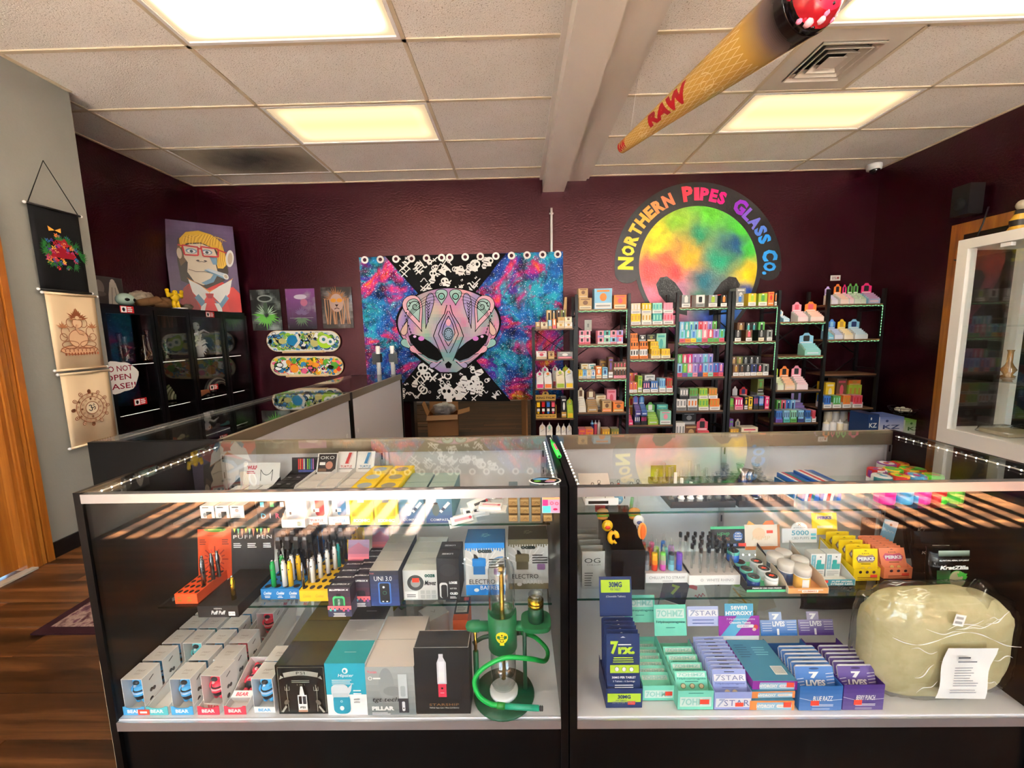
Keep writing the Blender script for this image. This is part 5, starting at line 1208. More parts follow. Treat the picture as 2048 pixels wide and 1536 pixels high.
def m_tray(w,d,h,c1,c2,c3,sd=0):    # low tray with a row of little boxes standing in it
    b = MB(); n = 3; b.box(0,w,0,.002,0,h*.3,c1); b.box(0,.002,0,d,0,h*.45,c1); b.box(w-.002,w,0,d,0,h*.45,c1); b.box(0,w,d-.002,d,0,h*.5,c1); b.box(.002,w-.002,.002,d-.002,0,.003,c1)
    for i in range(n):
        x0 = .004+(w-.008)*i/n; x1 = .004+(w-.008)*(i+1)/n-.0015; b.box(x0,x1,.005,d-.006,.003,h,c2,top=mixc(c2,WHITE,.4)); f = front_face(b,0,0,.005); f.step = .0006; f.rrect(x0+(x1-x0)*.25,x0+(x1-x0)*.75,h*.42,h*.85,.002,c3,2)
    f = front_face(b,0,0,0); f.step = .0006; f.rect(w*.15,w*.85,h*.1,h*.2,mixc(c1,BLACK,.5))
    return b
def m_bottle(w,d,h,c1,c2,c3,sd=0):
    r_ = w/2; b = MB(); b.lathe([(0,0),(r_*.94,0),(r_,h*.03),(r_,h*.70),(r_*.98,h*.72),(r_*.98,h*.84),(r_*.8,h*.9),(r_*.3,h*.91),(r_*.3,h*.95),(r_*.16,h),(0,h)],[c1]*3+[c1,c1,c2,c2,c2,c2,c2],14,(w/2,w/2,0)); return b
def m_pouch(w,d,h,c1,c2,c3,sd=0):
    b = MB(); b.prism([(0,0),(w,0),(w,h*.78),(w*.85,h*.86),(w*.62,h*.9),(w*.5,h),(w*.38,h*.9),(w*.15,h*.86),(0,h*.78)],d*.5,d*.5+.004,c1,axis='y'); b.prism([(0,0),(d,0),(d*.6,h*.6),(d*.5,h*.6),(0,h*.3)],0,w,c1,axis='x')
    f = front_face(b,0,0,-.0002); f.step = .0006; f.rect(w*.08,w*.92,h*.03,h*.24,c2); f = Face(b,(0,d*.5,0),(1,0,0),(0,0,1),.0008); f.ell(w*.5,h*.78,w*.2,h*.08,c2,12); f.line([(w*.2,h*.62),(w*.8,h*.72)],w*.05,c3)
    return b
MK = {'carton': m_carton,'slim': m_slim,'display': m_display,'tray': m_tray,'bottle': m_bottle,'pouch': m_pouch}
KN = {'carton': ('product_carton','carton','box'),'slim': ('slim_box','slim box','box'),'display': ('display_box','display box','box'),'tray': ('box_tray','box tray','box'),'bottle': ('pump_bottle','capped bottle','bottle'),'pouch': ('paper_pouch','pouch display','pouch')}
ORD = ['first','second','third','fourth','fifth','last']
SHN = ['top','second','third','fourth','bottom']
BAY = [(AX[0],AX[1],Z1),(AX[1],AX[2],Z2),(AX[2],AX[3],Z1),(BX[0],BX[1],Z1),(BX[1],BX[2],Z2),(BX[2],BX[3],Z1)]
MCACHE = {}
LASTX = {}
def goods(bay,sh,style,x0,x1,ytop,cols,n=1,row=0,ybase=None,extra='',depth=None,zl=None,zbase=None,gap=.94,loc=None,yf=None):
    """a run of n boxes between pixel columns x0..x1 on a shelf; cols = list of 'main/band/picture' colour names, one per box, cycling"""
    Yf = yf if yf is not None else (RY0+.012 if row == 0 else RY0+.135)
    z = zbase if zbase is not None else (zl if zl is not None else (BAY[bay][2]+[ZLOW])[sh])
    xm = (x0+x1)/2
    if ybase is not None: z = on_y(xm,ybase,Yf).z
    Xa,Xb = on_y(x0,700,Yf).x,on_y(x1,700,Yf).x
    if loc is None: Xa,Xb = max(Xa,BAY[bay][0]+.018),min(Xb,BAY[bay][1]-.018)
    h = on_y(xm,ytop,Yf).z-z
    h = max(h,.02); wd = (Xb-Xa)/n; dp = depth or (.11 if row == 0 else .13)
    where = loc or (f'{SHN[sh]} shelf, {ORD[bay]} rack bay from the tapestry' if bay < 5 else f'{SHN[sh]} shelf, last rack bay above the bottles')
    rw = 'back row, ' if row == 1 else ''
    for i in range(n):
        cn_ = cols[i % len(cols)]; a = cn_.split('/'); a = a+[a[-1]]*(3-len(a))
        w_ = wd*gap
        if style == 'bottle': dp_ = w_
        key = (style,cn_,round(w_,3),round(dp,3),round(h,3))
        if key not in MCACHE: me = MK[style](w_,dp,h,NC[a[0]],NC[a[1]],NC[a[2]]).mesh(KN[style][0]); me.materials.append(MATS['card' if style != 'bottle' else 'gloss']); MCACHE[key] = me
        o = bpy.data.objects.new(KN[style][0],MCACHE[key]); o.location = (Xa+wd*i+wd*(1-gap)/2,Yf,z+.0006)
        desc = f'{a[0]} {KN[style][1]}' if a[1] == a[0] else f'{a[0]} and {a[1]} {KN[style][1]}'
        put(o,None,f'{extra+" " if extra else ""}{desc}, {rw}{where}'.strip(),KN[style][2],f'{KN[style][1]} group, {rw}{where}')
    return z+h
def over_(zt): return zt+.0006
# ---- bay 0
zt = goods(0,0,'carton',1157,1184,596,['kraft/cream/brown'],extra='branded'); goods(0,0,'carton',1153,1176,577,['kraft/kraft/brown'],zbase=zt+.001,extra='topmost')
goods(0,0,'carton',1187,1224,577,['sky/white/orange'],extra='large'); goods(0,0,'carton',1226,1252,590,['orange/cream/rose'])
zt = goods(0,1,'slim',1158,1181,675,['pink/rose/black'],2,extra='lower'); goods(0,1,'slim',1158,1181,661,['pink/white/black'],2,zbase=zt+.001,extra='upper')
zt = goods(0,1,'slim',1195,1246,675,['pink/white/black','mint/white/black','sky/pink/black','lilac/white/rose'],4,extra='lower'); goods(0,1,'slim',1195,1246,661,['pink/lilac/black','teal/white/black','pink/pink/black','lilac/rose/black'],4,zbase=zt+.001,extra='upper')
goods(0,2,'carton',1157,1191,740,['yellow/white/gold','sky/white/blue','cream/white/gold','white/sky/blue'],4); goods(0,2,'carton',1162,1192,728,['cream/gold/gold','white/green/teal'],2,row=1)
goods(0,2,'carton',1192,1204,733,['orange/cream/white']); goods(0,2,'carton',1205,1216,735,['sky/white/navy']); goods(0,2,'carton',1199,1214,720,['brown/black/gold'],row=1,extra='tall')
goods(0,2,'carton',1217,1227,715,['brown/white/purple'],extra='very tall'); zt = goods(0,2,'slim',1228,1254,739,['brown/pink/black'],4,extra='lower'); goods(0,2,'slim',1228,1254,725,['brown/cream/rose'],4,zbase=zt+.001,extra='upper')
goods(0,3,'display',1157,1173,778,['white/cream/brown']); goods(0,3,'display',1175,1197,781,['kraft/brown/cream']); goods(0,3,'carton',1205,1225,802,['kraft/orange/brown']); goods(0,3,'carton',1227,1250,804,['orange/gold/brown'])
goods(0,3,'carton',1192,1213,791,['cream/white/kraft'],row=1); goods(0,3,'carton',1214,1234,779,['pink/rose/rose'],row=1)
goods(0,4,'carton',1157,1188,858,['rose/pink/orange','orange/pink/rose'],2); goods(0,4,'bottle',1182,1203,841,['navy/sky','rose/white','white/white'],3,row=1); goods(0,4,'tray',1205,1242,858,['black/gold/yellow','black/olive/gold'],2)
# ---- bay 1
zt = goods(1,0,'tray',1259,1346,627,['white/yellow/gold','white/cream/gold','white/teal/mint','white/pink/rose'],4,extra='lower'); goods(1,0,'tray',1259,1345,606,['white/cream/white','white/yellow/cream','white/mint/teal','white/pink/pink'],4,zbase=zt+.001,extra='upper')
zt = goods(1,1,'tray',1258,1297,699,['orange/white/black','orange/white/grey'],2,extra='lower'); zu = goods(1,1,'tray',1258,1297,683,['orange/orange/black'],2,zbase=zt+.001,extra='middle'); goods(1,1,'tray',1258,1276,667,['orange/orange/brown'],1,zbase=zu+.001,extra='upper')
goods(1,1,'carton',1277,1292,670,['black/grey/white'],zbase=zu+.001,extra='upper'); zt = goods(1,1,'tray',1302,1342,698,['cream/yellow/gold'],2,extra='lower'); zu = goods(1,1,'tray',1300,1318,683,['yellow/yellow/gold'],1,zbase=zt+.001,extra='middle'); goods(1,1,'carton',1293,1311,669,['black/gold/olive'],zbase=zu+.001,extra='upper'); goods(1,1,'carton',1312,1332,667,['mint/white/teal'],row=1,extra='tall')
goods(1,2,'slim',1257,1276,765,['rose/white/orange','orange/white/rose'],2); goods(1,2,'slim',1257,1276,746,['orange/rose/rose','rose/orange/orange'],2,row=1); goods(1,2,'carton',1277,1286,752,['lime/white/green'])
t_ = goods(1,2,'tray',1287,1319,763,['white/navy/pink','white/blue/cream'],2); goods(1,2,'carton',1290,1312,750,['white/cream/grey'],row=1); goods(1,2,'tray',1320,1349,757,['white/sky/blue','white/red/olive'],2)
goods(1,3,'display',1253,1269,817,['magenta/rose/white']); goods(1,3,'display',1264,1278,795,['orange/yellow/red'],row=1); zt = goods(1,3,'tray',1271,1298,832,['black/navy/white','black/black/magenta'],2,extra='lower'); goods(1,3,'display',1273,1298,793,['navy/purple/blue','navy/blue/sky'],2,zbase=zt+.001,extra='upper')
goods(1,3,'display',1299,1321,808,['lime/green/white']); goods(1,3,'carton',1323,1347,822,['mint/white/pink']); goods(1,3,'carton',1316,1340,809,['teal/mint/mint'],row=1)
# ---- bay 2
goods(2,0,'slim',1360,1378,590,['grey/white/white']); goods(2,0,'slim',1388,1406,590,['white/grey/black']); goods(2,0,'slim',1413,1431,590,['grey/white/lime']); goods(2,0,'slim',1437,1452,590,['black/white/orange'])
goods(2,0,'carton',1379,1387,591,['red/red/black'],row=1); goods(2,0,'carton',1406,1413,591,['olive/olive/gold'],row=1); goods(2,0,'carton',1431,1438,589,['red/orange/red'],row=1)
goods(2,1,'slim',1358,1448,659,['sky/rose/teal','teal/orange/white','sky/yellow/blue','mint/teal/white','pink/rose/white','rose/green/white','lilac/green/purple','teal/rose/green'],8); goods(2,1,'slim',1358,1432,643,['sky/blue/white','teal/blue/white','mint/sky/blue','sky/sky/navy','rose/sky/red','pink/sky/rose','lilac/sky/purple','green/mint/olive'],8,row=1)
goods(2,2,'slim',1355,1449,727,['sky/rose/navy','green/purple/lime','pink/teal/white','lilac/pink/purple','purple/navy/rose','sky/orange/blue','lilac/mint/blue','blue/red/purple','purple/rose/pink'],9); goods(2,2,'slim',1355,1427,708,['green/sky/mint','rose/pink/white','magenta/pink/white','lilac/sky/purple','lilac/blue/purple','sky/lilac/teal','lilac/purple/blue'],7,row=1)
zt = goods(2,3,'tray',1354,1446,798,['grey/white/grey','grey/white/orange','white/lime/green','white/orange/gold'],4,extra='lower'); goods(2,3,'tray',1362,1440,777,['black/grey/white','grey/green/olive','white/lime/green','white/gold/orange'],4,zbase=zt+.001,extra='upper')
goods(2,4,'tray',1351,1377,846,['white/white/grey']); goods(2,4,'carton',1372,1404,850,['brown/black/kraft'],row=1); goods(2,4,'display',1406,1434,841,['red/rose/black']); goods(2,4,'carton',1368,1398,825,['black/grey/grey'],row=1,zbase=on_y(1385,850,RY0+.135).z,extra='upper')
# ---- bay 3
goods(3,0,'slim',1467,1483,590,['grey/white/blue']); goods(3,0,'slim',1491,1507,587,['yellow/white/lime']); goods(3,0,'slim',1511,1529,587,['lime/white/green']); goods(3,0,'slim',1543,1551,586,['black/white/orange']); goods(3,0,'carton',1530,1542,584,['orange/orange/red'],extra='tall'); goods(3,0,'carton',1483,1491,587,['olive/yellow/yellow'],row=1)
goods(3,0,'carton',1466,1486,576,['grey/cream/white'],row=1,extra='open')
for k,(a,b_) in enumerate(((1468,1481),(1490,1503),(1515,1527),(1532,1543))): goods(3,1,'slim',a,b_,660,[['black/white/grey'],['brown/white/rose'],['black/cream/grey'],['grey/white/black']][k])
goods(3,1,'slim',1472,1487,645,['brown/black/kraft'],row=1); goods(3,1,'slim',1489,1511,645,['black/green/teal'],2,row=1); goods(3,1,'slim',1514,1527,644,['green/black/black'],row=1)
goods(3,2,'slim',1468,1540,729,['brown/white/gold','black/white/brown','black/white/grey','navy/white/black','black/cream/rose','grey/white/black'],6); goods(3,2,'slim',1463,1522,713,['brown/black/kraft','olive/black/kraft','black/green/grey','black/teal/grey','black/lime/grey'],5,row=1)
goods(3,3,'tray',1465,1474,797,['olive/green/lime']); goods(3,3,'tray',1475,1493,796,['pink/magenta/white']); goods(3,3,'carton',1494,1502,793,['black/white/yellow']); goods(3,3,'carton',1503,1511,794,['yellow/gold/black']); goods(3,3,'tray',1513,1535,793,['black/navy/rose','black/blue/white'],2); goods(3,3,'carton',1536,1545,793,['magenta/rose/white'])
goods(3,3,'display',1481,1493,776,['black/white/white'],row=1); goods(3,3,'display',1495,1514,777,['purple/red/navy'],row=1); goods(3,3,'carton',1519,1542,786,['grey/olive/green'],row=1); goods(3,3,'carton',1519,1532,757,['olive/black/green'],row=1,zbase=on_y(1530,786,RY0+.135).z+.001,extra='upper')
goods(3,4,'carton',1466,1474,838,['purple/lilac/green'],row=1); goods(3,4,'tray',1468,1488,858,['navy/gold/yellow']); goods(3,4,'carton',1490,1526,855,['cream/kraft/rose']); goods(3,4,'display',1490,1502,843,['white/cream/grey'],row=1)
# ---- bay 4
goods(4,0,'display',1563,1576,619,['sky/white/sky']); goods(4,0,'display',1591,1613,603,['white/pink/rose']); goods(4,0,'display',1616,1644,602,['white/orange/rose'])
goods(4,1,'display',1609,1643,666,['mint/sky/black'])
goods(4,2,'display',1559,1573,734,['white/lime/black']); goods(4,2,'display',1574,1596,734,['cream/orange/black']); goods(4,2,'display',1598,1622,733,['white/pink/black'])
goods(4,3,'tray',1560,1575,822,['purple/blue/navy']); goods(4,3,'tray',1576,1604,821,['teal/sky/navy','green/mint/black'],2); goods(4,3,'tray',1605,1619,821,['navy/sky/black']); goods(4,3,'tray',1620,1633,821,['sky/blue/black']); goods(4,3,'tray',1634,1643,821,['white/rose/red'])
goods(4,3,'slim',1560,1598,800,['green/mint/black','rose/teal/black','blue/sky/navy','sky/white/navy'],4,row=1); goods(4,3,'display',1603,1640,781,['purple/lilac/black'],row=1,extra='large')
# ---- bay 5
goods(5,0,'display',1655,1669,571,['white/lilac/grey']); goods(5,0,'display',1673,1690,566,['white/orange/black']); goods(5,0,'display',1691,1700,567,['white/magenta/black']); goods(5,0,'display',1701,1724,565,['white/green/black'],2); goods(5,0,'display',1727,1752,564,['sky/magenta/black'])
goods(5,1,'display',1655,1666,646,['sky/teal/grey']); goods(5,1,'display',1667,1684,638,['white/blue/sky']); goods(5,1,'display',1686,1705,638,['white/yellow/gold']); goods(5,1,'display',1707,1734,638,['white/sky/navy'])
goods(5,3,'tray',1655,1672,792,['white/blue/navy']); goods(5,3,'tray',1674,1692,792,['white/green/mint']); goods(5,3,'tray',1694,1712,791,['white/orange/gold']); goods(5,3,'tray',1714,1736,791,['white/rose/red'])
goods(5,3,'carton',1657,1676,765,['yellow/gold/cream'],row=1,extra='large'); goods(5,3,'carton',1679,1700,757,['brown/cream/rose'],row=1); goods(5,3,'tray',1703,1733,770,['olive/lime/gold'],row=1); goods(5,3,'carton',1702,1728,760,['orange/gold/gold'],row=1,zbase=on_y(1716,770,RY0+.135).z+.001,extra='upper')
zfl = 0
goods(5,4,'bottle',1662,1732,840,['white/cream','white/white','cream/white','white/grey','cream/cream'],5,zbase=ZLOW,loc='standing in front under the last rack bay'); goods(5,4,'bottle',1664,1728,815,['cream/cream','white/cream','white/white','rose/cream'],4,row=1,zbase=ZLOW,loc='standing at the rear under the last rack bay')
# boxes and bowl beside the last rack, on a low crate
XC0 = on_y(1734,860,3.93).x
o = MB().box(0,3.80-XC0,0,.28,0,.2,C(60,44,34)).build('wooden_crate','shelf_wood',None,(XC0,3.91,0),None,'low dark wooden crate holding the big cartons beside the rack','crate')
def bigbox(label,x0,x1,ytop,Yf,dep,c_top,c_front,txt,tcol,z=.2015):
    a,c_ = on_y(x0,860,Yf).x,on_y(x1,860,Yf).x; h = on_y((x0+x1)/2,ytop,Yf).z-z; W_ = c_-a
    o = MB().box(0,W_,0,dep,0,h,c_front,top=c_top).build('shipping_carton','card',None,(a,Yf,z),None,label,'box')
    b = MB(); f = front_face(b,0,0,0); f.grad(0,W_,h*.45,h,c_front,c_top,8); f.text(txt,W_*.5,h*.62,h*.16,tcol,W_*.7,bold=.02); f.lines(W_*.2,W_*.8,h*.42,4,h*.07,h*.02,mixc(c_front,BLACK,.5),4); f.ell(W_*.3,h*.85,W_*.06,h*.05,tcol); b.build('carton_print','card',o); return o
bigbox('dark blue carton with white lettering beside the white bottles',1734,1756,829,3.94,.22,C(20,50,100),C(24,60,116),'KZ',WHITE)
bigbox('white carton with a blue gradient top on the crate',1758,1806,834,3.93,.24,C(110,130,200),C(226,230,240),'KZ',C(50,70,130))
bigbox('white carton with a green gradient top on the crate',1809,1850,840,3.93,.24,C(120,180,60),C(222,232,214),'KZ',C(60,110,40))
q = on_y(1785,834,3.93)
t = thing('wire_bowl','black wire bowl with pale shells on the gradient cartons','bowl',(on_y(1806,830,4.04).x,4.04,q.z+.003))
for zz,r_ in ((.002,.07),(.035,.10),(.065,.12)):
    MB().tube([(r_*math.cos(2*PI*i/20),r_*math.sin(2*PI*i/20),zz+.003) for i in range(21)],.003,BLACK,5).build('wire_ring','black_metal',t)
for i in range(10): a = 2*PI*i/10; MB().tube([(.03*math.cos(a),.03*math.sin(a),.003),(.07*math.cos(a),.07*math.sin(a),.003),(.10*math.cos(a),.10*math.sin(a),.035),(.122*math.cos(a),.122*math.sin(a),.07)],.0025,BLACK,5).build('wire','black_metal',t)
for i in range(7): a = i*.9; MB().ball((.045*math.cos(a)*(i > 0),.045*math.sin(a)*(i > 0),.04+.008*(i % 2)),.03,C(220,214,196),10,6,(1,.8,.7)).build('shell','satin',t)
# ---- corner rack by the tapestry
LR = LY0+.01
def lg_(sh,*a,**k): return goods(0,sh,*a,zl=ZL[sh] if sh < 4 else None,yf=k.pop('yf',LR),loc=f'{SHN[sh]} shelf, corner rack by the tapestry',**k)
lg_(0,'carton',1072,1081,644,['kraft/brown/cream']); lg_(0,'carton',1082,1096,644,['cream/kraft/brown']); lg_(0,'slim',1097,1104,640,['sky/kraft/white']); lg_(0,'slim',1105,1113,638,['orange/rose/white']); zt = lg_(0,'carton',1114,1145,645,['cream/kraft/gold','white/kraft/gold'],2,extra='lower') if False else goods(0,0,'carton',1114,1145,645,['cream/kraft/gold','white/kraft/gold'],2,zl=ZL[0],yf=LR,extra='lower',loc='top shelf, corner rack by the tapestry')
goods(0,0,'carton',1116,1144,634,['kraft/cream/gold','cream/cream/brown'],2,zbase=zt+.001,yf=LR,extra='upper',loc='top shelf, corner rack by the tapestry')
goods(0,0,'slim',1094,1132,620,['kraft/olive/black','black/orange/kraft','brown/kraft/black','olive/kraft/black'],4,zl=ZL[0],yf=LR+.13,row=1,loc='top shelf, corner rack by the tapestry')
lg_(1,'carton',1072,1094,703,['white/kraft/rose']); lg_(1,'carton',1096,1109,703,['kraft/gold/brown']); lg_(1,'carton',1114,1146,704,['grey/rose/white'],extra='long')
lg_(2,'pouch',1072,1087,741,['white/magenta/green']); lg_(2,'pouch',1088,1104,741,['white/orange/green']); lg_(2,'pouch',1112,1130,738,['cream/lime/black']); lg_(2,'pouch',1131,1147,736,['white/yellow/black'])
goods(0,2,'pouch',1083,1098,731,['white/magenta/green'],zl=ZL[2],yf=LR+.14,row=1,loc='third shelf, corner rack by the tapestry'); goods(0,2,'pouch',1105,1117,730,['white/rose/green'],zl=ZL[2],yf=LR+.14,row=1,loc='third shelf, corner rack by the tapestry'); goods(0,2,'pouch',1126,1139,730,['lime/yellow/black'],zl=ZL[2],yf=LR+.14,row=1,loc='third shelf, corner rack by the tapestry')
lg_(3,'carton',1122,1133,795,['black/gold/white']); lg_(3,'pouch',1134,1147,796,['lime/yellow/cream'])
# king-size display with arch
a,c_ = on_y(1072,835,LR),on_y(1113,835,LR); hK = on_y(1090,785,LR).z-ZL[3]; W_ = c_.x-a.x
t = thing('display_box','gold display box with an arched header and four cigar pouches','box',(a.x,LR,ZL[3]+.0006))
GD = C(206,164,70); b = MB(); b.box(0,W_,0,.004,0,hK*.16,GD); b.box(0,W_,.09,.094,0,hK*.86,C(40,30,20)); b.box(0,.004,.004,.09,0,hK*.5,GD); b.box(W_-.004,W_,.004,.09,0,hK*.5,GD); b.box(.004,W_-.004,.004,.09,0,.003,GD); b.build('tray','card',t)
b = MB(); pts = [(0,hK*.64),(W_,hK*.64),(W_,hK*.86)]+[(W_*.5+W_*.17*math.cos(PI*i/8),hK*.86+hK*.14*math.sin(PI*i/8)) for i in range(9)]+[(0,hK*.86)]; b.prism(pts,.084,.088,GD,axis='y'); b.build('header_card','card',t)
b = MB(); f = front_face(b,0,0,.0838); f.text('KING PALM',W_*.5,hK*.745,hK*.09,C(60,34,16),W_*.88,bold=.02); f.ell(W_*.5,hK*.92,W_*.06,hK*.04,C(60,34,16)); f = front_face(b,0,0,-.0002); f.text("WORLD'S BEST BLUNT",W_*.5,hK*.08,hK*.07,C(60,34,16),W_*.9,bold=.02); b.build('lettering','card',t)
for i,cn_ in enumerate(('yellow','red','blue','rose')):
    o = MB().box(W_*(.04+.24*i),W_*(.04+.24*i)+W_*.19,.03,.06,.004,hK*.62,NC[cn_],front=C(40,34,36)); f = front_face(o,W_*(.04+.24*i),0,.03); f.rect(.004,W_*.17,hK*.42,hK*.6,NC[cn_]); f.rect(.006,W_*.16,hK*.25,hK*.36,WHITE); f.ell(W_*.09,hK*.2,.012,.012,NC[cn_]); o.build('pouch','gloss',t)
# white paper dispensers on the lowest visible level
for i,(x0,x1,yt) in enumerate(((1077,1091,846),(1092,1105,846),(1112,1122,848),(1123,1133,849),(1134,1145,848))):
    goods(0,4,'pouch',x0,x1,yt,['white/cream/grey' if i != 1 else 'white/mint/grey'],zbase=.12,yf=LR,extra=['first','second','third','fourth','fifth'][i],loc='from the tapestry at the foot of the corner rack')
# tall kraft cone box leaning on the rack
a,c_ = on_y(1129,600,LR+.16),on_y(1139,545,LR+.16)
o = MB(); o.prism([(-.022,0),(.03,0),(.018,.33),(-.004,.33)],0,.03,NC['kraft'],axis='y'); t = o.build('tall_carton','card',None,(a.x,LR+.258,ZL[0]+.0006),None,'tall narrow kraft cone box standing on the corner rack','box'); t.rotation_euler = (0,.06,0)
b = MB(); f = front_face(b,0,0,0); f.text('RAW',.008,.16,.016,NC['brown'],.1,rot=PI/2); b.build('lettering','card',t)
# ================================================================== GOODS IN THE FIRST FRONT CASE
TAGC = C(240,70,50)
def spot(x0,x1,yb,z,Yf=None):
    Yf = on_z((x0+x1)/2,yb,z).y if Yf is None else Yf
    a,c_ = on_y(x0,yb,Yf).x,on_y(x1,yb,Yf).x
    return a,c_-a,Yf
def hgt(xm,yt,Yf,z): return on_y(xm,yt,Yf).z-z
E_ = .0008
def pbox(name,label,x0,x1,yb,yt,z,depth,body,top=None,draw=None,n=1,pitch=None,topdraw=None,cat='box',m='card',tops=None,group=None,rotz=0,side=None,Yf=None,labels=None):
    """n equal boxes one behind another, the first with its lower front edge at pixel row yb"""
    X,W_,Yf = spot(x0,x1,yb,z,Yf); H_ = hgt((x0+x1)/2,yt,Yf,z); out = []
    for i in range(n):
        tc = (tops[i] if tops else top) or body
        o = MB().box(0,W_*.985,0,depth*.985,0,H_,body,top=tc,side=side).build(name,m,None,(X,Yf+(pitch or depth)*i,z+E_),rotz,(labels[i] if labels else label),cat,group or (label+' group' if n > 1 else None))
        b = MB()
        if draw: f = front_face(b,0,0,0); draw(f,W_*.985,H_)
        if topdraw: f = top_face(b,0,0,H_); topdraw(f,W_*.985,depth*.985)
        if b.v: b.build('printed_face',m,o)
        out.append(o)
    return out,X,W_,Yf,H_
SH1,SH2,DK_ = .772,.54,.31
# ------------------------------------------------------------------ deck: bear boxes
BB = {'blue': C(70,168,224),'teal': C(90,196,206),'red': C(226,58,84)}
def bear_mesh(col):
    b = MB(); K = C(34,40,48); LT = mixc(col,WHITE,.45)
    b.ball((0,0,.066),.0155,col,14,10,(1.05,.9,.95)); b.ball((0,-.009,.068),.0095,K,12,8,(1,.7,.8))
    for sg in (-1,1): b.ball((sg*.0125,.002,.080),.006,col,8,6); b.ball((sg*.019,-.001,.04),.0062,col,8,6,(.8,.9,1.7)); b.ball((sg*.0075,-.001,.012),.0085,col if sg else col,8,6,(.85,.9,1.4))
    b.lathe([(0,.015),(.013,.017),(.0165,.03),(.015,.045),(.011,.055),(0,.056)],[K,K,col,col,col],14); b.lathe([(.0172,.036),(.0172,.040)],LT,14); b.lathe([(.0168,.043),(.016,.046)],K,14)
    b.ball((0,-.0145,.062),.004,LT,6,5); return b
BW,BH,BD = .0585,.105,.058
def bear_proto(cn,loc,rotz,label,group,flat=False):
    col = BB[cn]; t = thing('bear_box',label,'box',loc,rotz,group)
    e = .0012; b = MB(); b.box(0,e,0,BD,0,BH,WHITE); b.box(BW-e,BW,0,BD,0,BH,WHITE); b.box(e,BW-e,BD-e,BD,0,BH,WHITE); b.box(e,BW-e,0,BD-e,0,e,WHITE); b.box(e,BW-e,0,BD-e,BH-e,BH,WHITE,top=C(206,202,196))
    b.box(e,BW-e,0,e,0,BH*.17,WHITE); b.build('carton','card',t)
    b = MB(); f = front_face(b,0,0,0); f.text('BEAR',BW/2,BH*.085,BH*.085,col,BW*.6,bold=.03); f = top_face(b,0,0,BH); f.text('PWF',BW/2,BD/2,.007,C(150,140,130),.022,shear=.3); f.lines(BW*.35,BW*.65,BD*.36,2,.003,.0012,C(170,160,150),2)
    f = Face(b,(BW,0,0),(0,1,0),(0,0,1)); f.line([(BD*.35,BH*.8),(BD*.6,BH*.86)],.003,C(60,60,64)); f.ell(BD*.4,BH*.5,.005,.006,C(90,90,94),10); f.ell(BD*.55,BH*.48,.005,.006,C(90,90,94),10); f.ell(BD*.35,BH*.25,.006,.007,C(60,60,64),10)
    f = front_face(b,0,0,BD-e); f.step = -.0003; b.build('printed_face','card',t)
    m_ = bear_mesh(col); m_.v = [(x*1.12,y*1.12,z*1.02) for x,y,z in m_.v]; m_.build('bear_toy','satin',t,(BW/2,BD*.42,BH*.13))
    return t
YB0 = 1.004
colx = {'A': 252,'B': 298,'C': 348,'D': 400,'E': 453,'F': 511}
cX = {k: on_y(v,1428,YB0).x for k,v in colx.items()}
trays = [('A','blue'),('B','teal'),('C','blue'),('D','red'),('E','red')]
tl_names = {'A': 'first','B': 'second','C': 'third','D': 'fourth','E': 'fifth'}
TLN = .37
for k,cn in trays:
    col = BB[cn]; x0 = cX[k]-.0012; TW = BW+.0024
    t = thing('bear_tray',f'white cardboard tray with {cn} bear front lip, {tl_names[k]} from the black case end','tray',(x0,YB0-.004,DK_+E_))
    b = MB()
    for x in (0,TW-.0012): b.prism([(0,0),(TLN,0),(TLN,.085),(.0,.022)],x,x+.0012,WHITE,axis='x')
    b.box(.0012,TW-.0012,0,TLN,0,.0008,WHITE); b.build('tray_body','card',t)
    b = MB(); pts = [(0,0),(TW,0),(TW,.026)]+[(TW/2+TW*.36*math.cos(PI*i/8),.026-.006*math.sin(PI*i/8)) for i in range(9)]+[(0,.026)]; b.prism(pts,-.0012,0,col,axis='y'); f = front_face(b,0,0,-.0012); f.text('BEAR',TW/2,.012,.0105,WHITE,TW*.6,bold=.035); b.build('front_lip','card',t)
    b = MB(Matrix.Translation((0,TLN,.02)) @ Matrix.Rotation(-.5,4,'X')); b.box(0,TW,0,.0012,0,.13,WHITE); f = front_face(b,0,0,0); f.ell(TW*.62,.088,.010,.012,col,14); f.ell(TW*.62,.066,.012,.014,col,14); f.rect(TW*.45,TW*.8,.062,.068,C(34,40,48)); f.text('BEAR',TW*.62,.04,.009,col,.03,bold=.03); f.lines(TW*.45,TW*.8,.032,2,.004,.0016,C(120,120,120),3); b.build('header_card','card',t)
proto = {}
rows = {'A': [0,1,2,3,4],'B': [2,3,4],'C': [0,1,2,3,4],'D': [1,2,4]}
for k,rws in rows.items():
    cn = dict(trays)[k]
    for r_ in rws:
        lab = f'white window box with a {cn} bear standing in the {tl_names[k]} bear tray'
        loc = (cX[k],YB0+r_*.066,DK_+E_*2.2)
        if cn not in proto: proto[cn] = bear_proto(cn,loc,0,lab,f'boxes in the {tl_names[k]} bear tray')
        else: clone(proto[cn],loc,0,lab,f'boxes in the {tl_names[k]} bear tray')
clone(proto['red'],(cX['D']+.004,YB0+.012,DK_+E_*2.2),0,'white window box with a red bear tilted at the front of its tray',None,rot=(0,.0,-.06))
o = clone(proto['red'],(cX['E']+.001,YB0+.016,DK_+.004),0,'red bear box lying back flat in the fifth bear tray',None,rot=(-1.12,0,0)); o.location.z = DK_+.028; o.location.y = YB0+.02
clone(proto['blue'],(cX['F']-.002,YB0,DK_+E_),0,'single white window box with a blue bear beside the black gothic carton')
clone(proto['blue'],(cX['F']-.002,YB0+.062,DK_+E_),0,'second loose blue bear box behind the single one')
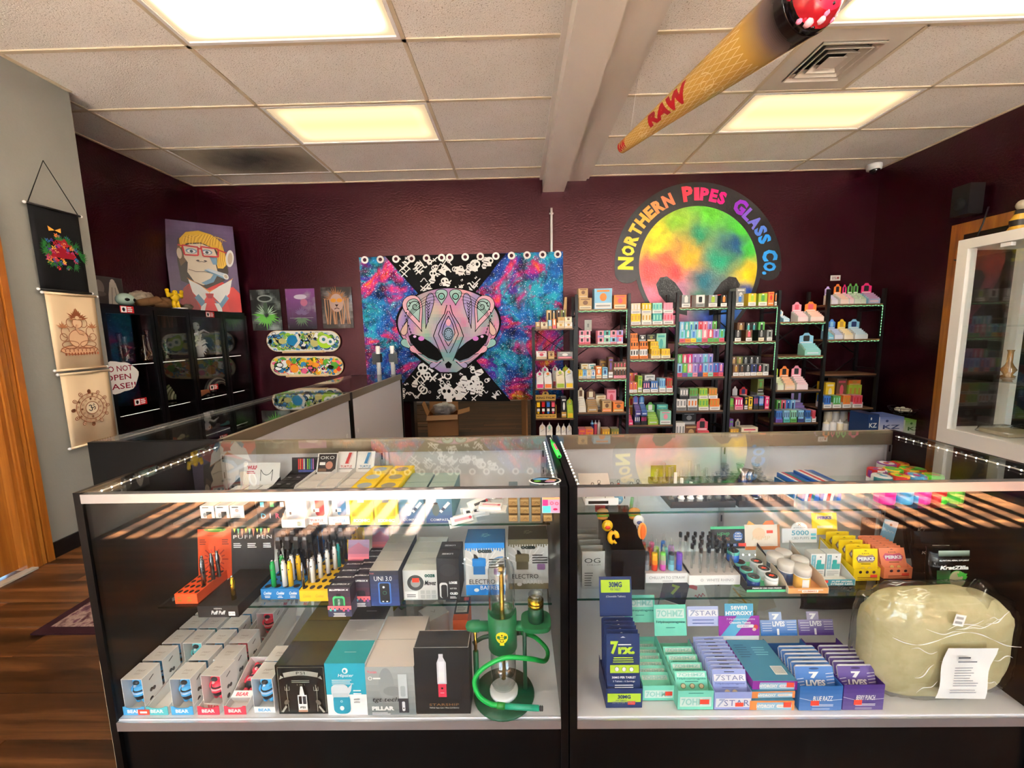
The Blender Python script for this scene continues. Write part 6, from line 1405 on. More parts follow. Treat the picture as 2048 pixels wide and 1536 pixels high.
o = MB().box(-.016,.016,-.0006,0,-.008,.008,TAGC).build('price_tag','card',None,(on_y(288,1424,YB0-.0056).x,YB0-.006,on_y(288,1424,YB0-.0056).z),None,'small red price tag stuck on the first bear tray','price tag'); f = front_face(b := MB(),-.016,-.008,-.0006); f.lines(.006,.026,.011,1,.004,.006,WHITE,2); b.build('tag_print','card',o)
# ------------------------------------------------------------------ gothic black cartons
def d_psi(f,W_,H_):
    GY_ = C(170,168,156); f.rect(.002,W_-.002,.002,H_-.002,C(24,27,27)); f.line([(.006,.006),(.006,H_-.006),(W_-.006,H_-.006),(W_-.006,.006)],.0012,C(130,128,116))
    f.line([(W_*.16+W_*.68*i/10,H_*(.80+.045*math.sin(PI*i/10))) for i in range(11)],.014,GY_); f.text('PSI',W_/2,H_*.845,.0085,C(30,30,30),.024,sp=1.2)
    for sg in (-1,1): f.poly([(W_/2+sg*W_*.34,H_*.76),(W_/2+sg*W_*.43,H_*.72),(W_/2+sg*W_*.40,H_*.80)][::sg],GY_); x = W_/2+sg*W_*.29; f.line([(x,.01),(x+sg*.002,H_*.55)],.0014,GY_); f.line([(x-.006,H_*.58),(x-.006,H_*.5),(x+.006,H_*.5),(x+.006,H_*.58)],.0012,GY_); f.line([(x,H_*.5),(x,H_*.62)],.0012,GY_); f.ell(x-sg*-.004,H_*.26,.006,.009,C(110,106,96),10,sg*.6); f.poly([(W_/2+sg*W_*.44,H_*.06),(W_/2+sg*W_*.34,H_*.2),(W_/2+sg*W_*.32,H_*.16),(W_/2+sg*W_*.40,H_*.05)][::sg],GY_)
    f.lines(W_*.32,W_*.68,H_*.72,2,.005,.0018,GY_,2,'c'); f.text('2 IN 1',W_/2,H_*.63,.004,GY_,.022,sp=1.3)
    f.rect(W_*.42,W_*.60,H_*.08,H_*.42,WHITE); f.poly([(W_*.46,H_*.42),(W_*.56,H_*.42),(W_*.53,H_*.6),(W_*.49,H_*.6)],C(214,218,218)); f.rect(W_*.44,W_*.50,H_*.24,H_*.40,C(30,30,32)); f.rect(W_*.52,W_*.585,H_*.24,H_*.4,C(60,60,64)); f.text('PSI',W_*.51,H_*.17,.006,C(40,40,44),.014,bold=.03); f.rect(W_*.42,W_*.60,H_*.08,H_*.12,C(196,150,130))
_,X,W_,Yf,H_ = pbox('gothic_carton','black gothic print carton in clear film, in a file of four',559,660,1428,1331,DK_,.088,C(30,32,30),None,d_psi,4,group='black gothic cartons',tops=[C(60,58,48),C(96,90,56),C(112,98,50),C(70,62,44)],m='gloss')
def d_hip(f,W_,H_):
    T = C(24,164,190); f.rect(0,W_,0,H_*.40,WHITE); f.rect(0,W_,H_*.40,H_,T); f.ell(W_*.5,H_*.86,.008,.009,WHITE,12); f.ell(W_*.49,H_*.855,.004,.005,T,8); f.text('Hipster',W_*.5,H_*.765,.012,WHITE,W_*.38,shear=.25,bold=.01); f.lines(W_*.16,W_*.86,H_*.69,3,.0055,.002,WHITE,4)
    f.rrect(W_*.16,W_*.58,H_*.03,H_*.42,.016,C(24,150,178)); f.rrect(W_*.13,W_*.55,H_*.36,H_*.60,.012,C(206,214,218)); f.poly([(W_*.5,H_*.5),(W_*.66,H_*.62),(W_*.62,H_*.48),(W_*.55,H_*.4)],C(206,214,218)); f.rect(W_*.16,W_*.55,H_*.36,H_*.44,C(190,200,206)); f.ring(W_*.37,H_*.28,.0022,.0032,WHITE,12); f.ell(W_*.37,H_*.15,.006,.007,WHITE,12)
    f.lines(W_*.68,W_*.9,H_*.5,2,.009,.003,WHITE,5); f.lines(W_*.68,W_*.84,H_*.33,2,.009,.003,C(160,160,160),6)
X,W_,Yf = spot(657,738,1430,DK_)
H_ = hgt(697,1327,Yf,DK_)
for i,(bc,tc,lab) in enumerate(((C(30,150,172),C(40,158,164),'turquoise and white device carton with silver kettle-shaped picture'),(C(206,206,206),C(176,176,176),'silver topped device carton behind the turquoise one'),(C(206,206,206),C(34,34,36),'black topped device carton behind the silver topped one'))):
    o = MB().box(0,W_*.985,0,.082,0,H_,bc,top=tc,side=C(214,222,224)).build('device_carton','card',None,(X,Yf+.085*i,DK_+E_),None,lab,'box'); b = MB()
    if i == 0: f = front_face(b,0,0,0); d_hip(f,W_*.985,H_)
    f = top_face(b,0,0,H_); f.lines(W_*.35,W_*.65,.04,1,.01,.002,mixc(tc,WHITE,.5),2); b.build('printed_face','card',o)
def d_pil(f,W_,H_):
    f.grad(0,W_,0,H_,C(120,128,128),C(172,176,174),8); f.ell(W_*.42,H_*.62,W_*.16,H_*.36,C(150,156,156),20); f.ell(W_*.55,H_*.5,W_*.2,H_*.1,C(138,144,144),20)
    f.text('Yocan',W_*.14,H_*.90,.008,C(226,120,130),W_*.2,bold=.03); f.ring(W_*.10,H_*.77,.004,.0055,WHITE,14); f.rect(W_*.16,W_*.31,H_*.755,H_*.785,WHITE); f.text('tgt tech',W_*.37,H_*.32,.017,C(40,42,44),W_*.54,shear=.3); f.text('PILLAR',W_*.33,H_*.15,.0125,WHITE,W_*.46,bold=.06); f.lines(W_*.1,W_*.56,H_*.065,2,.004,.0016,WHITE,3)
    f.rect(W_*.66,W_*.86,H_*.06,H_*.36,C(58,60,66)); f.rect(W_*.67,W_*.85,H_*.36,H_*.86,C(198,206,208)); f.rrect(W_*.71,W_*.81,H_*.4,H_*.62,.004,C(170,178,182)); f.rrect(W_*.73,W_*.79,H_*.1,H_*.3,.003,C(220,222,224)); f.ell(W_*.76,H_*.16,.0022,.0022,BLACK,8)
pbox('vaporizer_carton','grey vaporizer carton with white top, in a file of two',736,834,1430,1334,DK_,.1,C(170,172,170),C(218,208,200),d_pil,2,group='grey vaporizer cartons',m='gloss')
def d_star(f,W_,H_):
    f.rect(0,W_,0,H_,C(14,14,15)); f.rect(W_*.42,W_*.57,H_*.26,H_*.46,C(200,40,70)); f.poly([(W_*.41,H_*.46),(W_*.58,H_*.46),(W_*.58,H_*.78),(W_*.53,H_*.86),(W_*.53,H_*.91),(W_*.45,H_*.91),(W_*.45,H_*.86),(W_*.41,H_*.78)],C(206,206,212)); f.rect(W_*.44,W_*.55,H_*.48,H_*.8,C(226,226,232))
    for i in range(4): f.rect(W_*(.445+.025*i),W_*(.458+.025*i),H_*.5,H_*.64,WHITE)
    f.ell(W_*.495,H_*.40,.003,.003,BLACK,10); f.rect(W_*.46,W_*.53,H_*.33,H_*.335,WHITE); f.text('STARSHIP',W_*.52,H_*.155,.007,C(150,104,60),W_*.55,bold=.01,sp=1.1); f.text('TRIPLE Vape Cart / Wax Coil Battery',W_*.52,H_*.105,.005,WHITE,W_*.55)
_,X,W_,Yf,H_ = pbox('vape_pen_carton','large black carton with a red and clear vape pen picture',834,943,1428,1296,DK_,.066,C(14,14,15),C(40,40,41),d_star,1,topdraw=lambda f,W_,D_: f.line([(.001,.001),(W_-.001,.001),(W_-.001,D_-.001),(.001,D_-.001),(.001,.001)],.0015,C(190,188,184)))
# behind the cartons: glass pens and small boxes on the deck
gl = [('olive',C(150,140,40),762,1236),('green',C(70,130,70),782,1232),('teal',C(30,120,130),790,1240),('white',C(214,214,214),802,1246),('dark green',C(30,60,54),775,1240)]
for i,(nm,c_,px_,py_) in enumerate(gl):
    q = on_z(px_,py_+26,DK_+.02); MB().tube([(0,0,0),(.05,.02,.012),(.06,.024,.014)],[.012,.012,.006],c_,10).build('glass_tube','gloss',None,(q.x,1.40+.012*(i % 2),DK_+.02+.018*(i // 2)),.6,f'{nm} glass tube lying behind the pale cartons','glass tube')
def small_box(name,label,px_,py_,w_,d_,h_,rotz,body,top,draw,Y=None,cat='box'):
    Y = Y or 1.36; X = on_y(px_,py_,Y).x; o = MB().box(-w_/2,w_/2,-d_/2,d_/2,0,h_,body,top=top).build(name,'card',None,(X,Y,DK_+E_),rotz,label,cat); b = MB(); f = top_face(b,-w_/2,-d_/2,h_); draw(f,w_,d_); b.build('printed_face','card',o); return o
small_box('small_carton','plain pale carton turned cornerwise behind the black carton',868,1250,.075,.075,.085,.75,C(214,210,206),C(206,202,198),lambda f,w_,d_: f.line([(w_*.4,d_*.6),(w_*.5,d_*.4),(w_*.6,d_*.55)],.002,C(150,146,140)),1.30)
small_box('small_carton','white carton with a red tag beside the cornerwise carton',870,1225,.075,.06,.11,.05,C(214,216,218),C(120,160,190),lambda f,w_,d_: (f.rect(w_*.3,w_*.7,d_*.1,d_*.4,TAGC),f.rect(w_*.1,w_*.9,d_*.55,d_*.9,WHITE)),1.41)
small_box('small_carton','orange and black carton with a pale label beside the green water pipe',926,1262,.05,.12,.09,.03,C(226,92,30),C(30,30,32),lambda f,w_,d_: (f.rect(w_*.12,w_*.88,d_*.3,d_*.72,C(226,224,216)),f.lines(w_*.18,w_*.82,d_*.68,8,d_*.045,d_*.015,C(120,116,110),2),f.rect(0,w_,0,d_*.22,C(226,92,30)),f.rect(w_*.55,w_*.9,d_*.8,d_*.95,TAGC)),1.31)
small_box('small_carton','long narrow white carton standing behind the glass tubes',832,1230,.03,.08,.1,-.25,WHITE,C(206,204,200),lambda f,w_,d_: f.lines(w_*.2,w_*.8,d_*.8,3,d_*.2,.002,C(130,130,130),2),1.39)

# ------------------------------------------------------------------ green water pipe
HY = on_z(1008,1382,DK_+.01).y; hx = on_y(1008,1382,HY).x
zp = lambda py: on_y(1008,py,HY).z
hk = thing('water_pipe','green and gold gravity water pipe with coiled hose','water pipe',(hx,HY,DK_+E_))
R_ = lambda py: zp(py)-DK_
GRN,GR2 = C(20,110,66),C(14,74,48)
MB().lathe([(0,0),(.086,0),(.088,.003),(.086,.008),(0,.008)],GR2,40).build('base','satin',hk)
MB().lathe([(0,.008),(.04,.008),(.041,.016),(.036,.02),(0,.02)],WHITE,28).build('puck','satin',hk)
zc0,zc1 = R_(1292),R_(1222)
MB().lathe([(.0,.022),(.022,.024),(.034,.036),(.036,.05),(.036,zc0+.004)],WHITE,32).build('lower_glass','pipe_glass',hk)
MB().lathe([(.036,zc0),(.0405,zc0),(.0405,zc1),(.036,zc1),(.036,zc0)],GRN,36).build('collar','satin',hk)
zt_ = R_(1118)
MB().lathe([(.037,zc1-.004),(.037,zt_-.035),(.033,zt_-.018),(.022,zt_-.006),(.0,zt_)],WHITE,32).build('dome_glass','pipe_glass',hk)
MB().tube([(0,0,.05),(0,0,R_(1135))],.0065,C(196,156,66),14).build('stem','metal',hk)
MB().lathe([(.0,0),(.0095,0),(.0095,.016),(0,.016)],C(206,166,76),14,(0,0,R_(1145))).build('stem_cap','metal',hk)
za = (zc0+zc1)/2+.008
MB().lathe([(.0,-.105),(.012,-.100),(.016,-.085),(.016,-.066),(.0135,-.064),(.0135,-.036)],GRN,20,(0,0,za),'x').build('knob','satin',hk)
MB().tube([(-.078,0,za-.012),(-.078,0,R_(1322))],.0048,C(196,156,66),10).build('gold_rod','metal',hk)
MB().tube([(-.078,0,R_(1302)),(-.078,0,.008)],.0078,GRN,12).build('rod_sleeve','satin',hk)
MB().tube([(.062,.01,za-.01),(.062,.01,.008)],.0058,GR2,12).build('support_post','satin',hk)
MB().tube([(.036,0,za),(.075,0,za)],.013,GRN,16).build('swivel','satin',hk)
px0 = .095; pr = []
for i in range(32):
    a = 2*PI*i/32; ca,sa = math.cos(a),math.sin(a); pr.append((px0+.042*math.copysign(abs(ca)**.6,ca),.04*math.copysign(abs(sa)**.6,sa)))
MB().prism(pr,za+.006,za+.018,GRN).build('platform','satin',hk)
MB().lathe([(.0,za+.018),(.0215,za+.018),(.0215,za+.062),(0,za+.062)],GR2,24,(px0,0,0)).build('bowl_holder','satin',hk)
MB().lathe([(.0,za+.062),(.0222,za+.062),(.0222,za+.07),(.021,za+.071),(.0222,za+.072),(.0222,za+.08),(0,za+.08)],C(214,176,60),24,(px0,0,0)).build('gold_ring','metal',hk)
MB().lathe([(.012,za+.081),(.019,za+.084),(.0205,za+.096),(.018,za+.1),(.015,za+.092),(0,za+.086)],WHITE,20,(px0,0,0)).build('glass_bowl','pipe_glass',hk)
hp = [(955,1262),(935,1292),(950,1320)]
def hpt(px_,py_,dy): v = on_y(px_,py_,HY+dy); return (v.x-hx,dy,v.z-DK_)
def smooth(pts,k=6):
    out = []; n = len(pts)
    for i in range(n-1):
        p0,p1,p2,p3 = [Vector(pts[max(0,min(n-1,i+j))]) for j in (-1,0,1,2)]
        for j in range(k):
            t = j/k; out.append(.5*((2*p1)+(p2-p0)*t+(2*p0-5*p1+4*p2-p3)*t*t+(-p0+3*p1-3*p2+p3)*t**3))
    out.append(Vector(pts[-1])); return out
HG = C(0,150,60)
path = [hpt(1042,1266,.045),hpt(1070,1275,.06),hpt(1094,1300,.05),hpt(1090,1322,.0),hpt(1060,1318,-.06),hpt(1010,1316,-.07),hpt(968,1336,-.075),hpt(949,1362,-.08),hpt(958,1392,-.088),hpt(980,1408,-.09),hpt(996,1411,-.092)]
MB().tube(smooth(path),.0062,HG,10).build('hose','satin',hk)
MB().tube(smooth([hpt(946,1288,.05),hpt(965,1276,.06),hpt(985,1272,.06),hpt(1010,1270,.06),hpt(1042,1266,.045)]),.0062,GR2,10).build('hose','satin',hk)
e0,e1,e2 = hpt(994,1411,-.092),hpt(1010,1413,-.093),hpt(1078,1417,-.096)
MB().tube([e0,e1],.0082,C(30,120,40),12).build('hose_ferrule','satin',hk)
MB().tube([e1,e2],.0072,C(30,140,110),14).build('mouthpiece','satin',hk)
d_ = Vector(e2)-Vector(e1); d_.normalize()
for i in range(2): MB().tube([Vector(e2)+d_*(.002+.005*i),Vector(e2)+d_*(.0045+.005*i)],.0068,BLACK,12).build('seal_ring','satin',hk)
MB().tube([Vector(e2),Vector(e2)+d_*.011],.005,C(90,90,90),12).build('tip','satin',hk)
# round yellow label on the collar
b = MB(); YL = C(232,212,30); vs = []
def colp(u,v,r_=.0409): a = -PI/2+u/r_; return (r_*math.cos(a),r_*math.sin(a),(zc0+zc1)/2+v)
pts = [colp((.0165+.0012*(i % 2))*math.cos(2*PI*i/32),(.0165+.0012*(i % 2))*math.sin(2*PI*i/32)+.003) for i in range(32)]; b.add(pts+[colp(0,.003,.0412)],[(i,(i+1) % 32,32) for i in range(32)],YL)
b.add([colp(-.006,-.012,.0411),colp(.006,-.012,.0411),colp(.006,-.02,.0411),colp(-.006,-.02,.0411)],[(3,2,1,0)],YL); K = C(30,30,26)
for (u0,u1,v0,v1) in ((-.002,.002,.009,.013),(-.0045,.0045,.0045,.0058),(-.006,.006,-.002,-.0005),(-.005,-.003,-.009,-.004),(.003,.005,-.009,-.004),(-.0035,.0035,-.0105,-.009)): b.add([colp(u0,v0,.0416),colp(u1,v0,.0416),colp(u1,v1,.0416),colp(u0,v1,.0416)],[(0,1,2,3)],K)
b.build('round_label','card',hk)

# ------------------------------------------------------------------ lower shelf
def holes_tray(name,label,x0,x1,yb,h,depth,col,nx,ny,ztop,draw,header=None,hcol=None,hole=C(40,20,14)):
    X,W_,Yf = spot(x0,x1,yb,SH2); t = thing(name,label,'tray',(X,Yf,SH2+E_)); MB().box(0,W_,0,depth,0,h,col).build('tray_body','card',t)
    b = MB(); f = top_face(b,0,0,h)
    for j in range(ny):
        for i in range(nx): f.ell(W_*(i+.5)/nx,depth*(j+.5)/ny,W_/nx*.34,depth/ny*.3,hole,14); f.k = 1
    f = front_face(b,0,0,0); draw(f,W_,h); b.build('printed_face','card',t)
    if header:
        hx0,hx1,hz,fn = header; b = MB(Matrix.Translation((hx0,depth,.0)) @ Matrix.Rotation(-.12,4,'X')); b.box(0,hx1-hx0,0,.0015,0,hz,hcol); f = front_face(b,0,0,0); fn(f,hx1-hx0,hz); b.build('header_card','card',t)
    return t,X,W_,Yf
ORG = C(240,84,28)
def d_sun(f,W_,H_):
    f.ell(W_*.5,H_*.95,W_*.32,H_*.05,C(80,150,50),20); f.lines(W_*.3,W_*.7,H_*.965,1,.01,.005,C(170,210,90),2,'c'); f.lines(W_*.28,W_*.72,H_*.84,1,.01,.002,C(150,40,10),2); f.lines(W_*.06,W_*.28,H_*.76,3,.007,.003,C(130,30,10),3); f.lines(W_*.7,W_*.95,H_*.76,3,.007,.003,C(130,30,10),4)
    D = C(186,44,14); cx,cy = W_*.5,H_*.38; f.ell(cx,cy,.017,.017,D,20); f.ring(cx,cy,.019,.0215,C(246,150,100),24); f.ell(cx,cy,.009,.012,ORG,14)
    for i in range(16): a = 2*PI*i/16; L_ = .036 if i % 2 else .045; f.line([(cx+.025*math.cos(a),cy+.025*math.sin(a)),(cx+L_*math.cos(a),cy+L_*math.sin(a))],.004,D)
t,X,W_,Yf = holes_tray('pen_tray','orange pen stand with punched holes and a sun on its tall card',351,396,1208,.032,.13,ORG,4,5,0,lambda f,W_,H_: [f.lines(W_*x,W_*(x+.22),H_*.7,2,H_*.3,H_*.16,C(176,120,20),3) for x in (.12,.56)],(-.03,.09,.175,d_sun),ORG)
def pen(label,loc,col,h=.09,r_=.0062,cap=None,grp=None,m='gloss',lean=0):
    t = thing('vape_pen',label,'vape pen',loc,0,grp,rot=(lean,0,0)); MB().lathe([(0,0),(r_,0),(r_,h*.86),(r_*.7,h*.9),(r_*.7,h),(0,h)],col,12).build('body',m,t)
    b = MB(); b.lathe([(0,-.0008),(.0022,-.0008),(.0022,.0),(0,0)],C(60,60,60),8,(0,-r_,h*.7),'y'); b.build('button','satin',t)
    MB().lathe([(r_*.5,h),(r_*.55,h+.004),(0,h+.005)],C(190,190,190),10).build('tip','metal',t)
    if cap: b = MB(); b.box(-.008,.008,-.005,.005,h+.002,h+.03,C(26,26,28)); b.box(-.006,.006,-.003,.003,h+.03,h+.042,C(120,120,124)); b.build('charger_plug','satin',t)
    return t
for i,(dx,dy) in enumerate(((.048,.06),(.058,.045),(.066,.075),(.074,.09))): pen('silver steel vape pen standing by the orange sun card',(X+dx,Yf+dy,SH2+.0335),C(150,152,156),.085,.0058,None,'silver pens in the orange stand','metal')
def d_pp(f,W_,H_): f.text('PUFF PEN',W_*.5,H_*.82,H_*.07,WHITE,W_*.9,sp=1.2); f.lines(W_*.05,W_*.28,H_*.7,3,.006,.003,WHITE,3); f.lines(W_*.38,W_*.66,H_*.7,3,.006,.003,WHITE,4); f.lines(W_*.75,W_*.95,H_*.7,3,.006,.003,WHITE,5); [f.poly([(W_*(.05+.09*i),H_),(W_*(.12+.09*i),H_),(W_*(.085+.09*i),H_*(.9-.04*(i % 3)))],[C(226,226,80),C(140,220,170),C(240,150,120)][i % 3]) for i in range(10)]
t,X,W_,Yf = holes_tray('pen_tray','black pen stand with a white script front and one gold pen',397,478,1235,.036,.185,C(18,16,17),5,6,0,lambda f,W_,H_: (f.text('WEEMAN',W_*.5,H_*.76,H_*.14,WHITE,W_*.2),f.text('Puff Puff',W_*.5,H_*.42,H_*.34,WHITE,W_*.34,shear=.2,bold=.03),f.rect(W_*.76,W_*.92,H_*.14,H_*.5,WHITE),f.text('$7.99',W_*.84,H_*.32,H_*.16,C(60,60,60))),(-.03,.115,.175,d_pp),C(22,22,24),C(6,6,7))
pen('gold vape pen standing alone in the black stand',(X+W_*.74,Yf+.03,SH2+.037),C(206,166,50),.07,.0066,None,None,'metal')
CKB,CKY = C(16,120,190),C(244,196,16)
def d_ck(n): return lambda f,W_,H_: [(f.text('Cookies',W_*(i+.5)/n,H_*.62,H_*.3,WHITE,W_/n*.6,shear=.25,bold=.03),f.lines(W_*(i+.28)/n,W_*(i+.72)/n,H_*.36,2,H_*.13,H_*.06,WHITE,i,'c')) and None for i in range(n)]
t,X,W_,Yf = holes_tray('pen_tray','blue pen stand with white script front',523,600,1199,.034,.22,CKB,4,7,0,d_ck(3),(.0,.1,.19,lambda f,W_,H_: f.text('Cookies',W_/2,H_*.9,.012,WHITE,W_*.6)),CKB)
for nm,c_,u,v in (('green',C(30,160,80),.28,.016),('green',C(30,160,80),.36,.05),('white',WHITE,.56,.018),('white',WHITE,.62,.05),('yellow',C(244,192,20),.72,.018),('yellow',C(244,192,20),.8,.05)): pen(f'{nm} vape pen in the front rows of the blue stand',(X+W_*u,Yf+v,SH2+.035),c_,.082,.0075,None,'front pens in the blue stand')
for j in range(4):
    for i in range(4): pen('black vape pen with a charger plug on top in the blue stand',(X+W_*(.14+.24*i),Yf+.085+.033*j,SH2+.035),C(30,30,32),.085+.004*j,.0065,True,'capped pens in the blue stand')
t,X,W_,Yf = holes_tray('pen_tray','yellow pen stand with orange script front',600,672,1203,.036,.23,CKY,5,7,0,lambda f,W_,H_: [f.text('Cookies',W_*x,H_*.5,H_*.26,C(230,130,30),W_*.22,shear=.25) for x in (.2,.55,.88)],(.0,.115,.19,lambda f,W_,H_: (f.ell(W_*.3,H_*.92,.006,.008,C(190,70,30)),f.ell(W_*.7,H_*.92,.006,.008,C(190,70,30)))),CKY)
for i in range(4): pen('silver vape pen at the front edge of the yellow stand',(X+.004+.008*i,Yf+.02+.02*i,SH2+.037),C(170,170,172),.075,.0045,None,'silver pens in the yellow stand','metal')
for i in range(4): pen('white vape pen in the diagonal line on the yellow stand',(X+.022+.013*i,Yf+.045+.024*i,SH2+.037),WHITE,.078,.007,None,'white pens in the yellow stand')
pen('turquoise vape pen in the yellow stand',(X+.068,Yf+.13,SH2+.037),C(20,160,150),.08,.0066)
for j in range(3):
    for i in range(4): pen('black vape pen with a charger plug on top in the yellow stand',(X+.02+.026*i,Yf+.15+.03*j,SH2+.037),C(30,30,32) if i < 3 else C(240,190,30),.085+.004*j,.0065,True,'capped pens in the yellow stand')
# pink mountain displays
def mount(f,W_,H_):
    f.grad(0,W_,0,H_,C(70,60,90),C(150,120,150),6)
    for i in range(6): f.poly([(0,H_*(.02+.13*i)),(W_*.25,H_*(.14+.13*i)),(W_*.5,H_*(.26+.13*i)),(W_*.75,H_*(.12+.13*i)),(W_,H_*(.04+.13*i)),(W_,H_*(0+.1*i)),(0,H_*(0+.1*i))],mixc(C(236,110,120),C(120,80,110),(i % 3)/3+.1))
def bluff(label,x0,x1,yb,n,lab2,zf):
    X,W_,Yf = spot(x0,x1,yb,SH2); t = thing('device_display',label,'box',(X,Yf,SH2+E_)); PK = C(240,110,120); DKP = C(60,56,84)
    b = MB(); dep = .035*n+.008
    for x in (0,W_-.001): b.prism([(0,0),(dep,0),(dep,.075),(0,.034)],x,x+.001,DKP,axis='x')
    b.box(.001,W_-.001,0,.001,0,.034,DKP); b.box(.001,W_-.001,0,dep,0,.001,DKP); b.build('tray_body','card',t)
    b = MB(); f = front_face(b,0,0,0); f.rect(0,W_,.022,.034,PK)
    for i in range(5): x = W_*(.12+.19*i); f.rect(x-.003,x+.003,.018,.026,[C(90,200,180),C(120,200,220),C(70,60,100),C(240,90,110),C(150,80,170)][i]); f.rect(x-.0015,x+.0015,.026,.029,BLACK)
    f.lines(W_*.15,W_*.85,.014,3,.0045,.0024,WHITE,4,'c'); b.build('printed_face','card',t)
    b = MB(Matrix.Translation((0,dep,.06)) @ Matrix.Rotation(-.2,4,'X')); b.box(0,W_,0,.001,0,.09,DKP); f = front_face(b,0,0,0); mount(f,W_,.09); b.build('header_card','card',t)
    for i in range(n):
        o = MB().box(0,W_*.94,0,.033,0,.088,C(50,34,52),top=C(40,36,48)).build('device_box','card',None,(X+W_*.03,Yf+.003+.035*i,SH2+E_*2.2),None,lab2,'box',lab2+' group'); b = MB(); f = front_face(b,0,0,0); w2 = W_*.94; f.grad(0,w2,0,.074,C(120,40,56),C(50,40,60),5); f.text('BLUFFBOX X',w2/2,.081,.006,WHITE,w2*.86,bold=.04,shear=.2)
        if zf == 0: f.rrect(w2*.2,w2*.75,.012,.062,.008,C(60,190,110)); f.rrect(w2*.27,w2*.68,.016,.056,.006,C(30,90,60)); f.text('BLUFFBOX',w2*.48,.036,.006,WHITE,.034,rot=PI/2); f.rect(w2*.38,w2*.58,.062,.07,BLACK)
        else: f.rrect(w2*.25,w2*.75,.02,.05,.008,C(40,34,44))
        f = top_face(b,0,0,.088); f.text('BLUFFBOX X',w2/2,.016,.007,WHITE,w2*.8,bold=.03,shear=.2); b.build('printed_face','card',o)
bluff('pink mountain display tray holding boxes with a green device picture',657,704,1234,4,'dark box with a green device picture in the pink mountain tray',0)
bluff('second pink mountain display tray beside the blue device boxes',704,742,1214,5,'dark plain box in the second pink mountain tray',1)
def d_uni(f,W_,H_):
    f.grad(0,W_,0,H_,C(30,60,130),C(24,24,34),8); f.text('UNI 3.0',W_*.46,H_*.78,H_*.13,WHITE,W_*.62); f.rrect(W_*.28,W_*.72,H_*.06,H_*.68,.006,C(60,110,190)); f.rrect(W_*.33,W_*.67,H_*.1,H_*.65,.005,C(20,24,34)); f.ell(W_*.47,H_*.54,.0035,.0035,WHITE,12); f.ring(W_*.5,H_*.38,.005,.0058,C(70,150,110),14); f.rect(W_*.4,W_*.46,H_*.12,H_*.15,WHITE); f.rect(W_*.54,W_*.6,H_*.12,H_*.15,WHITE); f.text('Yocan',W_*.08,H_*.94,H_*.05,C(226,120,120),W_*.16)
pbox('device_carton','dark blue battery carton with grey top, in a file of four',743,801,1212,1142,SH2,.056,C(34,38,56),C(186,182,176),d_uni,4,group='dark blue battery cartons')
def d_oz(f,W_,H_):
    f.rect(0,W_,0,H_,C(206,208,204)); f.ring(W_*.36,H_*.58,W_*.14,W_*.24,C(70,74,74),26); f.ell(W_*.36,H_*.58,W_*.14,W_*.14,C(150,154,152),20); f.rect(W_*.27,W_*.47,H_*.6,H_*.74,TAGC); f.text('ooze',W_*.78,H_*.82,H_*.11,C(40,90,80),W_*.3,bold=.05); f.text('Movez',W_*.78,H_*.58,H_*.16,BLACK,W_*.32,shear=.2,bold=.02); f.rect(W_*.04,W_*.42,H_*.05,H_*.3,WHITE); f.lines(W_*.1,W_*.36,H_*.2,2,.006,.003,C(120,120,120),2)
    for i in range(6): f.rect(W_*(.5+.16*(i % 3)),W_*(.62+.16*(i % 3)),H_*(.06+.16*(i//3)),H_*(.18+.16*(i//3)),C(176,178,176))
pbox('speaker_carton','grey white carton with a ring picture in clear film, in a file of six',808,878,1200,1141,SH2,.034,C(190,194,190),C(206,210,204),d_oz,6,group='ring picture cartons',m='gloss')
def d_lk(f,W_,H_):
    f.rect(0,W_,0,H_,C(16,16,17)); f.ell(W_*.5,H_*.72,W_*.38,H_*.15,C(36,36,37),20); f.rrect(W_*.1,W_*.46,H_*.05,H_*.42,.008,C(206,206,206)); f.rrect(W_*.17,W_*.44,H_*.05,H_*.37,.006,C(18,18,18)); f.text('LOKEE',W_*.72,H_*.42,H_*.06,WHITE,W_*.36,bold=.06); f.text('HOT FOR',W_*.72,H_*.28,H_*.035,WHITE,W_*.3); f.text('OLED',W_*.74,H_*.16,H_*.06,WHITE,W_*.36,bold=.06); f.lines(W_*.56,W_*.92,H_*.09,2,.004,.002,WHITE,3)
pbox('battery_carton','black battery carton with white lettering, in a file of two',876,921,1200,1117,SH2,.05,C(16,16,17),C(26,26,27),d_lk,2,group='black battery cartons',topdraw=lambda f,W_,D_: f.text('LOKEE',W_*.45,D_*.5,.009,C(210,210,210),W_*.5,rot=PI,bold=.04))
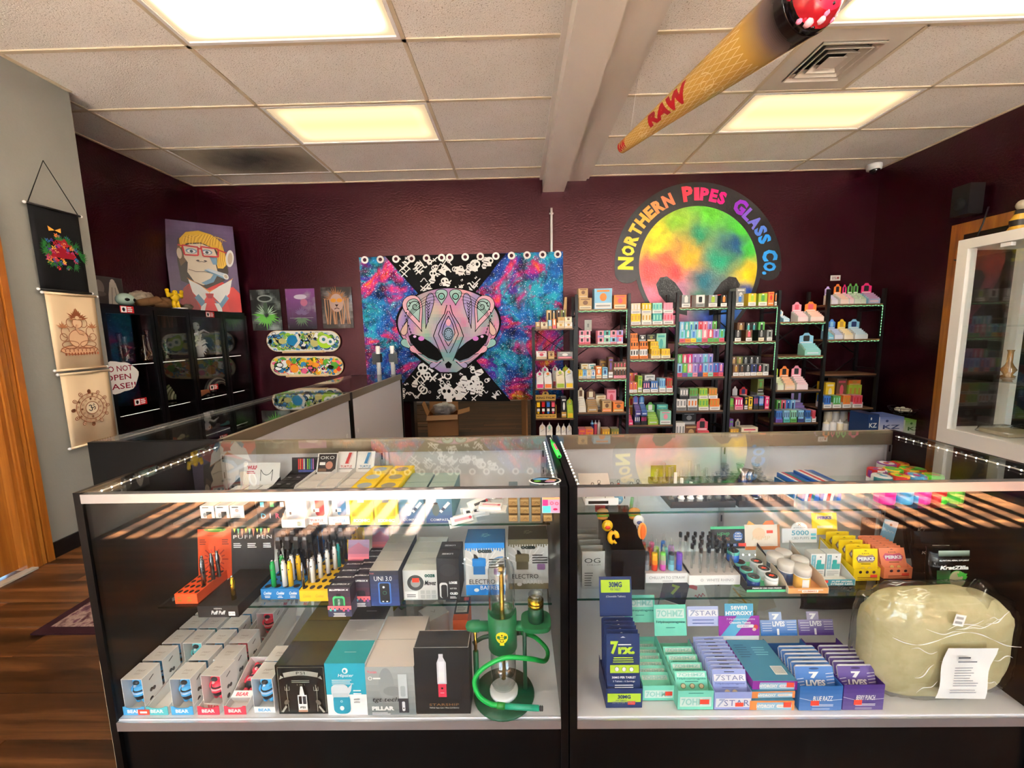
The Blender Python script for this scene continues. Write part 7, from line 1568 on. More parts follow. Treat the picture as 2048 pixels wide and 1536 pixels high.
def d_eb(main):
    def fn(f,W_,H_):
        f.rect(0,W_,0,H_,C(206,208,206))
        for i in range(9): a = .3+i*.32; f.line([(W_*.45,H_*.5),(W_*.45+W_*.55*math.cos(a),H_*.5+H_*.42*math.sin(a))],.004,C(226,227,226)); f.k -= 1
        f.k += 1; f.rect(0,W_,H_*.90,H_,main)
        for i in range(16): f.rect(W_*i/16,W_*(i+.5)/16,H_*(.87-.03*((i*7) % 3)/2),H_*.9,main); f.k -= 1
        f.k += 1; f.text('ooze',W_*.5,H_*.84,H_*.065,C(40,60,60),W_*.36,bold=.08); f.rect(0,W_,0,H_*.2,main) if main[2] > .3 else f.rect(0,W_,0,H_*.12,main)
        f.rect(W_*.2,W_*.5,H_*.4,H_*.56,mixc(main,BLACK,.35)); f.rect(W_*.18,W_*.52,H_*.56,H_*.70,main); f.ell(W_*.35,H_*.70,W_*.17,H_*.025,mixc(main,BLACK,.2),18); f.poly([(W_*.22,H_*.71),(W_*.34,H_*.71),(W_*.28,H_*.78),(W_*.22,H_*.8)],C(30,32,34))
        for i in range(4): f.rect(W_*.6,W_*(.98 if i else .86),H_*(.68-.05*i),H_*(.70-.05*i),BLACK)
        f.rrect(W_*.72,W_*.92,H_*.40,H_*.52,.004,C(150,110,160)); f.text('ELECTRO',W_*.42,H_*.27,H_*.09,BLACK,W_*.66); f.text('BARREL',W_*.62,H_*.155,H_*.075,WHITE,W_*.5); f.ell(W_*.27,H_*.11,.008,.006,WHITE,12)
    return fn
pbox('device_carton','tall blue and white device carton behind the water pipe',933,1012,1190,1086,SH2,.09,C(20,120,190),C(20,96,150),d_eb(C(20,130,214)),1,topdraw=lambda f,W_,D_: burst(f,W_/2,D_/2,.004,.02,0,6.28,12,.0018,C(110,170,190),2))
pbox('device_carton','tall olive and grey device carton behind the water pipe',1018,1098,1178,1079,SH2,.09,C(110,108,80),C(50,50,36),d_eb(C(120,116,90)),1,topdraw=lambda f,W_,D_: burst(f,W_/2,D_/2,.004,.02,0,6.28,12,.0018,C(120,120,100),2))

# ------------------------------------------------------------------ upper shelf
X,W_,Yf = spot(403,492,1043,SH1)
t = thing('battery_tray','black tray with rows of white wolf battery cartons','tray',(X-.004,Yf-.004,SH1+E_)); b = MB(); b.box(0,W_+.008,0,.001,0,.012,BLACK); b.box(0,W_+.008,0,.2,0,.001,BLACK)
for x in (0,W_+.007): b.prism([(0,0),(.2,0),(.2,.075),(0,.012)],x,x+.001,BLACK,axis='x')
b.build('tray_body','card',t); b = MB(Matrix.Translation((.01,.195,.04)) @ Matrix.Rotation(-.3,4,'X')); b.box(0,W_-.01,0,.001,0,.085,WHITE); f = front_face(b,0,0,0); f.text('WULF',.03,.068,.014,C(200,40,50),.036,bold=.06); f.lines(.012,.05,.055,2,.006,.003,C(200,40,50),3)
for sg in (-1,1): f.line([(.085+sg*.02,.02),(.085+sg*.022,.06),(.085+sg*.012,.045),(.085,.04)],.002,C(60,60,64))
b.build('header_card','card',t)
hb = .05
for j in range(3):
    for i in range(3):
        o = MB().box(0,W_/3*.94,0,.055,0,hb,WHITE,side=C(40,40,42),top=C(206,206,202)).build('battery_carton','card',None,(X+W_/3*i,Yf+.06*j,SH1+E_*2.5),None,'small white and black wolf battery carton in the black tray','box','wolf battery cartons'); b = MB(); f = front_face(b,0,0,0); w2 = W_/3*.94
        f.lines(w2*.15,w2*.85,hb*.92,1,.01,.003,C(60,60,60),1)
        if i < 2: f.rect(w2*.42,w2*.8,hb*.2,hb*.62,C(40,40,42)); f.ell(w2*.3,hb*.4,.005,.008,C(150,150,150),10)
        else: f.ell(w2*.5,hb*.68,.006,.006,C(150,150,150),10); f.lines(w2*.2,w2*.8,hb*.4,3,.005,.0016,C(120,120,120),5)
        b.build('printed_face','card',o)
# black pencil boxes display
X,W_,Yf = spot(516,578,1045,SH1,1.2)
t = thing('pen_display','black pen box display with rainbow pens on its card','box',(X,Yf,SH1+E_)); b = MB()
for x in (0,W_-.001): b.prism([(0,0),(.21,0),(.21,.1),(0,.05)],x,x+.001,C(30,30,32),axis='x')
b.box(.001,W_-.001,0,.001,0,.05,C(44,42,44)); b.box(0,W_,0,.21,0,.001,BLACK); b.build('tray_body','card',t); b = MB(); f = front_face(b,0,0,0)
for ch,c_,u in (('D',C(90,190,220),.2),('I',C(240,240,240),.42),('R',C(240,90,120),.66),('K',C(240,150,60),.9)): f.text(ch,W_*u,.024,.016,c_,bold=.01)
b.build('lettering','card',t); b = MB(Matrix.Translation((.0,.205,.07)) @ Matrix.Rotation(-.15,4,'X')); b.box(0,W_*1.05,0,.001,0,.075,C(30,24,30)); f = front_face(b,0,0,0); f.rect(W_*.2,W_*.85,.02,.073,C(20,20,24))
for i,c_ in enumerate((C(220,50,50),C(240,120,60),C(220,40,60),WHITE,C(60,70,120),C(160,210,80),C(80,190,110),C(90,120,200),C(200,120,190))): f.rect(W_*(.23+.068*i),W_*(.27+.068*i),.032,.07,c_); f.k -= 1
f.k += 1; f.rect(W_*.24,W_*.82,.022,.030,C(70,90,170)); b.build('header_card','card',t)
for j in range(3):
    for i in range(3):
        o = MB().box(0,W_*.30,0,.06,0,.088,C(16,16,17)).build('pen_carton','card',None,(X+W_*(.02+.32*i),Yf+.004+.064*j,SH1+E_*2.5),None,'small black carton with white lettering in the pen display','box','black pen cartons'); b = MB(); f = front_face(b,0,0,0); f.text('DIRK',W_*.15,.076,.009,WHITE,W_*.26,bold=.05); f.rect(W_*.08,W_*.2,.05,.066,[C(90,200,220),C(120,220,140),WHITE][i]); f = top_face(b,0,0,.088); f.rect(W_*.09,W_*.21,.028,.033,C(190,190,190)); b.build('printed_face','card',o)
# white slanted displays
def slant(name,label,x0,x1,yb,col,txt,zfront,card,bx_lab,Yf=None):
    X,W_,Yf = spot(x0,x1,yb,SH1,Yf); dep = .225; t = thing(name,label,'box',(X,Yf,SH1+E_)); b = MB()
    for x in (0,W_-.0012): b.prism([(0,0),(dep,0),(dep,.105),(.09,.1),(0,.026)],x,x+.0012,WHITE,axis='x')
    b.box(.0012,W_-.0012,0,.0012,0,.026,WHITE); b.box(0,W_,0,dep,0,.001,WHITE); b.build('tray_body','card',t); b = MB(); f = front_face(b,0,0,0)
    if txt: f.text(txt,W_/2,.014,.008,col,W_*.6,bold=.03); f.rect(W_*.15,W_*.85,.0065,.0075,col); f.rect(W_*.3,W_*.6,.001,.007,TAGC)
    else: f.rect(W_*.66,W_*.86,.006,.02,C(190,200,190)); f.lines(W_*.68,W_*.84,.018,3,.005,.002,C(80,130,90),3)
    b.build('printed_face','card',t); b = MB(Matrix.Translation((0,dep-.002,.085)) @ Matrix.Rotation(-.42,4,'X')); b.box(0,W_,0,.0012,0,.078,WHITE); f = front_face(b,0,0,0)
    if card == 'photo': f.rect(W_*.06,W_*.95,.012,.075,C(44,36,36)); f.ell(W_*.62,.035,.013,.014,C(190,130,110),14); f.rect(W_*.1,W_*.5,.014,.024,C(120,90,70)); f.text('OKO',W_*.5,.062,.011,WHITE,W_*.7); f.rect(W_*.14,W_*.42,.036,.046,WHITE)
    else: f.text(txt,W_*.5,.024,.009,col,W_*.62,bold=.02); f.rect(W_*.12,W_*.88,.015,.017,C(50,50,52)); f.poly([(W_*.42,.034),(W_*.66,.034),(W_*.82,.074),(W_*.6,.074)],col); f.poly([(W_*.6,.036),(W_*.68,.036),(W_*.84,.074),(W_*.76,.074)],mixc(col,WHITE,.6))
    b.build('header_card','card',t)
    for i in range(3):
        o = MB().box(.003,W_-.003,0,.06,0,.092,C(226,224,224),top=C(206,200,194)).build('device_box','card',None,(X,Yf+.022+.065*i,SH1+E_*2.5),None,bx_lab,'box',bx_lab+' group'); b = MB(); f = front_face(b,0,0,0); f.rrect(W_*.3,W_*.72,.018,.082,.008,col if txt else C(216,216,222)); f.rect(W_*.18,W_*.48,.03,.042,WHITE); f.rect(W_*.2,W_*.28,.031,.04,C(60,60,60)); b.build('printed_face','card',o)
slant('slanted_display','white slanted display with a dark photo card',564,611,1056,C(180,180,186),'',0,'photo','plain white device box in the photo card display')
slant('slanted_display','white slanted display with red lettering and red device card',613,656,1050,C(190,50,50),'TURTLE',0,'dev','white box with a red device picture in the slanted display')
slant('slanted_display','white slanted display with blue lettering and blue device card',658,700,1050,C(60,130,180),'TURTLE',0,'dev','white box with a blue device picture in the slanted display')
# yellow window cartons
def d_ic(c_):
    def fn(f,W_,H_):
        Y1,Y2 = C(250,226,20),C(216,176,10); f.rect(0,W_,0,H_,Y1); f.rect(W_*.08,W_*.92,H_*.24,H_*.97,Y2); f.rect(W_*.2,W_*.82,H_*.24,H_*.62,C(240,190,20)); f.ell(W_*.5,H_*.82,W_*.3,H_*.13,c_,20); f.rect(W_*.36,W_*.64,H_*.64,H_*.76,mixc(c_,WHITE,.35)); f.rect(W_*.06,W_*.94,H_*.05,H_*.21,C(244,214,30)); f.text('ICONIC',W_*.5,H_*.13,H_*.09,C(255,252,214),W_*.72,bold=.08)
    return fn
for j,(x0,x1,c_,nm) in enumerate(((702,748,C(110,150,190),'blue'),(751,797,C(90,70,60),'brown'))):
    pbox('window_carton',f'yellow window carton with a {nm} rounded device, in a file of three',x0,x1,1050,980,SH1,.075,C(246,220,20),C(240,206,30),d_ic(c_),3,group=f'yellow cartons with {nm} device',topdraw=lambda f,W_,D_,c_=c_: (f.ell(W_*.5,D_*.5,W_*.32,D_*.3,mixc(c_,C(200,196,170),.5),16),f.line([(.001,.001),(W_-.001,.001),(W_-.001,D_-.001),(.001,D_-.001),(.001,.001)],.0015,C(214,170,10))))
def d_cp(c_):
    def fn(f,W_,H_): f.grad(0,W_,0,H_,C(50,70,130),C(96,150,166),8); f.rect(W_*.26,W_*.72,H_*.82,H_*.92,C(230,226,200)); f.ell(W_*.38,H_*.45,W_*.14,H_*.22,c_,18); f.ell(W_*.38,H_*.65,W_*.09,H_*.03,BLACK,14); f.line([(W_*.55,H_*.36),(W_*.9,H_*.68)],W_*.12,WHITE); f.line([(W_*.62,H_*.42),(W_*.70,H_*.5)],W_*.12,C(60,70,90)); f.text('COMPASS',W_*.5,H_*.11,H_*.08,WHITE,W_*.68,bold=.01,sp=1.1)
    return fn
pbox('torch_carton','blue gradient carton with a white torch picture, in a file of two',799,850,1046,986,SH1,.09,C(90,150,160),C(150,176,170),d_cp(C(216,222,226)),2,group='white torch cartons')
pbox('torch_carton','blue gradient carton with a dark torch picture, in a file of two',853,906,1046,986,SH1,.09,C(90,150,160),C(150,176,170),d_cp(C(90,104,100)),2,group='dark torch cartons')
# blister packs thrown in a heap
rr = random.Random(2)
bl = [(925,1030,0,.5),(950,1036,.012,.35),(985,1044,0,.06),(990,1030,.02,-.05),(985,1012,.036,-.15),(960,1000,.03,.8),(975,985,.05,-.7)]
for i,(px_,py_,dz,rz) in enumerate(bl):
    Y = 1.205+.03*(i % 4)+.02*(i > 4); X = on_y(px_,1040,Y).x; t = thing('blister_pack',['white blister pack at the loose end of the heap','white blister pack with a dark pen leaning in the heap','white blister pack lowest under the heap','white blister pack second in the heap','white blister pack with a pink pen on the heap','white blister pack standing askew in the heap','white blister pack topmost on the heap'][i],'blister pack',(X,Y,SH1+E_+dz),rz)
    t.rotation_euler = (.9 if i in (0,1,5) else .12,0,rz); MB().box(-.045,.045,-.018,.018,0,.003,C(226,224,220)).build('card_back','card',t); MB().box(-.04,.03,-.012,.012,.003,.013,WHITE).build('tray_insert','card',t); b = MB(); f = top_face(b,-.04,-.012,.013); f.rect(.004,.05,.002,.022,WHITE); f.line([(.01,.012),(.06,.012)],.008,[C(226,160,170),C(60,60,64)][i % 2]); f.ell(.062,.012,.005,.005,C(206,80,90),10); b.build('pen_picture','gloss',t)
# gold bars in clear cases
for i in range(4):
    for j in range(3 if i < 3 else 1):
        x0 = 1017+23*i; X,W_,Yf = spot(x0,x0+19,1045,SH1); z = SH1+E_+.0255*j
        t = thing('gold_bar','gold lighter bar in a clear case stacked in a grid','lighter',(X,Yf,z),0,'gold bars in clear cases'); MB().box(.0015,W_-.0015,.002,.06,.002,.022,C(190,150,90)).build('bar','satin',t); b = MB(); f = front_face(b,.0015,.002,.002); f.line([(W_*.3,.006),(W_*.5,.0115),(W_*.75,.006)],.0014,C(120,84,40)); f.rect(.001,W_-.004,.014,.018,C(220,186,130)); b.build('engraving','satin',t); MB().box(0,W_,0,.062,0,.0245,WHITE).build('clear_case','clear_plastic',t)
for i in range(2): X,W_,Yf = spot(1017+46*i,1036+46*i,1045,SH1); small = MB().box(0,W_,0,.062,0,.0245,C(190,186,180),top=C(120,140,150)).build('lighter_case','gloss',None,(X,Yf+.07,SH1+E_+.055),None,f'pale lighter case lying behind the gold bars{" near the oval sticker" if i else ""}','box')
# stickers on the glass and the hanging vial
q = on_z(1093,961,CH+.0015); t = MB().lathe([(0,0),(.042,0),(.042,.0004),(0,.0004)],WHITE,28).build('oval_sticker','gloss',None,(q.x-.004,q.y,CH+.0014),None,'oval landscape sticker with white rim on the case top','sticker'); t.scale = (1,.62,1)
b = MB(); f = top_face(b,0,0,.0005); f.ell(0,0,.038,.037,C(30,34,30),24); f.ell(-.01,.014,.022,.012,C(90,150,200),14); f.ell(.016,.0,.014,.01,C(180,140,110),12); f.ell(-.02,-.01,.01,.012,C(90,150,60),10); f.ell(.012,-.018,.014,.01,C(170,130,160),10); b.build('sticker_print','gloss',t)
a,c_ = on_y(1084,983,.984),on_y(1123,1026,.984); W_,H_ = c_.x-a.x,a.z-c_.z
t = MB().box(0,W_,0,.0006,0,H_,WHITE).build('square_sticker','gloss',None,(a.x,.9846,c_.z),None,'pink and teal pop art sticker on the front glass','sticker'); b = MB(); f = front_face(b,0,0,0); f.step = .00015
f.rect(.001,W_-.001,.001,H_-.001,C(240,150,180)); f.rect(.001,W_*.45,.001,H_*.34,C(90,190,196)); f.rect(.001,W_-.001,H_*.62,H_-.001,C(246,170,120)); f.rect(.001,W_*.3,H_*.34,H_*.62,C(236,60,130)); f.ell(W_*.6,H_*.78,W_*.2,H_*.06,C(220,40,90),16); f.ring(W_*.5,H_*.46,.003,.0042,C(200,30,60),14); f.ring(W_*.76,H_*.44,.003,.0042,C(200,30,60),14); f.ell(W_*.68,H_*.18,.006,.003,C(200,40,90),10); b.build('sticker_print','gloss',t)
q0,q1 = on_z(1113,880,CH+.012),on_z(1119,912,CH+.009)
t = thing('plastic_vial','neon green plastic vial with a pink label on the case joint','vial',(.121,q1.y,CH+.0085),.05); L_ = q0.y-q1.y
MB().lathe([(0,0),(.0075,0),(.0075,L_*.8),(.005,L_*.86),(.005,L_),(0,L_)],C(60,230,80),14,(0,0,0),'y').build('vial_body','gloss',t)
b = MB(); f = top_face(b,-.004,L_*.25,.0076); f.rect(.001,.0075,0,L_*.4,C(240,80,130)); b.build('vial_label','gloss',t)
MB().lathe([(0,-.0005),(.004,-.0005),(.004,0),(0,0)],C(20,90,30),12,(0,0,0),'y').build('vial_hole','gloss',t)
MB().tube([(0,L_,0),(0,L_+.03,.004),(.0,L_+.05,-.004)],.0012,WHITE,6).build('vial_string','card',t)
# ================================================================== GOODS IN THE SECOND FRONT CASE
U1,U2 = .803,.553
# ------------------------------------------------------------------ deck: tablet displays
def pack_display(name,label,x0,x1,yb,ylip,col,col2,lipdraw,packs,pdraw,hdr=None,dep=.16,wside=None,Yf=None,pk_lab='',lean=-.32,step=.02,pk_h=.1,hcol=None,zbase=DK_,pk_back=None,z0=0.0):
    """open display tray with thin packs leaning back in it; hdr=(width0,width1,height,draw) is the raised header card"""
    X,W_,Yf = spot(x0,x1,yb,zbase,Yf); hl = hgt((x0+x1)/2,ylip,Yf,zbase); t = thing(name,label,'box',(X,Yf,zbase+E_)); b = MB()
    for x in (0,W_-.0012): b.prism([(0,0),(dep,0),(dep,max(hl,min(hl*1.7,.075))),(0,hl)],x,x+.0012,wside or col,axis='x')
    b.box(.0012,W_-.0012,0,.0012,0,hl,col); b.box(0,W_,0,dep,0,.001,col); b.box(.0012,W_-.0012,dep-.0012,dep,0,min(hl*1.9,.06),col); b.build('tray_body','card',t)
    b = MB(); f = front_face(b,0,0,0); lipdraw(f,W_,hl); b.build('printed_face','card',t)
    if hdr:
        u0,u1,hh,hz,fn = hdr; b = MB(Matrix.Translation((W_*u0,dep,hz)) @ Matrix.Rotation(-.18,4,'X')); w2 = W_*(u1-u0); b.box(0,w2,0,.0012,0,hh,hcol or col); f = front_face(b,0,0,0); fn(f,w2,hh); b.build('header_card','card',t)
    for i in range(packs):
        b = MB(); w2 = W_*.92; pts = [(0,0),(w2,0),(w2,pk_h-.006),(w2-.004,pk_h-.001),(w2-.007,pk_h),(.007,pk_h),(.004,pk_h-.001),(0,pk_h-.006)]; b.prism(pts,0,.0032,col2,axis='y')
        o = b.build('tablet_pack','card',None,(X+W_*.04,Yf+.004+step*i,zbase+E_*2.5+z0),None,pk_lab,'pack',pk_lab+' group' if packs > 1 else None); o.rotation_euler = (lean,0,0)
        b = MB(); f = front_face(b,0,0,0); f.step = .0003; pdraw(f,w2,pk_h); b.build('printed_face','card',o)
    return t,X,W_,Yf
NV,LM = C(24,50,104),C(176,210,50)
def d_7rx(f,W_,H_):
    f.rect(0,W_,0,H_,NV); f.poly([(W_*.42,H_*.945),(W_*.5,H_*.965),(W_*.58,H_*.945)],WHITE); f.text('7',W_*.24,H_*.81,H_*.18,LM,W_*.24,bold=.05); f.text('rx.',W_*.6,H_*.77,H_*.1,LM,W_*.5,bold=.06); f.lines(W_*.35,W_*.75,H_*.86,1,.004,.003,WHITE,2); f.lines(W_*.16,W_*.84,H_*.68,3,.006,.0025,LM,5,'c')
    for zz in (.52,.17):
        f.rect(W_*.1,W_*.97,H_*(zz-.055),H_*(zz+.055),LM)
        for i in range(3): f.ell(W_*(.3+.22*i),H_*zz,W_*.07,W_*.075,C(40,60,40),16); f.k -= 0; f.ell(W_*(.3+.22*i),H_*zz,W_*.06,W_*.066,WHITE,16)
    f.text('30MG PER TABLET',W_*.5,H_*.42,H_*.03,WHITE,W_*.72,bold=.03); f.text('3 Tablets - 6 Servings',W_*.5,H_*.365,H_*.03,WHITE,W_*.66); f.lines(W_*.2,W_*.8,H_*.32,3,.006,.002,WHITE,6,'c'); f.text('30MG PER TABLET',W_*.5,H_*.08,H_*.035,C(150,150,140),W_*.72)
def lip_7rx(f,W_,H_): f.rect(W_*.04,W_*.96,H_*.3,H_*.75,LM); f.text('30MG',W_*.5,H_*.58,H_*.2,NV,W_*.36,bold=.04); f.text('PER TABLET',W_*.42,H_*.39,H_*.08,NV,W_*.3); f.rect(W_*.6,W_*.8,H_*.18,H_*.36,TAGC)
pack_display('tablet_display','tall navy and lime tablet display',1212,1284,1416,1378,NV,NV,lip_7rx,5,d_7rx,(.02,.98,.115,.2,lambda f,W_,H_: (f.rect(W_*.05,W_*.95,H_*.6,H_*.92,LM),f.text('30MG',W_*.5,H_*.8,H_*.14,NV,W_*.4,bold=.04),f.text('PER TABLET',W_*.5,H_*.68,H_*.06,NV,W_*.32),f.text('(Chewable Tablets)',W_*.5,H_*.5,H_*.06,WHITE,W_*.6))),.10,pk_lab='tall navy pack with lime lettering in the navy display',lean=-.1,step=.016,pk_h=.205)
MT,MT2 = C(120,214,190),C(60,170,140)
def ohmz(f,W_,y,h): f.rect(W_*.06,W_*.94,y-h/2,y+h/2,C(206,226,218)); f.text('7OHMZ',W_*.5,y,h*.72,C(150,206,196),W_*.8,bold=.03)
def d_ohz_pack(f,W_,H_):
    f.rect(0,W_,0,H_,MT); ohmz(f,W_,H_*.90,H_*.12); f.text('7-Hydroxymitragynine',W_*.5,H_*.79,H_*.06,C(20,110,100),W_*.9,bold=.02); f.lines(W_*.2,W_*.8,H_*.73,1,.005,.002,C(40,130,120),3,'c')
    for j in range(2):
        for i in range(3): f.ell(W_*(.22+.28*i),H_*(.60-.22*j),W_*.085,H_*.075,C(110,110,80),16); f.ell(W_*(.22+.28*i),H_*(.60-.22*j),W_*.065,H_*.06,C(214,196,160),16)
def lip_oh(f,W_,H_): ohmz(f,W_,H_*.42,H_*.5); f.rect(W_*.62,W_*.88,H_*.3,H_*.55,TAGC); f.lines(W_*.2,W_*.8,H_*.9,1,.005,.002,C(40,130,120),3,'c')
hd_oh = lambda f,W_,H_: (f.rect(0,W_,0,H_,MT),ohmz(f,W_,H_*.72,H_*.3),f.text('7-Hydroxymitragynine',W_*.5,H_*.44,H_*.1,C(20,90,90),W_*.9,bold=.02),f.lines(W_*.3,W_*.7,H_*.28,1,.005,.002,C(40,130,120),3,'c'))
pack_display('tablet_display','mint green tablet display with a half empty tray',1285,1349,1402,1372,MT,C(14,80,60),lambda f,W_,H_: (ohmz(f,W_,H_*.45,H_*.5),f.rect(W_*.7,W_*.92,H_*.35,H_*.62,TAGC)),6,lambda f,W_,H_: (f.rect(0,W_,0,H_,MT) and None,[f.ell(W_*(.25+.25*i),H_*.3,W_*.08,H_*.07,C(214,196,160),14) for i in range(3)],ohmz(f,W_,H_*.75,H_*.2)),(-.08,1.0,.085,.11,hd_oh),.17,pk_lab='mint pack with dark green back in the half empty tray',lean=-.95,step=.024,pk_h=.055,hcol=MT,z0=.012)
pack_display('tablet_display','mint green tablet display with six pale pills showing',1355,1426,1420,1382,MT,MT,lip_oh,4,d_ohz_pack,(-.08,.95,.095,.085,hd_oh),.17,pk_lab='mint pack with six pale pills',lean=-.42,step=.03,pk_h=.088,hcol=MT)
LV,LV2 = C(150,164,220),C(206,212,236)
def star(f,W_,y,h,c_): f.rect(W_*.04,W_*.98,y-h/2,y+h/2,C(226,226,232)); f.text('7',W_*.14,y,h*.9,C(160,170,200),W_*.16,shear=.3,bold=.03); f.text('STAR',W_*.6,y,h*.7,c_,W_*.68,sp=1.1)
def d_st(f,W_,H_):
    f.rect(0,W_,0,H_,LV); f.rect(W_*.36,W_*.66,H_*.92,H_*.94,C(40,40,60)); star(f,W_,H_*.78,H_*.18,C(120,130,170)); f.text('7-Hydroxymitragynine',W_*.5,H_*.63,H_*.055,C(80,96,160),W_*.88,bold=.02); f.lines(W_*.25,W_*.75,H_*.55,1,.005,.002,C(110,120,180),2,'c')
    for i in range(2): f.ell(W_*(.4+.22*i),H_*.42,W_*.08,H_*.065,C(226,206,166),16)
    for i in range(3): f.ell(W_*(.3+.22*i),H_*.26,W_*.08,H_*.065,C(226,206,166),16)
pack_display('tablet_display','lavender tablet display with ten stacked cards',1428,1502,1420,1385,LV,LV2,lambda f,W_,H_: (star(f,W_,H_*.4,H_*.5,C(110,120,170)),f.rect(W_*.56,W_*.78,H_*.2,H_*.42,TAGC)),10,d_st,(-.06,.9,.06,.118,lambda f,W_,H_: (f.rect(0,W_,0,H_,C(176,186,226)),star(f,W_,H_*.66,H_*.34,C(120,130,170)),f.lines(W_*.15,W_*.85,H_*.34,2,.01,.003,C(100,116,180),2,'c'))),.17,pk_lab='lavender tablet card in the lavender display',lean=-.28,step=.0135,pk_h=.098,hcol=C(176,186,226))
# stacked flat boxes with a header
SKY,PPL,ORA = C(90,170,206),C(150,40,160),C(236,140,70)
X,W_,Yf = spot(1502,1590,1420,DK_); Wm = W_
flat = [('orange trimmed flat tablet box at the bottom of the stack',ORA,0.0,0,.028),('orange trimmed flat tablet box tilted in the middle of the stack',ORA,.0295,.02,.02),('purple trimmed flat tablet box on top of the stack',PPL,.051,-.01,.026)]
for i,(lab,tc,z,rz,hh) in enumerate(flat):
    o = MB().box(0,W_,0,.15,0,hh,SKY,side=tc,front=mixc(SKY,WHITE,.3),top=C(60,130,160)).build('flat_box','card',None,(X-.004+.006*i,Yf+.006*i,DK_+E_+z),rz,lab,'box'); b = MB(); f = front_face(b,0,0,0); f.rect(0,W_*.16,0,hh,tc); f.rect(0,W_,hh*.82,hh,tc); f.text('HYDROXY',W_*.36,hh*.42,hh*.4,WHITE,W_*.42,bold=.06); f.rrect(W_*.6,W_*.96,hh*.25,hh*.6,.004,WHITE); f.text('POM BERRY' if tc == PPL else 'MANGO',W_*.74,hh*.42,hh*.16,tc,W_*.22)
    if i != 1: f.rect(W_*.76,W_*.93,hh*.3,hh*.85,TAGC)
    f.rect(W_*.94,W_,0,hh,tc); f = top_face(b,0,0,hh); f.lines(W_*.1,W_*.45,.13,6,.009,.003,C(30,90,120),3); f.lines(W_*.5,W_*.95,.12,4,.009,.003,C(120,190,210),4); f.rect(W_*.62,W_*.9,.02,.05,WHITE)
    for k in range(9): f.rect(W_*(.64+.028*k),W_*(.65+.028*k),.024,.048,BLACK); f.k -= 1
    b.build('printed_face','card',o)
t = thing('header_display','purple and sky blue header card behind the flat tablet boxes','box',(X-.012,Yf+.165,DK_+E_)); W2 = W_*1.05
MB().box(0,W2,0,.0015,0,.1,WHITE).build('back_panel','card',t); b = MB(Matrix.Translation((0,-.002,.09)) @ Matrix.Rotation(-.12,4,'X')); b.box(0,W2,0,.0012,0,.062,PPL); b.box(W2*.15,W2*.85,0,.0012,.062,.1,SKY); f = front_face(b,0,0,0); f.poly([(W2*.05,0),(W2*.4,0),(W2*.8,.062),(W2*.45,.062)],SKY); f.rect(W2*.15,W2*.85,.062,.1,SKY); f.text('seven',W2*.5,.088,.012,WHITE,W2*.4,bold=.02); f.text('HYDROXY',W2*.5,.071,.0125,WHITE,W2*.66,bold=.05); f.text('7-Hydroxymitragynine',W2*.54,.052,.008,WHITE,W2*.7); f.text('Chewable Tablets',W2*.52,.042,.007,WHITE,W2*.52,bold=.03); f.rrect(W2*.44,W2*.86,.026,.036,.004,WHITE); f.text('POM BERRY',W2*.6,.031,.005,PPL,W2*.28); f.ell(W2*.9,.028,.007,.008,C(206,60,60),14); f.ell(W2*.86,.021,.006,.005,C(240,200,190),12); b.build('header_card','card',t)
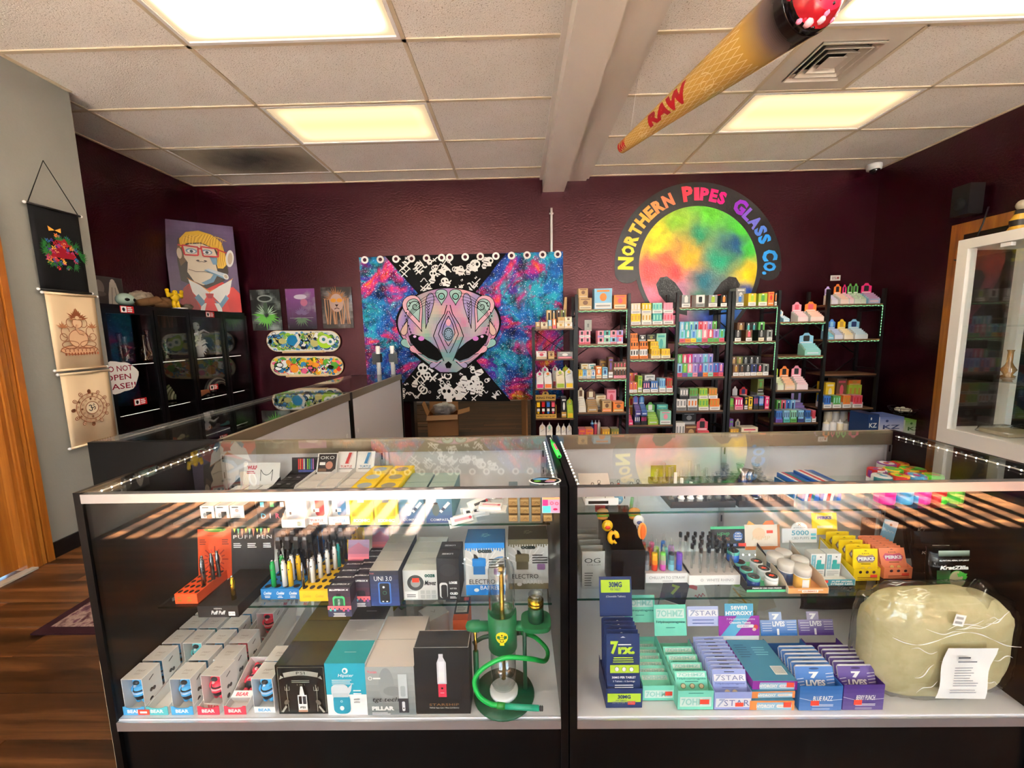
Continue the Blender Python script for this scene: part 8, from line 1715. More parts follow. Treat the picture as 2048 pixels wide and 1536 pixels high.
def lives(main,nm,txt,x0,x1,yb,ylip,hx0):
    def lip(f,W_,H_):
        f.grad(0,W_,0,H_,mixc(main,WHITE,.1),mixc(main,BLACK,.25),6); f.line([(0,H_*.52),(W_*.34,H_*.38)],.0012,WHITE); f.line([(W_*.72,H_*.42),(W_,H_*.46)],.0012,WHITE); f.text(txt,W_*.54,H_*.5,H_*.2,WHITE,W_*.46,bold=.02,shear=.1); f.lines(W_*.3,W_*.8,H_*.26,2,.004,.0016,WHITE,2,'c'); f.rrect(W_*.3,W_*.72,H_*.04,H_*.12,.002,mixc(main,WHITE,.3)); f.rect(W_*.26,W_*.46,H_*.22,H_*.42,TAGC) if main[2] > main[0]*2.2 else f.rect(W_*.66,W_*.86,H_*.4,H_*.6,TAGC)
    def pk(f,W_,H_):
        f.grad(0,W_,.0,H_*.97,mixc(main,BLACK,.15),mixc(main,WHITE,.08),6); f.ell(W_*.5,H_*.92,W_*.13,H_*.025,mixc(main,BLACK,.6),16); f.text('7',W_*.5,H_*.77,H_*.15,WHITE,W_*.26,shear=-.1,bold=.07); f.text('LIVES',W_*.5,H_*.59,H_*.14,WHITE,W_*.5,bold=.04)
        for i in range(4): f.line([(W_*.02,H_*(.68-.07*i)),(W_*.2,H_*(.7-.07*i))],.0014,WHITE); f.line([(W_*.78,H_*(.8-.07*i)),(W_*.98,H_*(.82-.07*i))],.0014,WHITE)
    def hd(f,W_,H_):
        f.grad(0,W_,0,H_*.66,main,mixc(main,WHITE,.3),6); f.rect(W_*.26,W_*.6,H_*.66,H_,mixc(main,WHITE,.4)); f.text('7',W_*.44,H_*.8,H_*.24,WHITE,W_*.2,bold=.06); f.text('LIVES',W_*.5,H_*.5,H_*.22,WHITE,W_*.34,bold=.04); f.rect(W_*.44,W_*.5,H_*.04,H_*.3,WHITE)
        for i in range(4): f.rect(W_*.04,W_*.3,H_*(.52-.1*i),H_*(.54-.1*i),WHITE); f.rect(W_*.72,W_*.97,H_*(.56-.1*i),H_*(.58-.1*i),WHITE)
    t,X,W_,Yf = pack_display('tablet_display',f'{nm} tablet display with rounded cards and striped header',x0,x1,yb,ylip,mixc(main,BLACK,.1),C(206,204,206),lip,6,pk,None,.17,pk_lab=f'rounded {nm} tablet card in the {nm} display',lean=-.3,step=.014,pk_h=.108)
    b = MB(Matrix.Translation((-W_*.05,.17,.085)) @ Matrix.Rotation(-.25,4,'X')); w2 = W_*.98; b.box(0,w2,0,.0012,0,.046,main); b.box(w2*.26,w2*.6,0,.0012,.046,.07,mixc(main,WHITE,.4)); f = front_face(b,0,0,0); hd(f,w2,.07); b.build('header_card','card',t)
lives(C(20,110,190),'bright blue','BLUE RAZZ',1597,1682,1421,1373,0)
lives(C(70,30,140),'deep purple','BERRY PUNCH',1684,1765,1420,1370,0)
# big bagged cushion
q = on_z(1905,1395,DK_)
cu = thing('bagged_cushion','large tan foam cushion in a clear plastic bag','cushion',(1.152,1.064,DK_+E_))
def blob(sx,sy,sz,p,n=40,m=24,wr=0.0,sd=0):
    b = MB(); b.ball((0,0,0),1,C(208,198,150),n,m); nv = []
    for v in b.v:
        r_ = []
        for c_,s_ in zip(v,(sx,sy,sz)): r_.append(math.copysign(abs(c_)**p,c_)*s_)
        k = 1+wr*MN.fractal(Vector(v)*3+Vector((sd,0,0)),1,2,4); nv.append((r_[0]*k,r_[1]*k,max(-sz,r_[2]*k)))
    b.v = nv; return b
b = blob(.196,.055,.152,.6,wr=.03,sd=4); b.v = [(x,y,z+.156) for x,y,z in b.v]
cm = mat('foam',C(206,196,146),.9,spec=.2); nf = noise(cm,coords(cm,'Object'),9,6,.7); r_ = ramp(cm,nf.outputs[0],[(.3,C(186,176,130)),(.6,C(212,204,162))]); lk(cm,r_.outputs[0],P(cm).inputs['Base Color']); bump(cm,nf.outputs[0],.25,.008)
b.build('cushion','foam',cu)
b = blob(.205,.060,.16,.56,56,32,.07,9); b.v = [(x,max(-.068,min(.068,y)),max(.001,z+.16)) for x,y,z in b.v]; b.build('plastic_bag','bag_film',cu)
rr = random.Random(3); b = MB()
for i in range(16):
    x,z,a,L_ = rr.uniform(-.15,.14),rr.uniform(.06,.27),rr.uniform(-.7,.7),rr.uniform(.015,.05)
    pts = [(x+L_*(j/4-.5)*2*math.cos(a),-.0615-.0015*math.sin(j),z+L_*(j/4-.5)*2*math.sin(a)+.006*math.sin(j*1.7+i)) for j in range(5)]
    b.tube(smooth(pts,4),[.0002+.0009*math.sin(PI*k/16) for k in range(17)],C(245,245,245),5)
pts = [(-.17+.34*j/9,-.0625,.215-.02*math.sin(j*.9)-.012*j/9) for j in range(10)]
b.tube(smooth(pts,4),[.0003+.0011*abs(math.sin(k*.45)) for k in range(37)],C(245,245,245),5)
b.build('crease_glint','gloss',cu)['kind'] = 'stuff'  # white strands drawn as the glints on the bag's wrinkles
b = MB(); b.tube(smooth([(.08,-.02,.285),(.13,-.0,.30),(.175,.0,.27),(.185,.0,.20)],5),[.026]*16,C(230,230,230),10); b.v = [(v[0]*(1+.1*MN.noise(Vector(v)*25)),v[1],v[2]+.02*MN.noise(Vector(v)*20)) for v in b.v]; b.build('bag_knot','bag_film',cu)
a,c_ = on_y(1893,1297,.992),on_y(1978,1398,.992)
b = MB(); n = 8; vs = []
for j in range(n+1):
    for i in range(3): u = i/2; v = j/n; vs.append(((c_.x-a.x)*u+(.012 if u < 1 else -.0)*(1-v)*0+.016*v-.01,-.004*math.sin(v*7+u)-.003,(a.z-c_.z)*v))
b.add(vs,[(j*3+i,j*3+i+1,(j+1)*3+i+1,(j+1)*3+i) for j in range(n) for i in range(2)],WHITE,True); o = b.build('paper_note','matte',None,(a.x,.9985,c_.z),None,'white printed paper slip in front of the bagged cushion','paper')
b = MB(); f = front_face(b,0,0,-.0085); W_,H_ = c_.x-a.x,a.z-c_.z; f.lines(W_*.25,W_*.5,H_*.84,1,.01,.004,C(70,76,84),2); f.lines(W_*.25,W_*.8,H_*.76,1,.01,.003,C(90,96,104),3); f.lines(W_*.2,W_*.72,H_*.64,8,.0075,.0018,C(110,116,126),4); f.lines(W_*.15,W_*.75,H_*.2,2,.007,.0016,C(120,126,140),5); b.build('printed_text','matte',o)
a = on_y(1921,1242,.998); o = MB().box(-.014,.014,0,.0006,-.016,.016,WHITE).build('barcode_label','card',None,(a.x,1.0,a.z),None,'small white barcode label on the cushion bag','label'); o.rotation_euler = (0,.2,0); b = MB(); f = front_face(b,-.014,-.016,0)
for k in range(8):
    for j in range(2): f.rect(.004+.0024*k,.0052+.0024*k,.006+.013*j,.013+.013*j,C(60,60,60)); f.k -= 1
b.build('barcode','card',o)
# black crinkled bags at the back and slanted cards
def pouch_bag(label,px_,pyb,Y,w_,h_,z,draw,tilt=-.12,rz=0,m='gloss',col=C(12,16,14)):
    X = on_y(px_,pyb,Y).x; t = thing('herbal_bag',label,'bag',(X,Y,z+E_),rz); t.rotation_euler = (tilt,0,rz); b = MB(); n,m_ = 14,14; vs = []
    for sgn in (-1,1):
        for j in range(m_+1):
            for i in range(n+1):
                u,v = i/n,j/m_; th = .026*math.sin(PI*u)**.6*(1-v)**.7*(.3+.7*min(1,v*6)) if 0 < u < 1 else 0
                vs.append(((u-.5)*w_*(1-.04*math.sin(v*9)),sgn*(th+.001)+.003*MN.noise(Vector((u*5,v*6,px_))),v*h_))
    N = (n+1)*(m_+1); fs = []
    for k in range(2):
        for j in range(m_):
            for i in range(n): q = (k*N+j*(n+1)+i,k*N+j*(n+1)+i+1,k*N+(j+1)*(n+1)+i+1,k*N+(j+1)*(n+1)+i); fs.append(q if k == 0 else q[::-1])
    for j in range(m_):
        for i in (0,n): fs.append((j*(n+1)+i,N+j*(n+1)+i,N+(j+1)*(n+1)+i,(j+1)*(n+1)+i))
    b.add(vs,fs,col,True); b.build('pouch',m,t); b = MB(); f = front_face(b,-w_/2,0,-.03); f.step = .0003; draw(f,w_,h_); b.build('printed_face','satin',t)
def d_kz(f,W_,H_):
    f.grad(W_*.08,W_*.92,H_*.86,H_*.99,C(30,60,34),C(170,190,180),5); f.rect(W_*.06,W_*.94,H_*.80,H_*.815,C(20,30,24)); f.text('ALL-NATURAL HERBAL SUPPLEMENT',W_*.5,H_*.765,H_*.035,WHITE,W_*.8,bold=.03); f.text('KratZilla',W_*.5,H_*.60,H_*.09,WHITE,W_*.76,shear=.3,bold=.05)
    f.grad(W_*.03,W_*.40,H_*.24,H_*.54,C(40,130,50),C(20,60,34),6); f.ell(W_*.58,H_*.34,W_*.23,H_*.2,C(70,160,70),22); f.ell(W_*.58,H_*.34,W_*.215,H_*.185,C(190,176,140),22); burst(f,W_*.68,H_*.38,.004,W_*.2,-.6,2.6,9,.006,C(70,180,60),4); f.rect(W_*.40,W_*.72,H_*.06,H_*.10,C(50,120,40)); f.text('25',W_*.12,H_*.16,H_*.05,WHITE); f.lines(W_*.04,W_*.22,H_*.11,2,.006,.003,WHITE,3)
pouch_bag('black and green herbal bag standing beside the orange pill packs',1885,1184,1.165,.108,.13,U2,d_kz,-.1)
pouch_bag('black herbal bag half hidden behind the blue pill card',1842,1150,1.34,.15,.16,U2,lambda f,W_,H_: (f.text('KratZilla',W_*.5,H_*.66,H_*.1,C(200,206,200),W_*.8,shear=.3),f.ell(W_*.5,H_*.4,W_*.22,H_*.15,C(60,140,60),18),burst(f,W_*.5,H_*.42,.004,W_*.25,0,PI,9,.008,C(50,120,60),2)),-.12,.15)
pouch_bag('black herbal bag with small white lettering behind the green one',1862,1170,1.25,.13,.13,U2,lambda f,W_,H_: (f.lines(W_*.3,W_*.7,H_*.75,1,.01,.004,C(170,176,170),2),f.text('Krat',W_*.2,H_*.56,H_*.07,C(170,176,170),W_*.3,shear=.3),f.lines(W_*.1,W_*.3,H_*.25,2,.008,.003,C(150,156,150),3)),-.14,-.05)
pouch_bag('crinkled black herbal bag standing on the case deck behind the tablet displays',1655,1330,1.41,.24,.19,DK_,lambda f,W_,H_: (f.text('KratZilla',W_*.3,H_*.62,.012,C(150,156,150),.06,shear=.3,rot=-.2),f.text('KratZilla',W_*.62,H_*.48,.014,C(190,196,190),.07,shear=.3,rot=-.3),f.lines(W_*.3,W_*.8,H_*.7,2,.02,.003,C(140,146,140),3),f.grad(W_*.02,W_*.16,H_*.2,H_*.5,C(24,70,34),C(14,40,24),5)),-.1)
def slant_card(label,px_,pyb,Y,w_,h_,rot,col,draw,z=DK_,name='leaflet_card'):
    X = on_y(px_,pyb,Y).x; o = MB().box(-w_/2,w_/2,0,.003,0,h_,col).build(name,'card',None,(X,Y,z+E_),None,label,'card'); o.rotation_euler = rot; b = MB(); f = front_face(b,-w_/2,0,0); draw(f,w_,h_); b.build('printed_face','card',o)
slant_card('pale green slanted leaflet behind the lavender display',1478,1300,1.36,.11,.17,(-.3,.32,0),C(196,206,176),lambda f,W_,H_: (f.lines(W_*.1,W_*.8,H_*.9,10,.012,.002,C(150,156,120),3),f.line([(W_*.05,H_*.55),(W_*.9,H_*.2)],.006,C(190,150,60)),f.ell(W_*.15,H_*.66,.014,.012,C(130,180,60),14)))
slant_card('pale grey slanted carton piece beside the pale green leaflet',1525,1290,1.40,.09,.15,(-.3,-.3,0),C(206,204,196),lambda f,W_,H_: (f.rect(W_*.3,W_*.7,H_*.6,H_*.75,C(60,60,60)),f.ell(W_*.3,H_*.3,.012,.016,C(50,50,50),12)))
slant_card('dark seven logo card slanted behind the mint displays',1333,1290,1.34,.095,.16,(-.3,.35,0),C(40,46,70),lambda f,W_,H_: (f.text('7',W_*.5,H_*.72,.035,C(170,200,50),.03,bold=.05),f.rect(0,W_,0,H_*.45,C(190,188,180)),f.line([(0,H_*.45),(W_,H_*.45)],.002,WHITE)))
slant_card('white card with a red pen picture behind the mint displays',1395,1262,1.42,.09,.13,(-.35,-.25,0),C(226,222,216),lambda f,W_,H_: (f.line([(W_*.2,H_*.7),(W_*.7,H_*.5)],.014,C(206,40,50)),f.line([(W_*(.5+.05*k),H_*(.3+.05*math.sin(k*2.1))) for k in range(9)],.003,C(180,40,50))))
# ------------------------------------------------------------------ lower glass shelf of the second case
X,W_,Yf = spot(1163,1212,1178,U2)
for i in range(5):
    t = thing('clear_package','clear plastic package with dark lettering filed by the case joint','package',(X,Yf+.035*i,U2+E_),0,'clear packages by the case joint'); MB().box(0,W_,0,.014,0,.125,WHITE).build('clear_shell','clear_plastic',t); MB().box(.003,W_-.003,.006,.008,.004,.120,C(196,200,196)).build('insert_card','card',t); b = MB(); f = front_face(b,.003,0,.0058); w2 = W_-.006; f.text('OG',w2*.45,.09,.016,C(50,54,52),w2*.7); f.text('CHILLUM',w2*.5,.076,.005,C(110,110,110),w2*.6); f.lines(w2*.1,w2*.5,.05,6,.008,.0028,C(90,92,90),i); b.build('lettering','card',t)
X,W_,Yf = spot(1222,1289,1180,U2); Hb = hgt(1255,1101,Yf,U2)
t = thing('black_bin','open black acrylic bin holding novelty dab tools','bin',(X,Yf,U2+E_)); e = .0018; b = MB(); D2 = .2
b.box(0,W_,0,e,0,Hb,BLACK); b.box(0,W_,D2-e,D2,0,Hb+.055,BLACK); b.box(e,W_-e,e,D2-e,0,e,BLACK)
for x in (0,W_-e): b.prism([(e,0),(D2-e,0),(D2-e,Hb+.055),(e,Hb)],x,x+e,C(30,30,30),axis='x')
b.build('bin_body','gloss',t)
tools = [('fries charm',C(214,40,40),C(244,200,40),-.004,.165),('burger charm',C(214,140,60),C(120,160,60),-.002,.13),('round yellow charm',C(240,190,30),C(214,60,40),.0,.07),('pretzel charm',C(244,180,30),C(180,90,30),.004,.03),('green pencil charm',C(110,180,110),C(60,120,60),W_-.002,.17),('second burger charm',C(214,140,60),C(120,160,60),W_+.0,.13),('blue cat face charm',C(90,100,150),WHITE,W_+.002,.09),('hot dog charm',C(236,110,40),C(250,170,90),W_+.002,.05),('plain steel clip',C(90,90,92),C(60,60,60),W_*.3,.194),('blue ghost charm',C(70,160,210),C(150,200,230),W_*.62,.194)]
for nm,c1,c2,dx,dy in tools:
    if nm == 'blue cat face charm': c1,c2 = C(230,230,230),C(80,90,140); nm = 'white round charm'
    zr = Hb+.055*dy/D2; t = thing('dab_tool',f'dab tool with a {nm} hooked on the black bin','tool',(X+dx,Yf+dy-.004,U2+zr-.02)); MB().tube([(0,0,0),(0,-.002,.03)],.0018,C(60,60,62),6).build('clip_stem','metal',t)
    b = MB()
    if 'burger' in nm: b.ball((0,-.004,.046),.013,c1,12,8,(1,.5,.7)); b.box(-.013,.013,-.009,.001,.036,.040,c2); b.ball((0,-.004,.032),.012,c1,12,8,(1,.5,.45))
    elif 'fries' in nm: b.box(-.011,.011,-.008,.0,.03,.046,c1); [b.box(-.011+.0045*i,-.008+.0045*i,-.006,-.002,.046,.056+.003*(i % 2),c2) for i in range(5)]
    elif 'pencil' in nm: b.tube([(0,-.004,.03),(.004,-.004,.06)],.004,c1,8)
    elif 'hot dog' in nm: b.ball((0,-.004,.042),.012,c2,10,8,(.8,.5,1.6)); b.ball((0,-.009,.042),.008,c1,10,8,(.7,.5,2.2))
    elif 'clip' in nm: b.tube([(-.003,0,.03),(-.003,0,.05),(.003,0,.05),(.003,0,.03)],.0016,c1,6)
    elif 'pretzel' in nm: b.tube([(.008*math.cos(i*.45)+.004,-.005,.04+.012*math.sin(i*.45)) for i in range(13)],.0048,c1,8)
    else: b.ball((0,-.005,.045),.013,c1,12,8,(.9,.5,1)); b.ball((0,-.011,.043),.006,c2,8,6,(1,.5,.7))
    b.v = [(v[0]*1.5,v[1]*1.3,.03+(v[2]-.03)*1.45) for v in b.v]; b.build('charm','gloss',t)
# chillum stand
X,W_,Yf = spot(1291,1380,1166,U2); t = thing('chillum_stand','white perforated stand with rainbow silicone pipes','stand',(X,Yf,U2+E_)); hs = .032; dS = .13
MB().box(0,W_,0,dS,0,hs,WHITE,top=C(214,208,202)).build('stand_body','card',t); b = MB(); f = front_face(b,0,0,0); f.text('CHILLUM TO STRAW',W_*.48,hs*.55,hs*.28,C(130,130,134),W_*.8); f.lines(W_*.38,W_*.62,hs*.22,1,.003,.0016,C(150,150,150),2); b.build('lettering','card',t)
sil = [('grey',C(170,176,182),C(60,60,64),.06,.022),('red yellow',C(230,60,30),C(250,200,30),.24,.02),('pink green',C(210,90,190),C(110,210,90),.43,.02),('sky and black',C(130,206,226),C(40,44,50),.62,.02),('violet blue',C(40,80,190),C(120,60,180),.8,.02),('orange',C(230,120,40),C(180,40,30),.18,.05),('olive green',C(120,160,60),C(150,190,80),.36,.055),('magenta',C(210,60,150),C(236,120,160),.32,.085),('royal blue',C(20,90,180),C(40,120,210),.62,.09),('lilac',C(170,110,210),C(190,150,220),.72,.06),('yellow',C(230,200,40),C(190,60,40),.12,.085),('teal',C(60,170,180),C(130,210,210),.55,.05)]
for nm,c1,c2,u,v in sil:
    t = thing('silicone_pipe',f'{nm} silicone pipe with a clear glass tip in the white stand','pipe',(X+W_*u,Yf+v,U2+E_*2+hs)); b = MB(); r_ = .0092; n = 14; b.lathe([(0,0),(r_,0),(r_,.02),(r_,.035),(r_,.052),(r_*.85,.058),(0,.058)],[c1,c1,mixc(c1,c2,.4),mixc(c1,c2,.7),c2,c2],n); b.build('sleeve','satin',t); MB().lathe([(r_*.75,.056),(r_*.7,.066),(r_*.35,.076),(r_*.35,.084),(0,.084)],WHITE,10).build('glass_tip','pipe_glass',t)
# glass straw stand
X,W_,Yf = spot(1378,1481,1170,U2); t = thing('straw_stand','white stand with glass straws capped in black','stand',(X,Yf,U2+E_)); hs = .032; dS = .14
MB().box(0,W_,0,dS,0,hs,WHITE,top=C(206,200,196)).build('stand_body','card',t); b = MB(); f = front_face(b,0,0,0); f.ring(W_*.25,hs*.5,.003,.0045,C(170,170,172),12); f.text('WHITE RHINO',W_*.6,hs*.5,hs*.28,C(140,140,144),W_*.52); b.build('lettering','card',t)
rr = random.Random(6)
for j in range(5):
    for i in range(6):
        if (j,i) in ((0,0),(4,5),(2,0)): continue
        x = W_*(.1+.155*i)+(.008 if j % 2 else 0); y = .016+.025*j
        t = thing('glass_straw','clear glass straw with a black rubber cap in the white stand','glass straw',(X+min(x,W_-.006),Yf+y,U2+E_*2+hs),0,'capped glass straws'); MB().lathe([(.004,0),(.0042,.03),(.0034,.036),(.0042,.042),(.0042,.075)],WHITE,10).build('tube','pipe_glass',t); MB().lathe([(0,.066),(.0055,.066),(.0055,.08),(.005,.082),(0,.082)],BLACK,10).build('cap','satin',t)
# pain balm display with jars
GN = C(90,214,150)
X,W_,Yf = spot(1493,1574,1184,U2)
t = thing('balm_display','black and green balm display with stacked jars','box',(X,Yf,U2+E_)); b = MB(); dp = .16
for x in (0,W_-.0015): b.prism([(0,0),(dp,0),(dp,.07),(0,.026)],x,x+.0015,C(30,32,36),axis='x')
b.box(.0015,W_-.0015,0,.0015,0,.018,C(24,24,30)); b.box(0,W_,0,dp,0,.001,GN); b.box(0,W_,-.001,0,0,.007,GN); b.build('tray_body','card',t); b = MB(); f = front_face(b,0,0,-.0002); f.text('PREMIUM CBD PAIN FREEZE',W_*.5,.012,.005,WHITE,W_*.72,bold=.04); b.build('lettering','card',t)
b = MB(Matrix.Translation((-W_*.28,dp,.05)) @ Matrix.Rotation(-.15,4,'X')); w2 = W_*1.05; b.box(0,w2,0,.0015,0,.075,C(40,46,48)); f = front_face(b,0,0,0); f.rect(0,w2,.066,.075,GN); f.text('HEMP',w2*.34,.048,.013,C(80,200,120),w2*.32); f.text('BOMBS',w2*.34,.033,.01,C(200,130,90),w2*.32); oc = [(w2*.72+.017*math.cos(PI/8+i*PI/4),.042+.017*math.sin(PI/8+i*PI/4)) for i in range(8)]; f.poly(oc,C(60,110,180)); f.text('CBD',w2*.72,.051,.006,WHITE,.02,bold=.04); f.text('PAIN',w2*.72,.042,.006,WHITE,.022,bold=.04); f.text('FREEZE',w2*.72,.033,.005,WHITE,.024,bold=.04); f.rect(w2*.42,w2*.68,.008,.018,C(50,90,160)); f.text('500MG',w2*.55,.013,.006,WHITE,w2*.2); f.rect(w2*.72,w2*.92,.008,.019,TAGC); b.build('header_card','card',t)
def jar(label,x,y,z,r_,h,body,lid,topc,grp=None,ang=0):
    t = thing('balm_jar',label,'jar',(x,y,z),0,grp); MB().lathe([(0,0),(r_*.95,0),(r_,.003),(r_,h*.7),(r_*.95,h*.72),(0,h*.72)],body,20).build('body','gloss',t); MB().lathe([(r_,h*.72),(r_*1.03,h*.73),(r_*1.03,h*.98),(r_*.98,h),(0,h)],lid,20).build('lid','gloss',t)
    b = MB(); f = top_face(b,0,0,h); f.ell(0,0,r_*.9,r_*.9,topc[0],20); f.poly([(r_*.6*math.cos(i*.5236)*(1 if i % 2 else .6),r_*.4*math.sin(i*.5236)*(1 if i % 2 else .6)) for i in range(12)],topc[1]); b.build('lid_print','gloss',t)
TL2 = C(90,190,176)
for k,(u,v,zz,lid,bd) in enumerate(((.28,.026,0,TL2,C(24,60,130)),(.74,.028,0,WHITE,WHITE),(.28,.066,0,TL2,C(24,60,130)),(.74,.068,0,WHITE,WHITE),(.74,.108,0,WHITE,WHITE),(.28,.106,0,TL2,C(24,60,130)),(.12,.112,.036,TL2,C(24,90,180)))):
    jar(f'{"white balm jar with an orange splash lid" if lid == WHITE else "navy balm jar with a teal lid"} in the balm display' if k < 6 else 'navy balm jar with a teal lid on top of the others',X+W_*u,Yf+v,U2+E_*2.5+zz,.0185,.034,bd,lid,(C(30,36,32),C(236,70,40) if lid == WHITE else C(40,60,60)),'jars in the balm display' if k < 6 else None)
# gummy jars
X,W_,Yf = spot(1576,1657,1188,U2); OR2 = C(226,160,96)
t = thing('gummy_display','orange cardboard display with white lidded gummy jars','box',(X,Yf,U2+E_)); b = MB(); dp = .17
for x in (0,W_-.0015): b.prism([(0,0),(dp,0),(dp,.06),(.03,.04),(0,.018)],x,x+.0015,C(206,190,166),axis='x')
b.box(.0015,W_-.0015,0,.0015,0,.018,OR2); b.box(0,W_,0,dp,0,.001,OR2); b.build('tray_body','card',t); b = MB(); f = front_face(b,0,0,0); f.rect(W_*.24,W_*.86,.011,.013,WHITE); f.rrect(W_*.34,W_*.74,.004,.012,.002,WHITE); f.text('GUMMIES',W_*.54,.008,.005,C(206,120,60),W_*.34,bold=.03); b.build('lettering','card',t)
b = MB(Matrix.Translation((-W_*.3,dp,.045)) @ Matrix.Rotation(-.15,4,'X')); w2 = W_*.98; b.box(0,w2,0,.0015,0,.085,C(240,226,206)); f = front_face(b,0,0,0); f.rect(0,w2,0,.012,C(220,130,60)); f.rect(w2*.93,w2,0,.085,C(200,130,80)); f.ell(w2*.4,.055,.022,.02,C(244,206,170),18); f.text('HEMP',w2*.45,.04,.014,C(226,200,160),w2*.5,shear=.2); f.rect(w2*.62,w2*.8,.056,.066,TAGC); f.poly([(w2*.05,.085),(w2*.3,.085),(w2*.12,.1)],C(240,180,90)); f.poly([(w2*.5,.085),(w2*.85,.085),(w2*.8,.1),(w2*.6,.098)],C(230,120,60)); b.build('header_card','card',t)
for k,(u,v,bd,zz) in enumerate(((.42,.03,C(240,180,30),0),(.16,.056,C(40,70,110),0),(.62,.075,C(230,160,60),0),(-.02,.1,C(40,60,60),0),(.42,.118,C(60,80,80),0))):
    if k == 3: u = .1
    t = thing('gummy_jar',['white lidded gummy jar with a yellow label','white lidded gummy jar with a blue label','white lidded gummy jar with an orange label','white lidded gummy jar with a dark label near the balms','white lidded gummy jar with a grey label at the rear'][k],'jar',(X+W_*u+.008,Yf+v,U2+E_*2.5)); r_ = .0225
    MB().lathe([(0,0),(r_*.96,0),(r_,.003),(r_,.042),(r_*.9,.046),(0,.046)],[WHITE,WHITE,mixc(bd,WHITE,.1),WHITE,WHITE],22).build('body','gloss',t); MB().lathe([(r_*.98,.045),(r_*1.08,.046),(r_*1.08,.066),(r_*1.0,.069),(0,.0695)],C(222,216,206),22).build('lid','satin',t)
    b = MB(); a0 = -PI/2-.5; vs = []
    for i in range(7): a = a0+.9*i/6; vs += [(r_*1.012*math.cos(a),r_*1.012*math.sin(a),.008),(r_*1.012*math.cos(a),r_*1.012*math.sin(a),.038)]
    b.add(vs,[(2*i,2*i+2,2*i+3,2*i+1) for i in range(6)],WHITE if k == 0 else mixc(bd,BLACK,.3),True); b.build('label','satin',t)
# white and teal puff display
X,W_,Yf = spot(1640,1710,1172,U2)
t = thing('puff_display','white and teal display tray with a rounded header','box',(X,Yf,U2+E_)); TQ = C(70,160,180); b = MB(); dp = .15
for x in (0,W_-.0015): b.prism([(0,0),(dp,0),(dp,.07),(0,.02)],x,x+.0015,C(214,214,210),axis='x')
b.box(.0015,W_-.0015,0,.0015,0,.02,TQ); b.box(0,W_,0,dp,0,.001,WHITE); b.build('tray_body','card',t); b = MB(); f = front_face(b,0,0,0); f.text('PUFF MORE.',W_*.62,.014,.006,WHITE,W_*.6,bold=.05,shear=.15); f.text('STRESS LESS.',W_*.62,.006,.006,WHITE,W_*.66,bold=.05,shear=.15); f.rect(W_*.02,W_*.22,.01,.019,TAGC); b.build('lettering','card',t)
b = MB(Matrix.Translation((-W_*.22,dp,.06)) @ Matrix.Rotation(-.12,4,'X')); w2 = W_*1.1; b.prism([(0,0),(w2,0),(w2,.048)]+[(w2*.5+w2*.24*math.cos(PI*i/8),.048+.022*math.sin(PI*i/8)) for i in range(9)]+[(0,.048)],0,.0015,WHITE,axis='y'); f = front_face(b,0,0,0); f.line([(w2*.46,.058),(w2*.54,.066)],.0016,C(60,60,60)); f.line([(w2*.46,.066),(w2*.54,.058)],.0016,C(60,60,60)); f.text('green mode',w2*.5,.052,.005,C(120,120,120),w2*.34); f.text('5000',w2*.52,.034,.017,C(110,176,196),w2*.5,bold=.02); f.text('CBD PUFFS',w2*.52,.016,.008,C(140,150,150),w2*.5); f.rrect(w2*.82,w2*.97,.024,.032,.002,C(110,190,200)); f.rrect(w2*.82,w2*.97,.012,.02,.002,C(110,190,190)); b.build('header_card','card',t)
for i in range(2):
    w2 = W_*.42; o = MB().box(0,w2,0,.03,0,.078,WHITE,side=C(206,210,208),top=C(196,200,196)).build('puff_carton','card',None,(X-W_*.02+W_*.46*i+.002,Yf+.045,U2+E_*2.5),None,'white and teal device carton in the puff display','box','device cartons in the puff display'); b = MB(); f = front_face(b,0,0,0); f.rect(w2*.04,w2*.34,.026,.074,C(110,180,196)); f.text('1200 MG CBD',w2*.19,.05,.005,WHITE,.042,rot=PI/2); f.rect(w2*.38,w2*.96,.026,.044,C(60,170,170)); f.rrect(w2*.42,w2*.72,.034,.058,.003,C(50,176,170)); f.ell(w2*.66,.068,.003,.002,C(80,80,80),8); f.lines(w2*.08,w2*.92,.02,3,.006,.0016,C(150,150,150),2); b.build('printed_face','card',o)
# yellow and orange pill packs
YW = C(248,216,10)
def d_pk(main,acc):
    def fn(f,W_,H_):
        f.rect(0,W_,0,H_,main); f.poly([(W_*.42,H_*.93),(W_*.5,H_*.955),(W_*.58,H_*.93)],C(60,50,30)); f.text('KAVA',W_*.5,H_*.85,H_*.05,C(60,50,60),W_*.3)
        f.poly([(W_*.1,H_*.7),(W_*.22,H_*.82),(W_*.5,H_*.78),(W_*.78,H_*.82),(W_*.9,H_*.7),(W_*.8,H_*.56),(W_*.2,H_*.56)],mixc(acc,main,.35)); f.rect(W_*.16,W_*.86,H_*.62,H_*.75,acc); f.text('PERKS',W_*.51,H_*.685,H_*.115,WHITE,W_*.66,bold=.06); f.lines(W_*.3,W_*.7,H_*.53,1,.005,.002,C(90,70,30),2,'c')
        for i in range(2): f.ell(W_*(.38+.26*i),H_*.36,W_*.095,H_*.07,mixc(main,BLACK,.2),16); f.ell(W_*(.38+.26*i),H_*.365,W_*.075,H_*.056,C(236,206,120),16)
        f.rect(W_*.26,W_*.78,H_*.18,H_*.23,mixc(main,WHITE,.6))
    return fn
def lip_pk(main): return lambda f,W_,H_: ([f.ell(W_*(.25+.25*i),H_*.72,W_*.06,H_*.12,C(70,40,60),12) for i in range(3)],f.lines(W_*.15,W_*.9,H_*.3,2,.005,.0018,C(120,60,40),2),f.rect(W_*.62,W_*.88,H_*.3,H_*.52,TAGC))
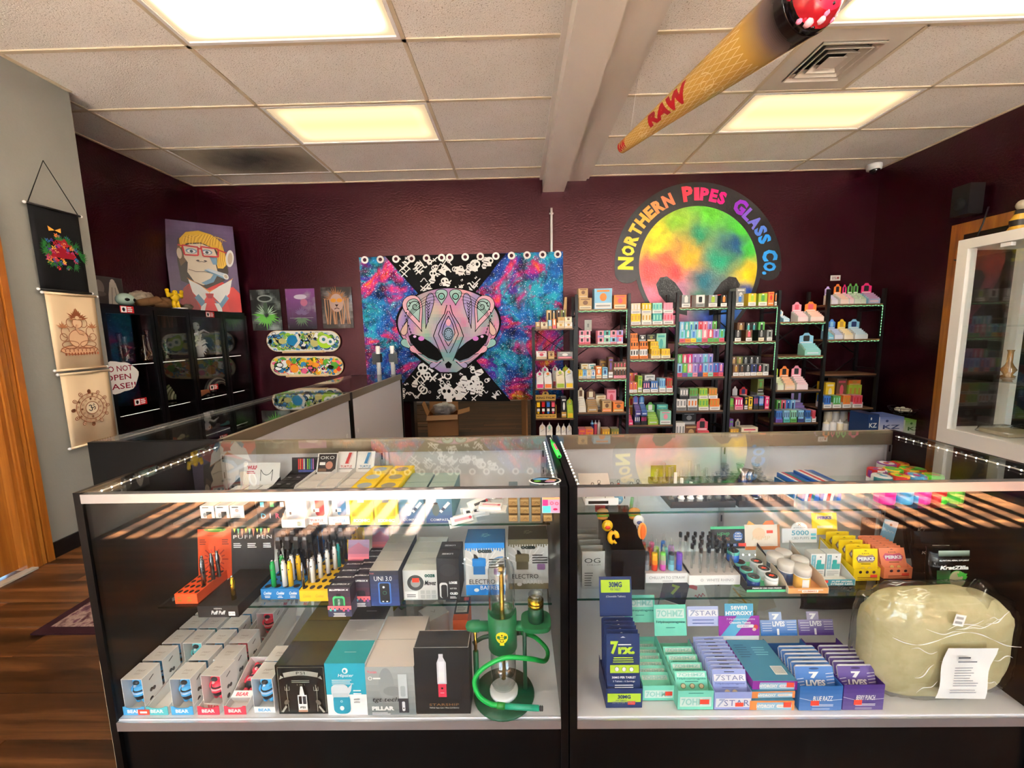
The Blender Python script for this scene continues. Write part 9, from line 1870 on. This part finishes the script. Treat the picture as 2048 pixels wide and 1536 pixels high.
def hd_pk(main): return lambda f,W_,H_: (f.rect(0,W_,0,H_,main),f.rect(W_*.2,W_*.82,H_*.3,H_*.42,mixc(main,WHITE,.5)),f.poly([(W_*.12,H_*.7),(W_*.2,H_*.98),(W_*.5,H_*.86),(W_*.8,H_*.98),(W_*.88,H_*.7)],mixc(main,WHITE,.3)),f.text('PERKS',W_*.5,H_*.78,H_*.14,C(90,70,150),W_*.56,bold=.06))
pack_display('pill_display','yellow pill pack display with an eared header',1706,1759,1162,1138,YW,YW,lip_pk(YW),5,d_pk(YW,C(90,60,140)),(-.3,.75,.075,.075,hd_pk(YW)),.15,pk_lab='yellow pill pack in the yellow display',lean=-.1,step=.028,pk_h=.098,zbase=U2)
OP = C(240,140,100)
pack_display('pill_display','salmon orange pill pack display fanned open',1767,1823,1158,1136,OP,C(206,110,70),lip_pk(OP),7,d_pk(OP,C(190,40,130)),None,.13,pk_lab='salmon orange pill pack in the fanned display',lean=-.32,step=.013,pk_h=.09,zbase=U2)
slant_card('pale blue hang card standing askew behind the salmon packs',1760,1140,1.33,.048,.135,(-.12,.3,0),C(150,200,226),lambda f,W_,H_: (f.rrect(W_*.4,W_*.6,H_*.86,H_*.92,.004,C(30,30,34)),f.line([(W_*(.15+.07*k),H_*(.72+.025*math.sin(k*1.9))) for k in range(11)],.0025,C(220,236,244)),[f.ell(W_*(.36+.28*i),H_*(.42-.12*j),.008,.009,C(130,190,190),14) for i in range(2) for j in range(2)]),U2,'hang_card')
slant_card('brown eared header card behind the yellow pill display',1728,1140,1.42,.05,.10,(-.1,.1,0),C(150,100,76),lambda f,W_,H_: (f.text('PERKS',W_*.6,H_*.8,.012,C(110,50,60),W_*.6,bold=.05),f.poly([(W_*.3,H_),(W_*.45,H_*.92),(W_*.2,H_*.92)],C(110,60,50))),U2,'header_sheet')
# ------------------------------------------------------------------ upper glass shelf of the second case
t = thing('charm_card','white card with clips and skull charms on the top shelf','card',(on_y(1170,1000,1.23).x,1.23,U1+E_)); W_ = .105
MB().box(0,W_,0,.16,0,.003,WHITE).build('card_base','card',t); MB().box(0,W_,0,.003,.003,.022,WHITE).build('card_front','card',t); b = MB(); f = front_face(b,0,0,0); f.rect(W_*.1,W_*.7,.004,.014,BLACK); b.build('printed_face','card',t)
MB(Matrix.Translation((0,.09,.0)) @ Matrix.Rotation(-.9,4,'X')).box(0,W_,0,.002,0,.08,C(226,214,204)).build('backing_flap','card',t)
rr = random.Random(8)
for i in range(9):
    c_ = [C(70,66,62),C(60,56,54),C(214,70,40)][0 if i < 5 else 2 if i < 8 else 1]; px_ = 1172+13*i; Y = 1.27+.02*(i % 3); X = on_y(px_,950,Y).x; t = thing('charm_clip',f'{"orange" if 5 <= i < 8 else "bronze"} skull charm clip standing on the white card','clip',(X,Y,U1+.004),0,('orange' if 5 <= i < 8 else 'bronze')+' charm clips'); MB().tube([(0,0,0),(0,0,.034)],.0011,C(90,90,90),6).build('wire','metal',t); MB().ball((0,-.002,.028),.0085,c_,10,8,(1,.6,1.1)).build('charm','satin',t); MB().tube([(.0045*math.cos(k*.63),0,.043+.0055*math.sin(k*.63)) for k in range(11)],.0008,C(80,80,80),5).build('ring','metal',t)
def tray_dark(label,x0,x1,Y0,dep,h=.02): X = on_y(x0,1000,Y0).x; W_ = on_y(x1,1000,Y0).x-X; o = MB(); o.box(0,W_,0,.002,0,h,C(34,34,36)); o.box(0,W_,dep-.002,dep,0,h,C(34,34,36)); o.box(0,.002,.002,dep-.002,0,h,C(34,34,36)); o.box(W_-.002,W_,.002,dep-.002,0,h,C(34,34,36)); o.box(.002,W_-.002,.002,dep-.002,0,.002,C(40,40,42)); o.build('sorting_tray','satin',None,(X,Y0,U1+E_),None,label,'tray'); return X,W_
X,W_ = tray_dark('dark sorting tray full of clear glass stems on the top shelf',1342,1472,1.20,.22)
sp = []
for j in range(4):
    for i in range(7): sp.append((X+.012+(W_-.024)*i/6,1.225+.05*j))
for k,(x,y) in enumerate(sp):
    if k in (0,7): nmm,mm = 'white ceramic',None
    h = .05+.045*((k*5) % 7)/7; white = k in (1,2,3,8)
    t = thing('glass_adapter',f'{"frosted white" if white else "clear"} glass stem standing in the sorting tray','glass stem',(x,y,U1+E_*3.4+.002),0,('white' if white else 'clear')+' stems in the tray'); MB().lathe([(.0,0),(.0075,.0),(.0085,.01),(.0075,.03),(.0055,.036),(.005,h),(.0,h)],WHITE,10).build('tube','satin' if white else 'tint_clear',t); MB().lathe([(.0085,.014),(.011,.018),(.0085,.022)],WHITE,10).build('collar','satin' if white else 'tint_clear',t)
o = MB().box(0,.09,0,.002,0,.06,C(130,150,20)).build('olive_card','card',None,(on_y(1300,980,1.43).x,1.425,U1+E_),None,'olive yellow card standing behind the glass stems','card'); MB().tube([(.02,-.01,0),(.02,-.01,.05)],.005,WHITE,8).build('glass_tube','tint_clear',o); MB().tube([(.045,-.014,0),(.045,-.014,.04)],.005,WHITE,8).build('glass_tube','tint_clear',o)
X,W_ = tray_dark('dark sorting tray full of glass bowls on the top shelf',1478,1588,1.20,.22)
rr = random.Random(12)
for k in range(40):
    i,j = k % 8,k//8; x,y = X+W_*.2+(W_*.76)*i/7,1.235+.04*j; z = U1+E_*3+.002+(.03 if (k % 3 == 0 and j > 1) else 0)
    t = thing('glass_bowl','small clear glass bowl piece heaped in the tray','glass bowl',(x,y,z),0,'glass bowls in the tray'); MB().lathe([(.0,0),(.0065,.0),(.0065,.018),(.011,.026),(.0135,.038),(.012,.039),(.009,.028),(0,.024)],WHITE,10).build('bowl','tint_clear',t); MB().ball((.0135,0,.03),.0035,WHITE,6,5).build('handle','tint_clear',t)
for k,(px_,h,lab) in enumerate(((1486,.085,'tall chrome cup with flared rim beside the glass bowls'),(1503,.075,'chrome cup with flared rim behind the tall one'),(1512,.05,'short chrome cup beside the dark tray'),(1526,.04,'shortest chrome cup in front of the glass bowls'))):
    Y = 1.29 if k < 2 else 1.235; X2 = on_y(px_,960,Y).x; t = thing('chrome_cup',lab,'cup',(X2,Y+.02*(k % 2),U1+E_*3+.002)); MB().lathe([(0,0),(.013,0),(.013,h*.3),(.0115,h*.34),(.013,h*.38),(.013,h*.7),(.012,h*.76),(.018,h),(.0165,h),(.010,h*.76),(0,h*.7)],C(190,192,196),18).build('cup','metal',t); MB().lathe([(.0134,h*.42),(.0134,h*.6)],C(50,60,110),18).build('band','gloss',t)
# silicone jars
def puck(label,px_,Y,r_,h,cols,z=0,grp=None,sq=False):
    X2 = min(on_y(px_,960,Y).x,1.336); t = thing('silicone_jar',label,'silicone jar',(X2,Y,U1+E_+z),random.Random(px_).uniform(0,3),grp); b = MB(); n = 24; vs = []; pr_ = [(0,0),(r_*.95,0),(r_,h*.1),(r_,h*.55),(r_*.97,h*.58),(r_*1.02,h*.6),(r_*1.02,h*.95),(r_*.97,h),(0,h)]; b.lathe(pr_,WHITE,n)
    for fi,f_ in enumerate(b.f):
        p = Vector(b.v[f_[0]]); b.c[fi] = cols[int((MN.noise(p*22+Vector((px_,0,0)))+1)*2.2) % len(cols)]
    k = sum(1 for f_ in b.f); b.build('jar_body','satin',t); b = MB(); f = top_face(b,0,0,h); f.ell(0,0,r_*.8,r_*.8,cols[1],20); f.ell(-r_*.2,r_*.1,r_*.4,r_*.3,cols[0],14); f.ell(r_*.3,-r_*.2,r_*.3,r_*.22,cols[-1],12); b.build('lid_swirl','satin',t)
def block(label,x0,x1,Y,h,cols,dep=.12):
    X2 = on_y(x0,975,Y).x; W2 = on_y(x1,975,Y).x-X2; t = thing('silicone_block',label,'silicone jar',(X2,Y,U1+E_)); b = MB(); b.box(0,W2,0,dep,0,h,cols[0]); b.build('block_body','satin',t); b = MB()
    f = top_face(b,0,0,h)
    for i,c_ in enumerate(cols[1:]): u = .16+.8*i/len(cols); f.poly([(W2*u,0),(W2*(u+.16),0),(W2*(u+.06),dep),(W2*(u-.1),dep)],c_)
    f = front_face(b,0,0,0)
    for i,c_ in enumerate(cols[1:]): u = .16+.8*i/len(cols); f.poly([(W2*u,h),(W2*(u+.16),h),(W2*(u+.2),h*.5),(W2*(u+.12),0),(W2*(u-.02),0),(W2*(u+.04),h*.5)][::-1],c_)
    b.build('swirl_stripes','satin',t)
BLs,RDs,WHs,TEs = C(20,100,190),C(214,40,40),WHITE,C(20,130,130)
block('blue red and white striped silicone block on the top shelf',1606,1640,1.24,.048,[BLs,WHs,RDs,TEs],.13); block('teal and white striped silicone block beside the glass bowls',1588,1604,1.26,.036,[C(20,110,170),WHs,TEs],.1); block('wide blue silicone block with red stripes on the top shelf',1642,1684,1.24,.055,[BLs,WHs,RDs,WHs,C(110,130,170)],.13)
NG,HP,SB,YO,PR = C(60,210,50),C(240,50,160),C(80,170,220),C(240,200,50),C(150,60,160)
pk = [('hot pink',1772,1.225,[HP,HP,C(244,110,190)]),('sky blue',1807,1.225,[SB,C(120,190,230),SB]),('pink and blue',1842,1.225,[HP,SB,HP]),('red and green',1876,1.225,[RDs,NG,RDs]),('neon green',1910,1.225,[NG,NG,C(120,230,90)]),
      ('blue white',1763,1.285,[SB,WHs,TEs]),('green and yellow',1797,1.285,[NG,YO,RDs]),('pink swirl',1831,1.285,[HP,SB,WHs]),('red and lime',1865,1.285,[RDs,NG,YO]),
      ('purple red',1752,1.345,[PR,RDs,WHs]),('mint',1784,1.345,[C(130,200,130),NG,YO]),('orange lime',1816,1.345,[C(236,110,50),NG,YO]),('lime rim',1848,1.345,[NG,C(150,210,120),RDs]),('red rim',1770,1.405,[RDs,WHs,PR]),('gold',1802,1.405,[YO,RDs,NG])]
for nm,px_,Y,cs_ in pk: puck(f'{nm} silicone jar in the colourful cluster',px_,Y,.0262,.046 if Y < 1.26 else .064,cs_)
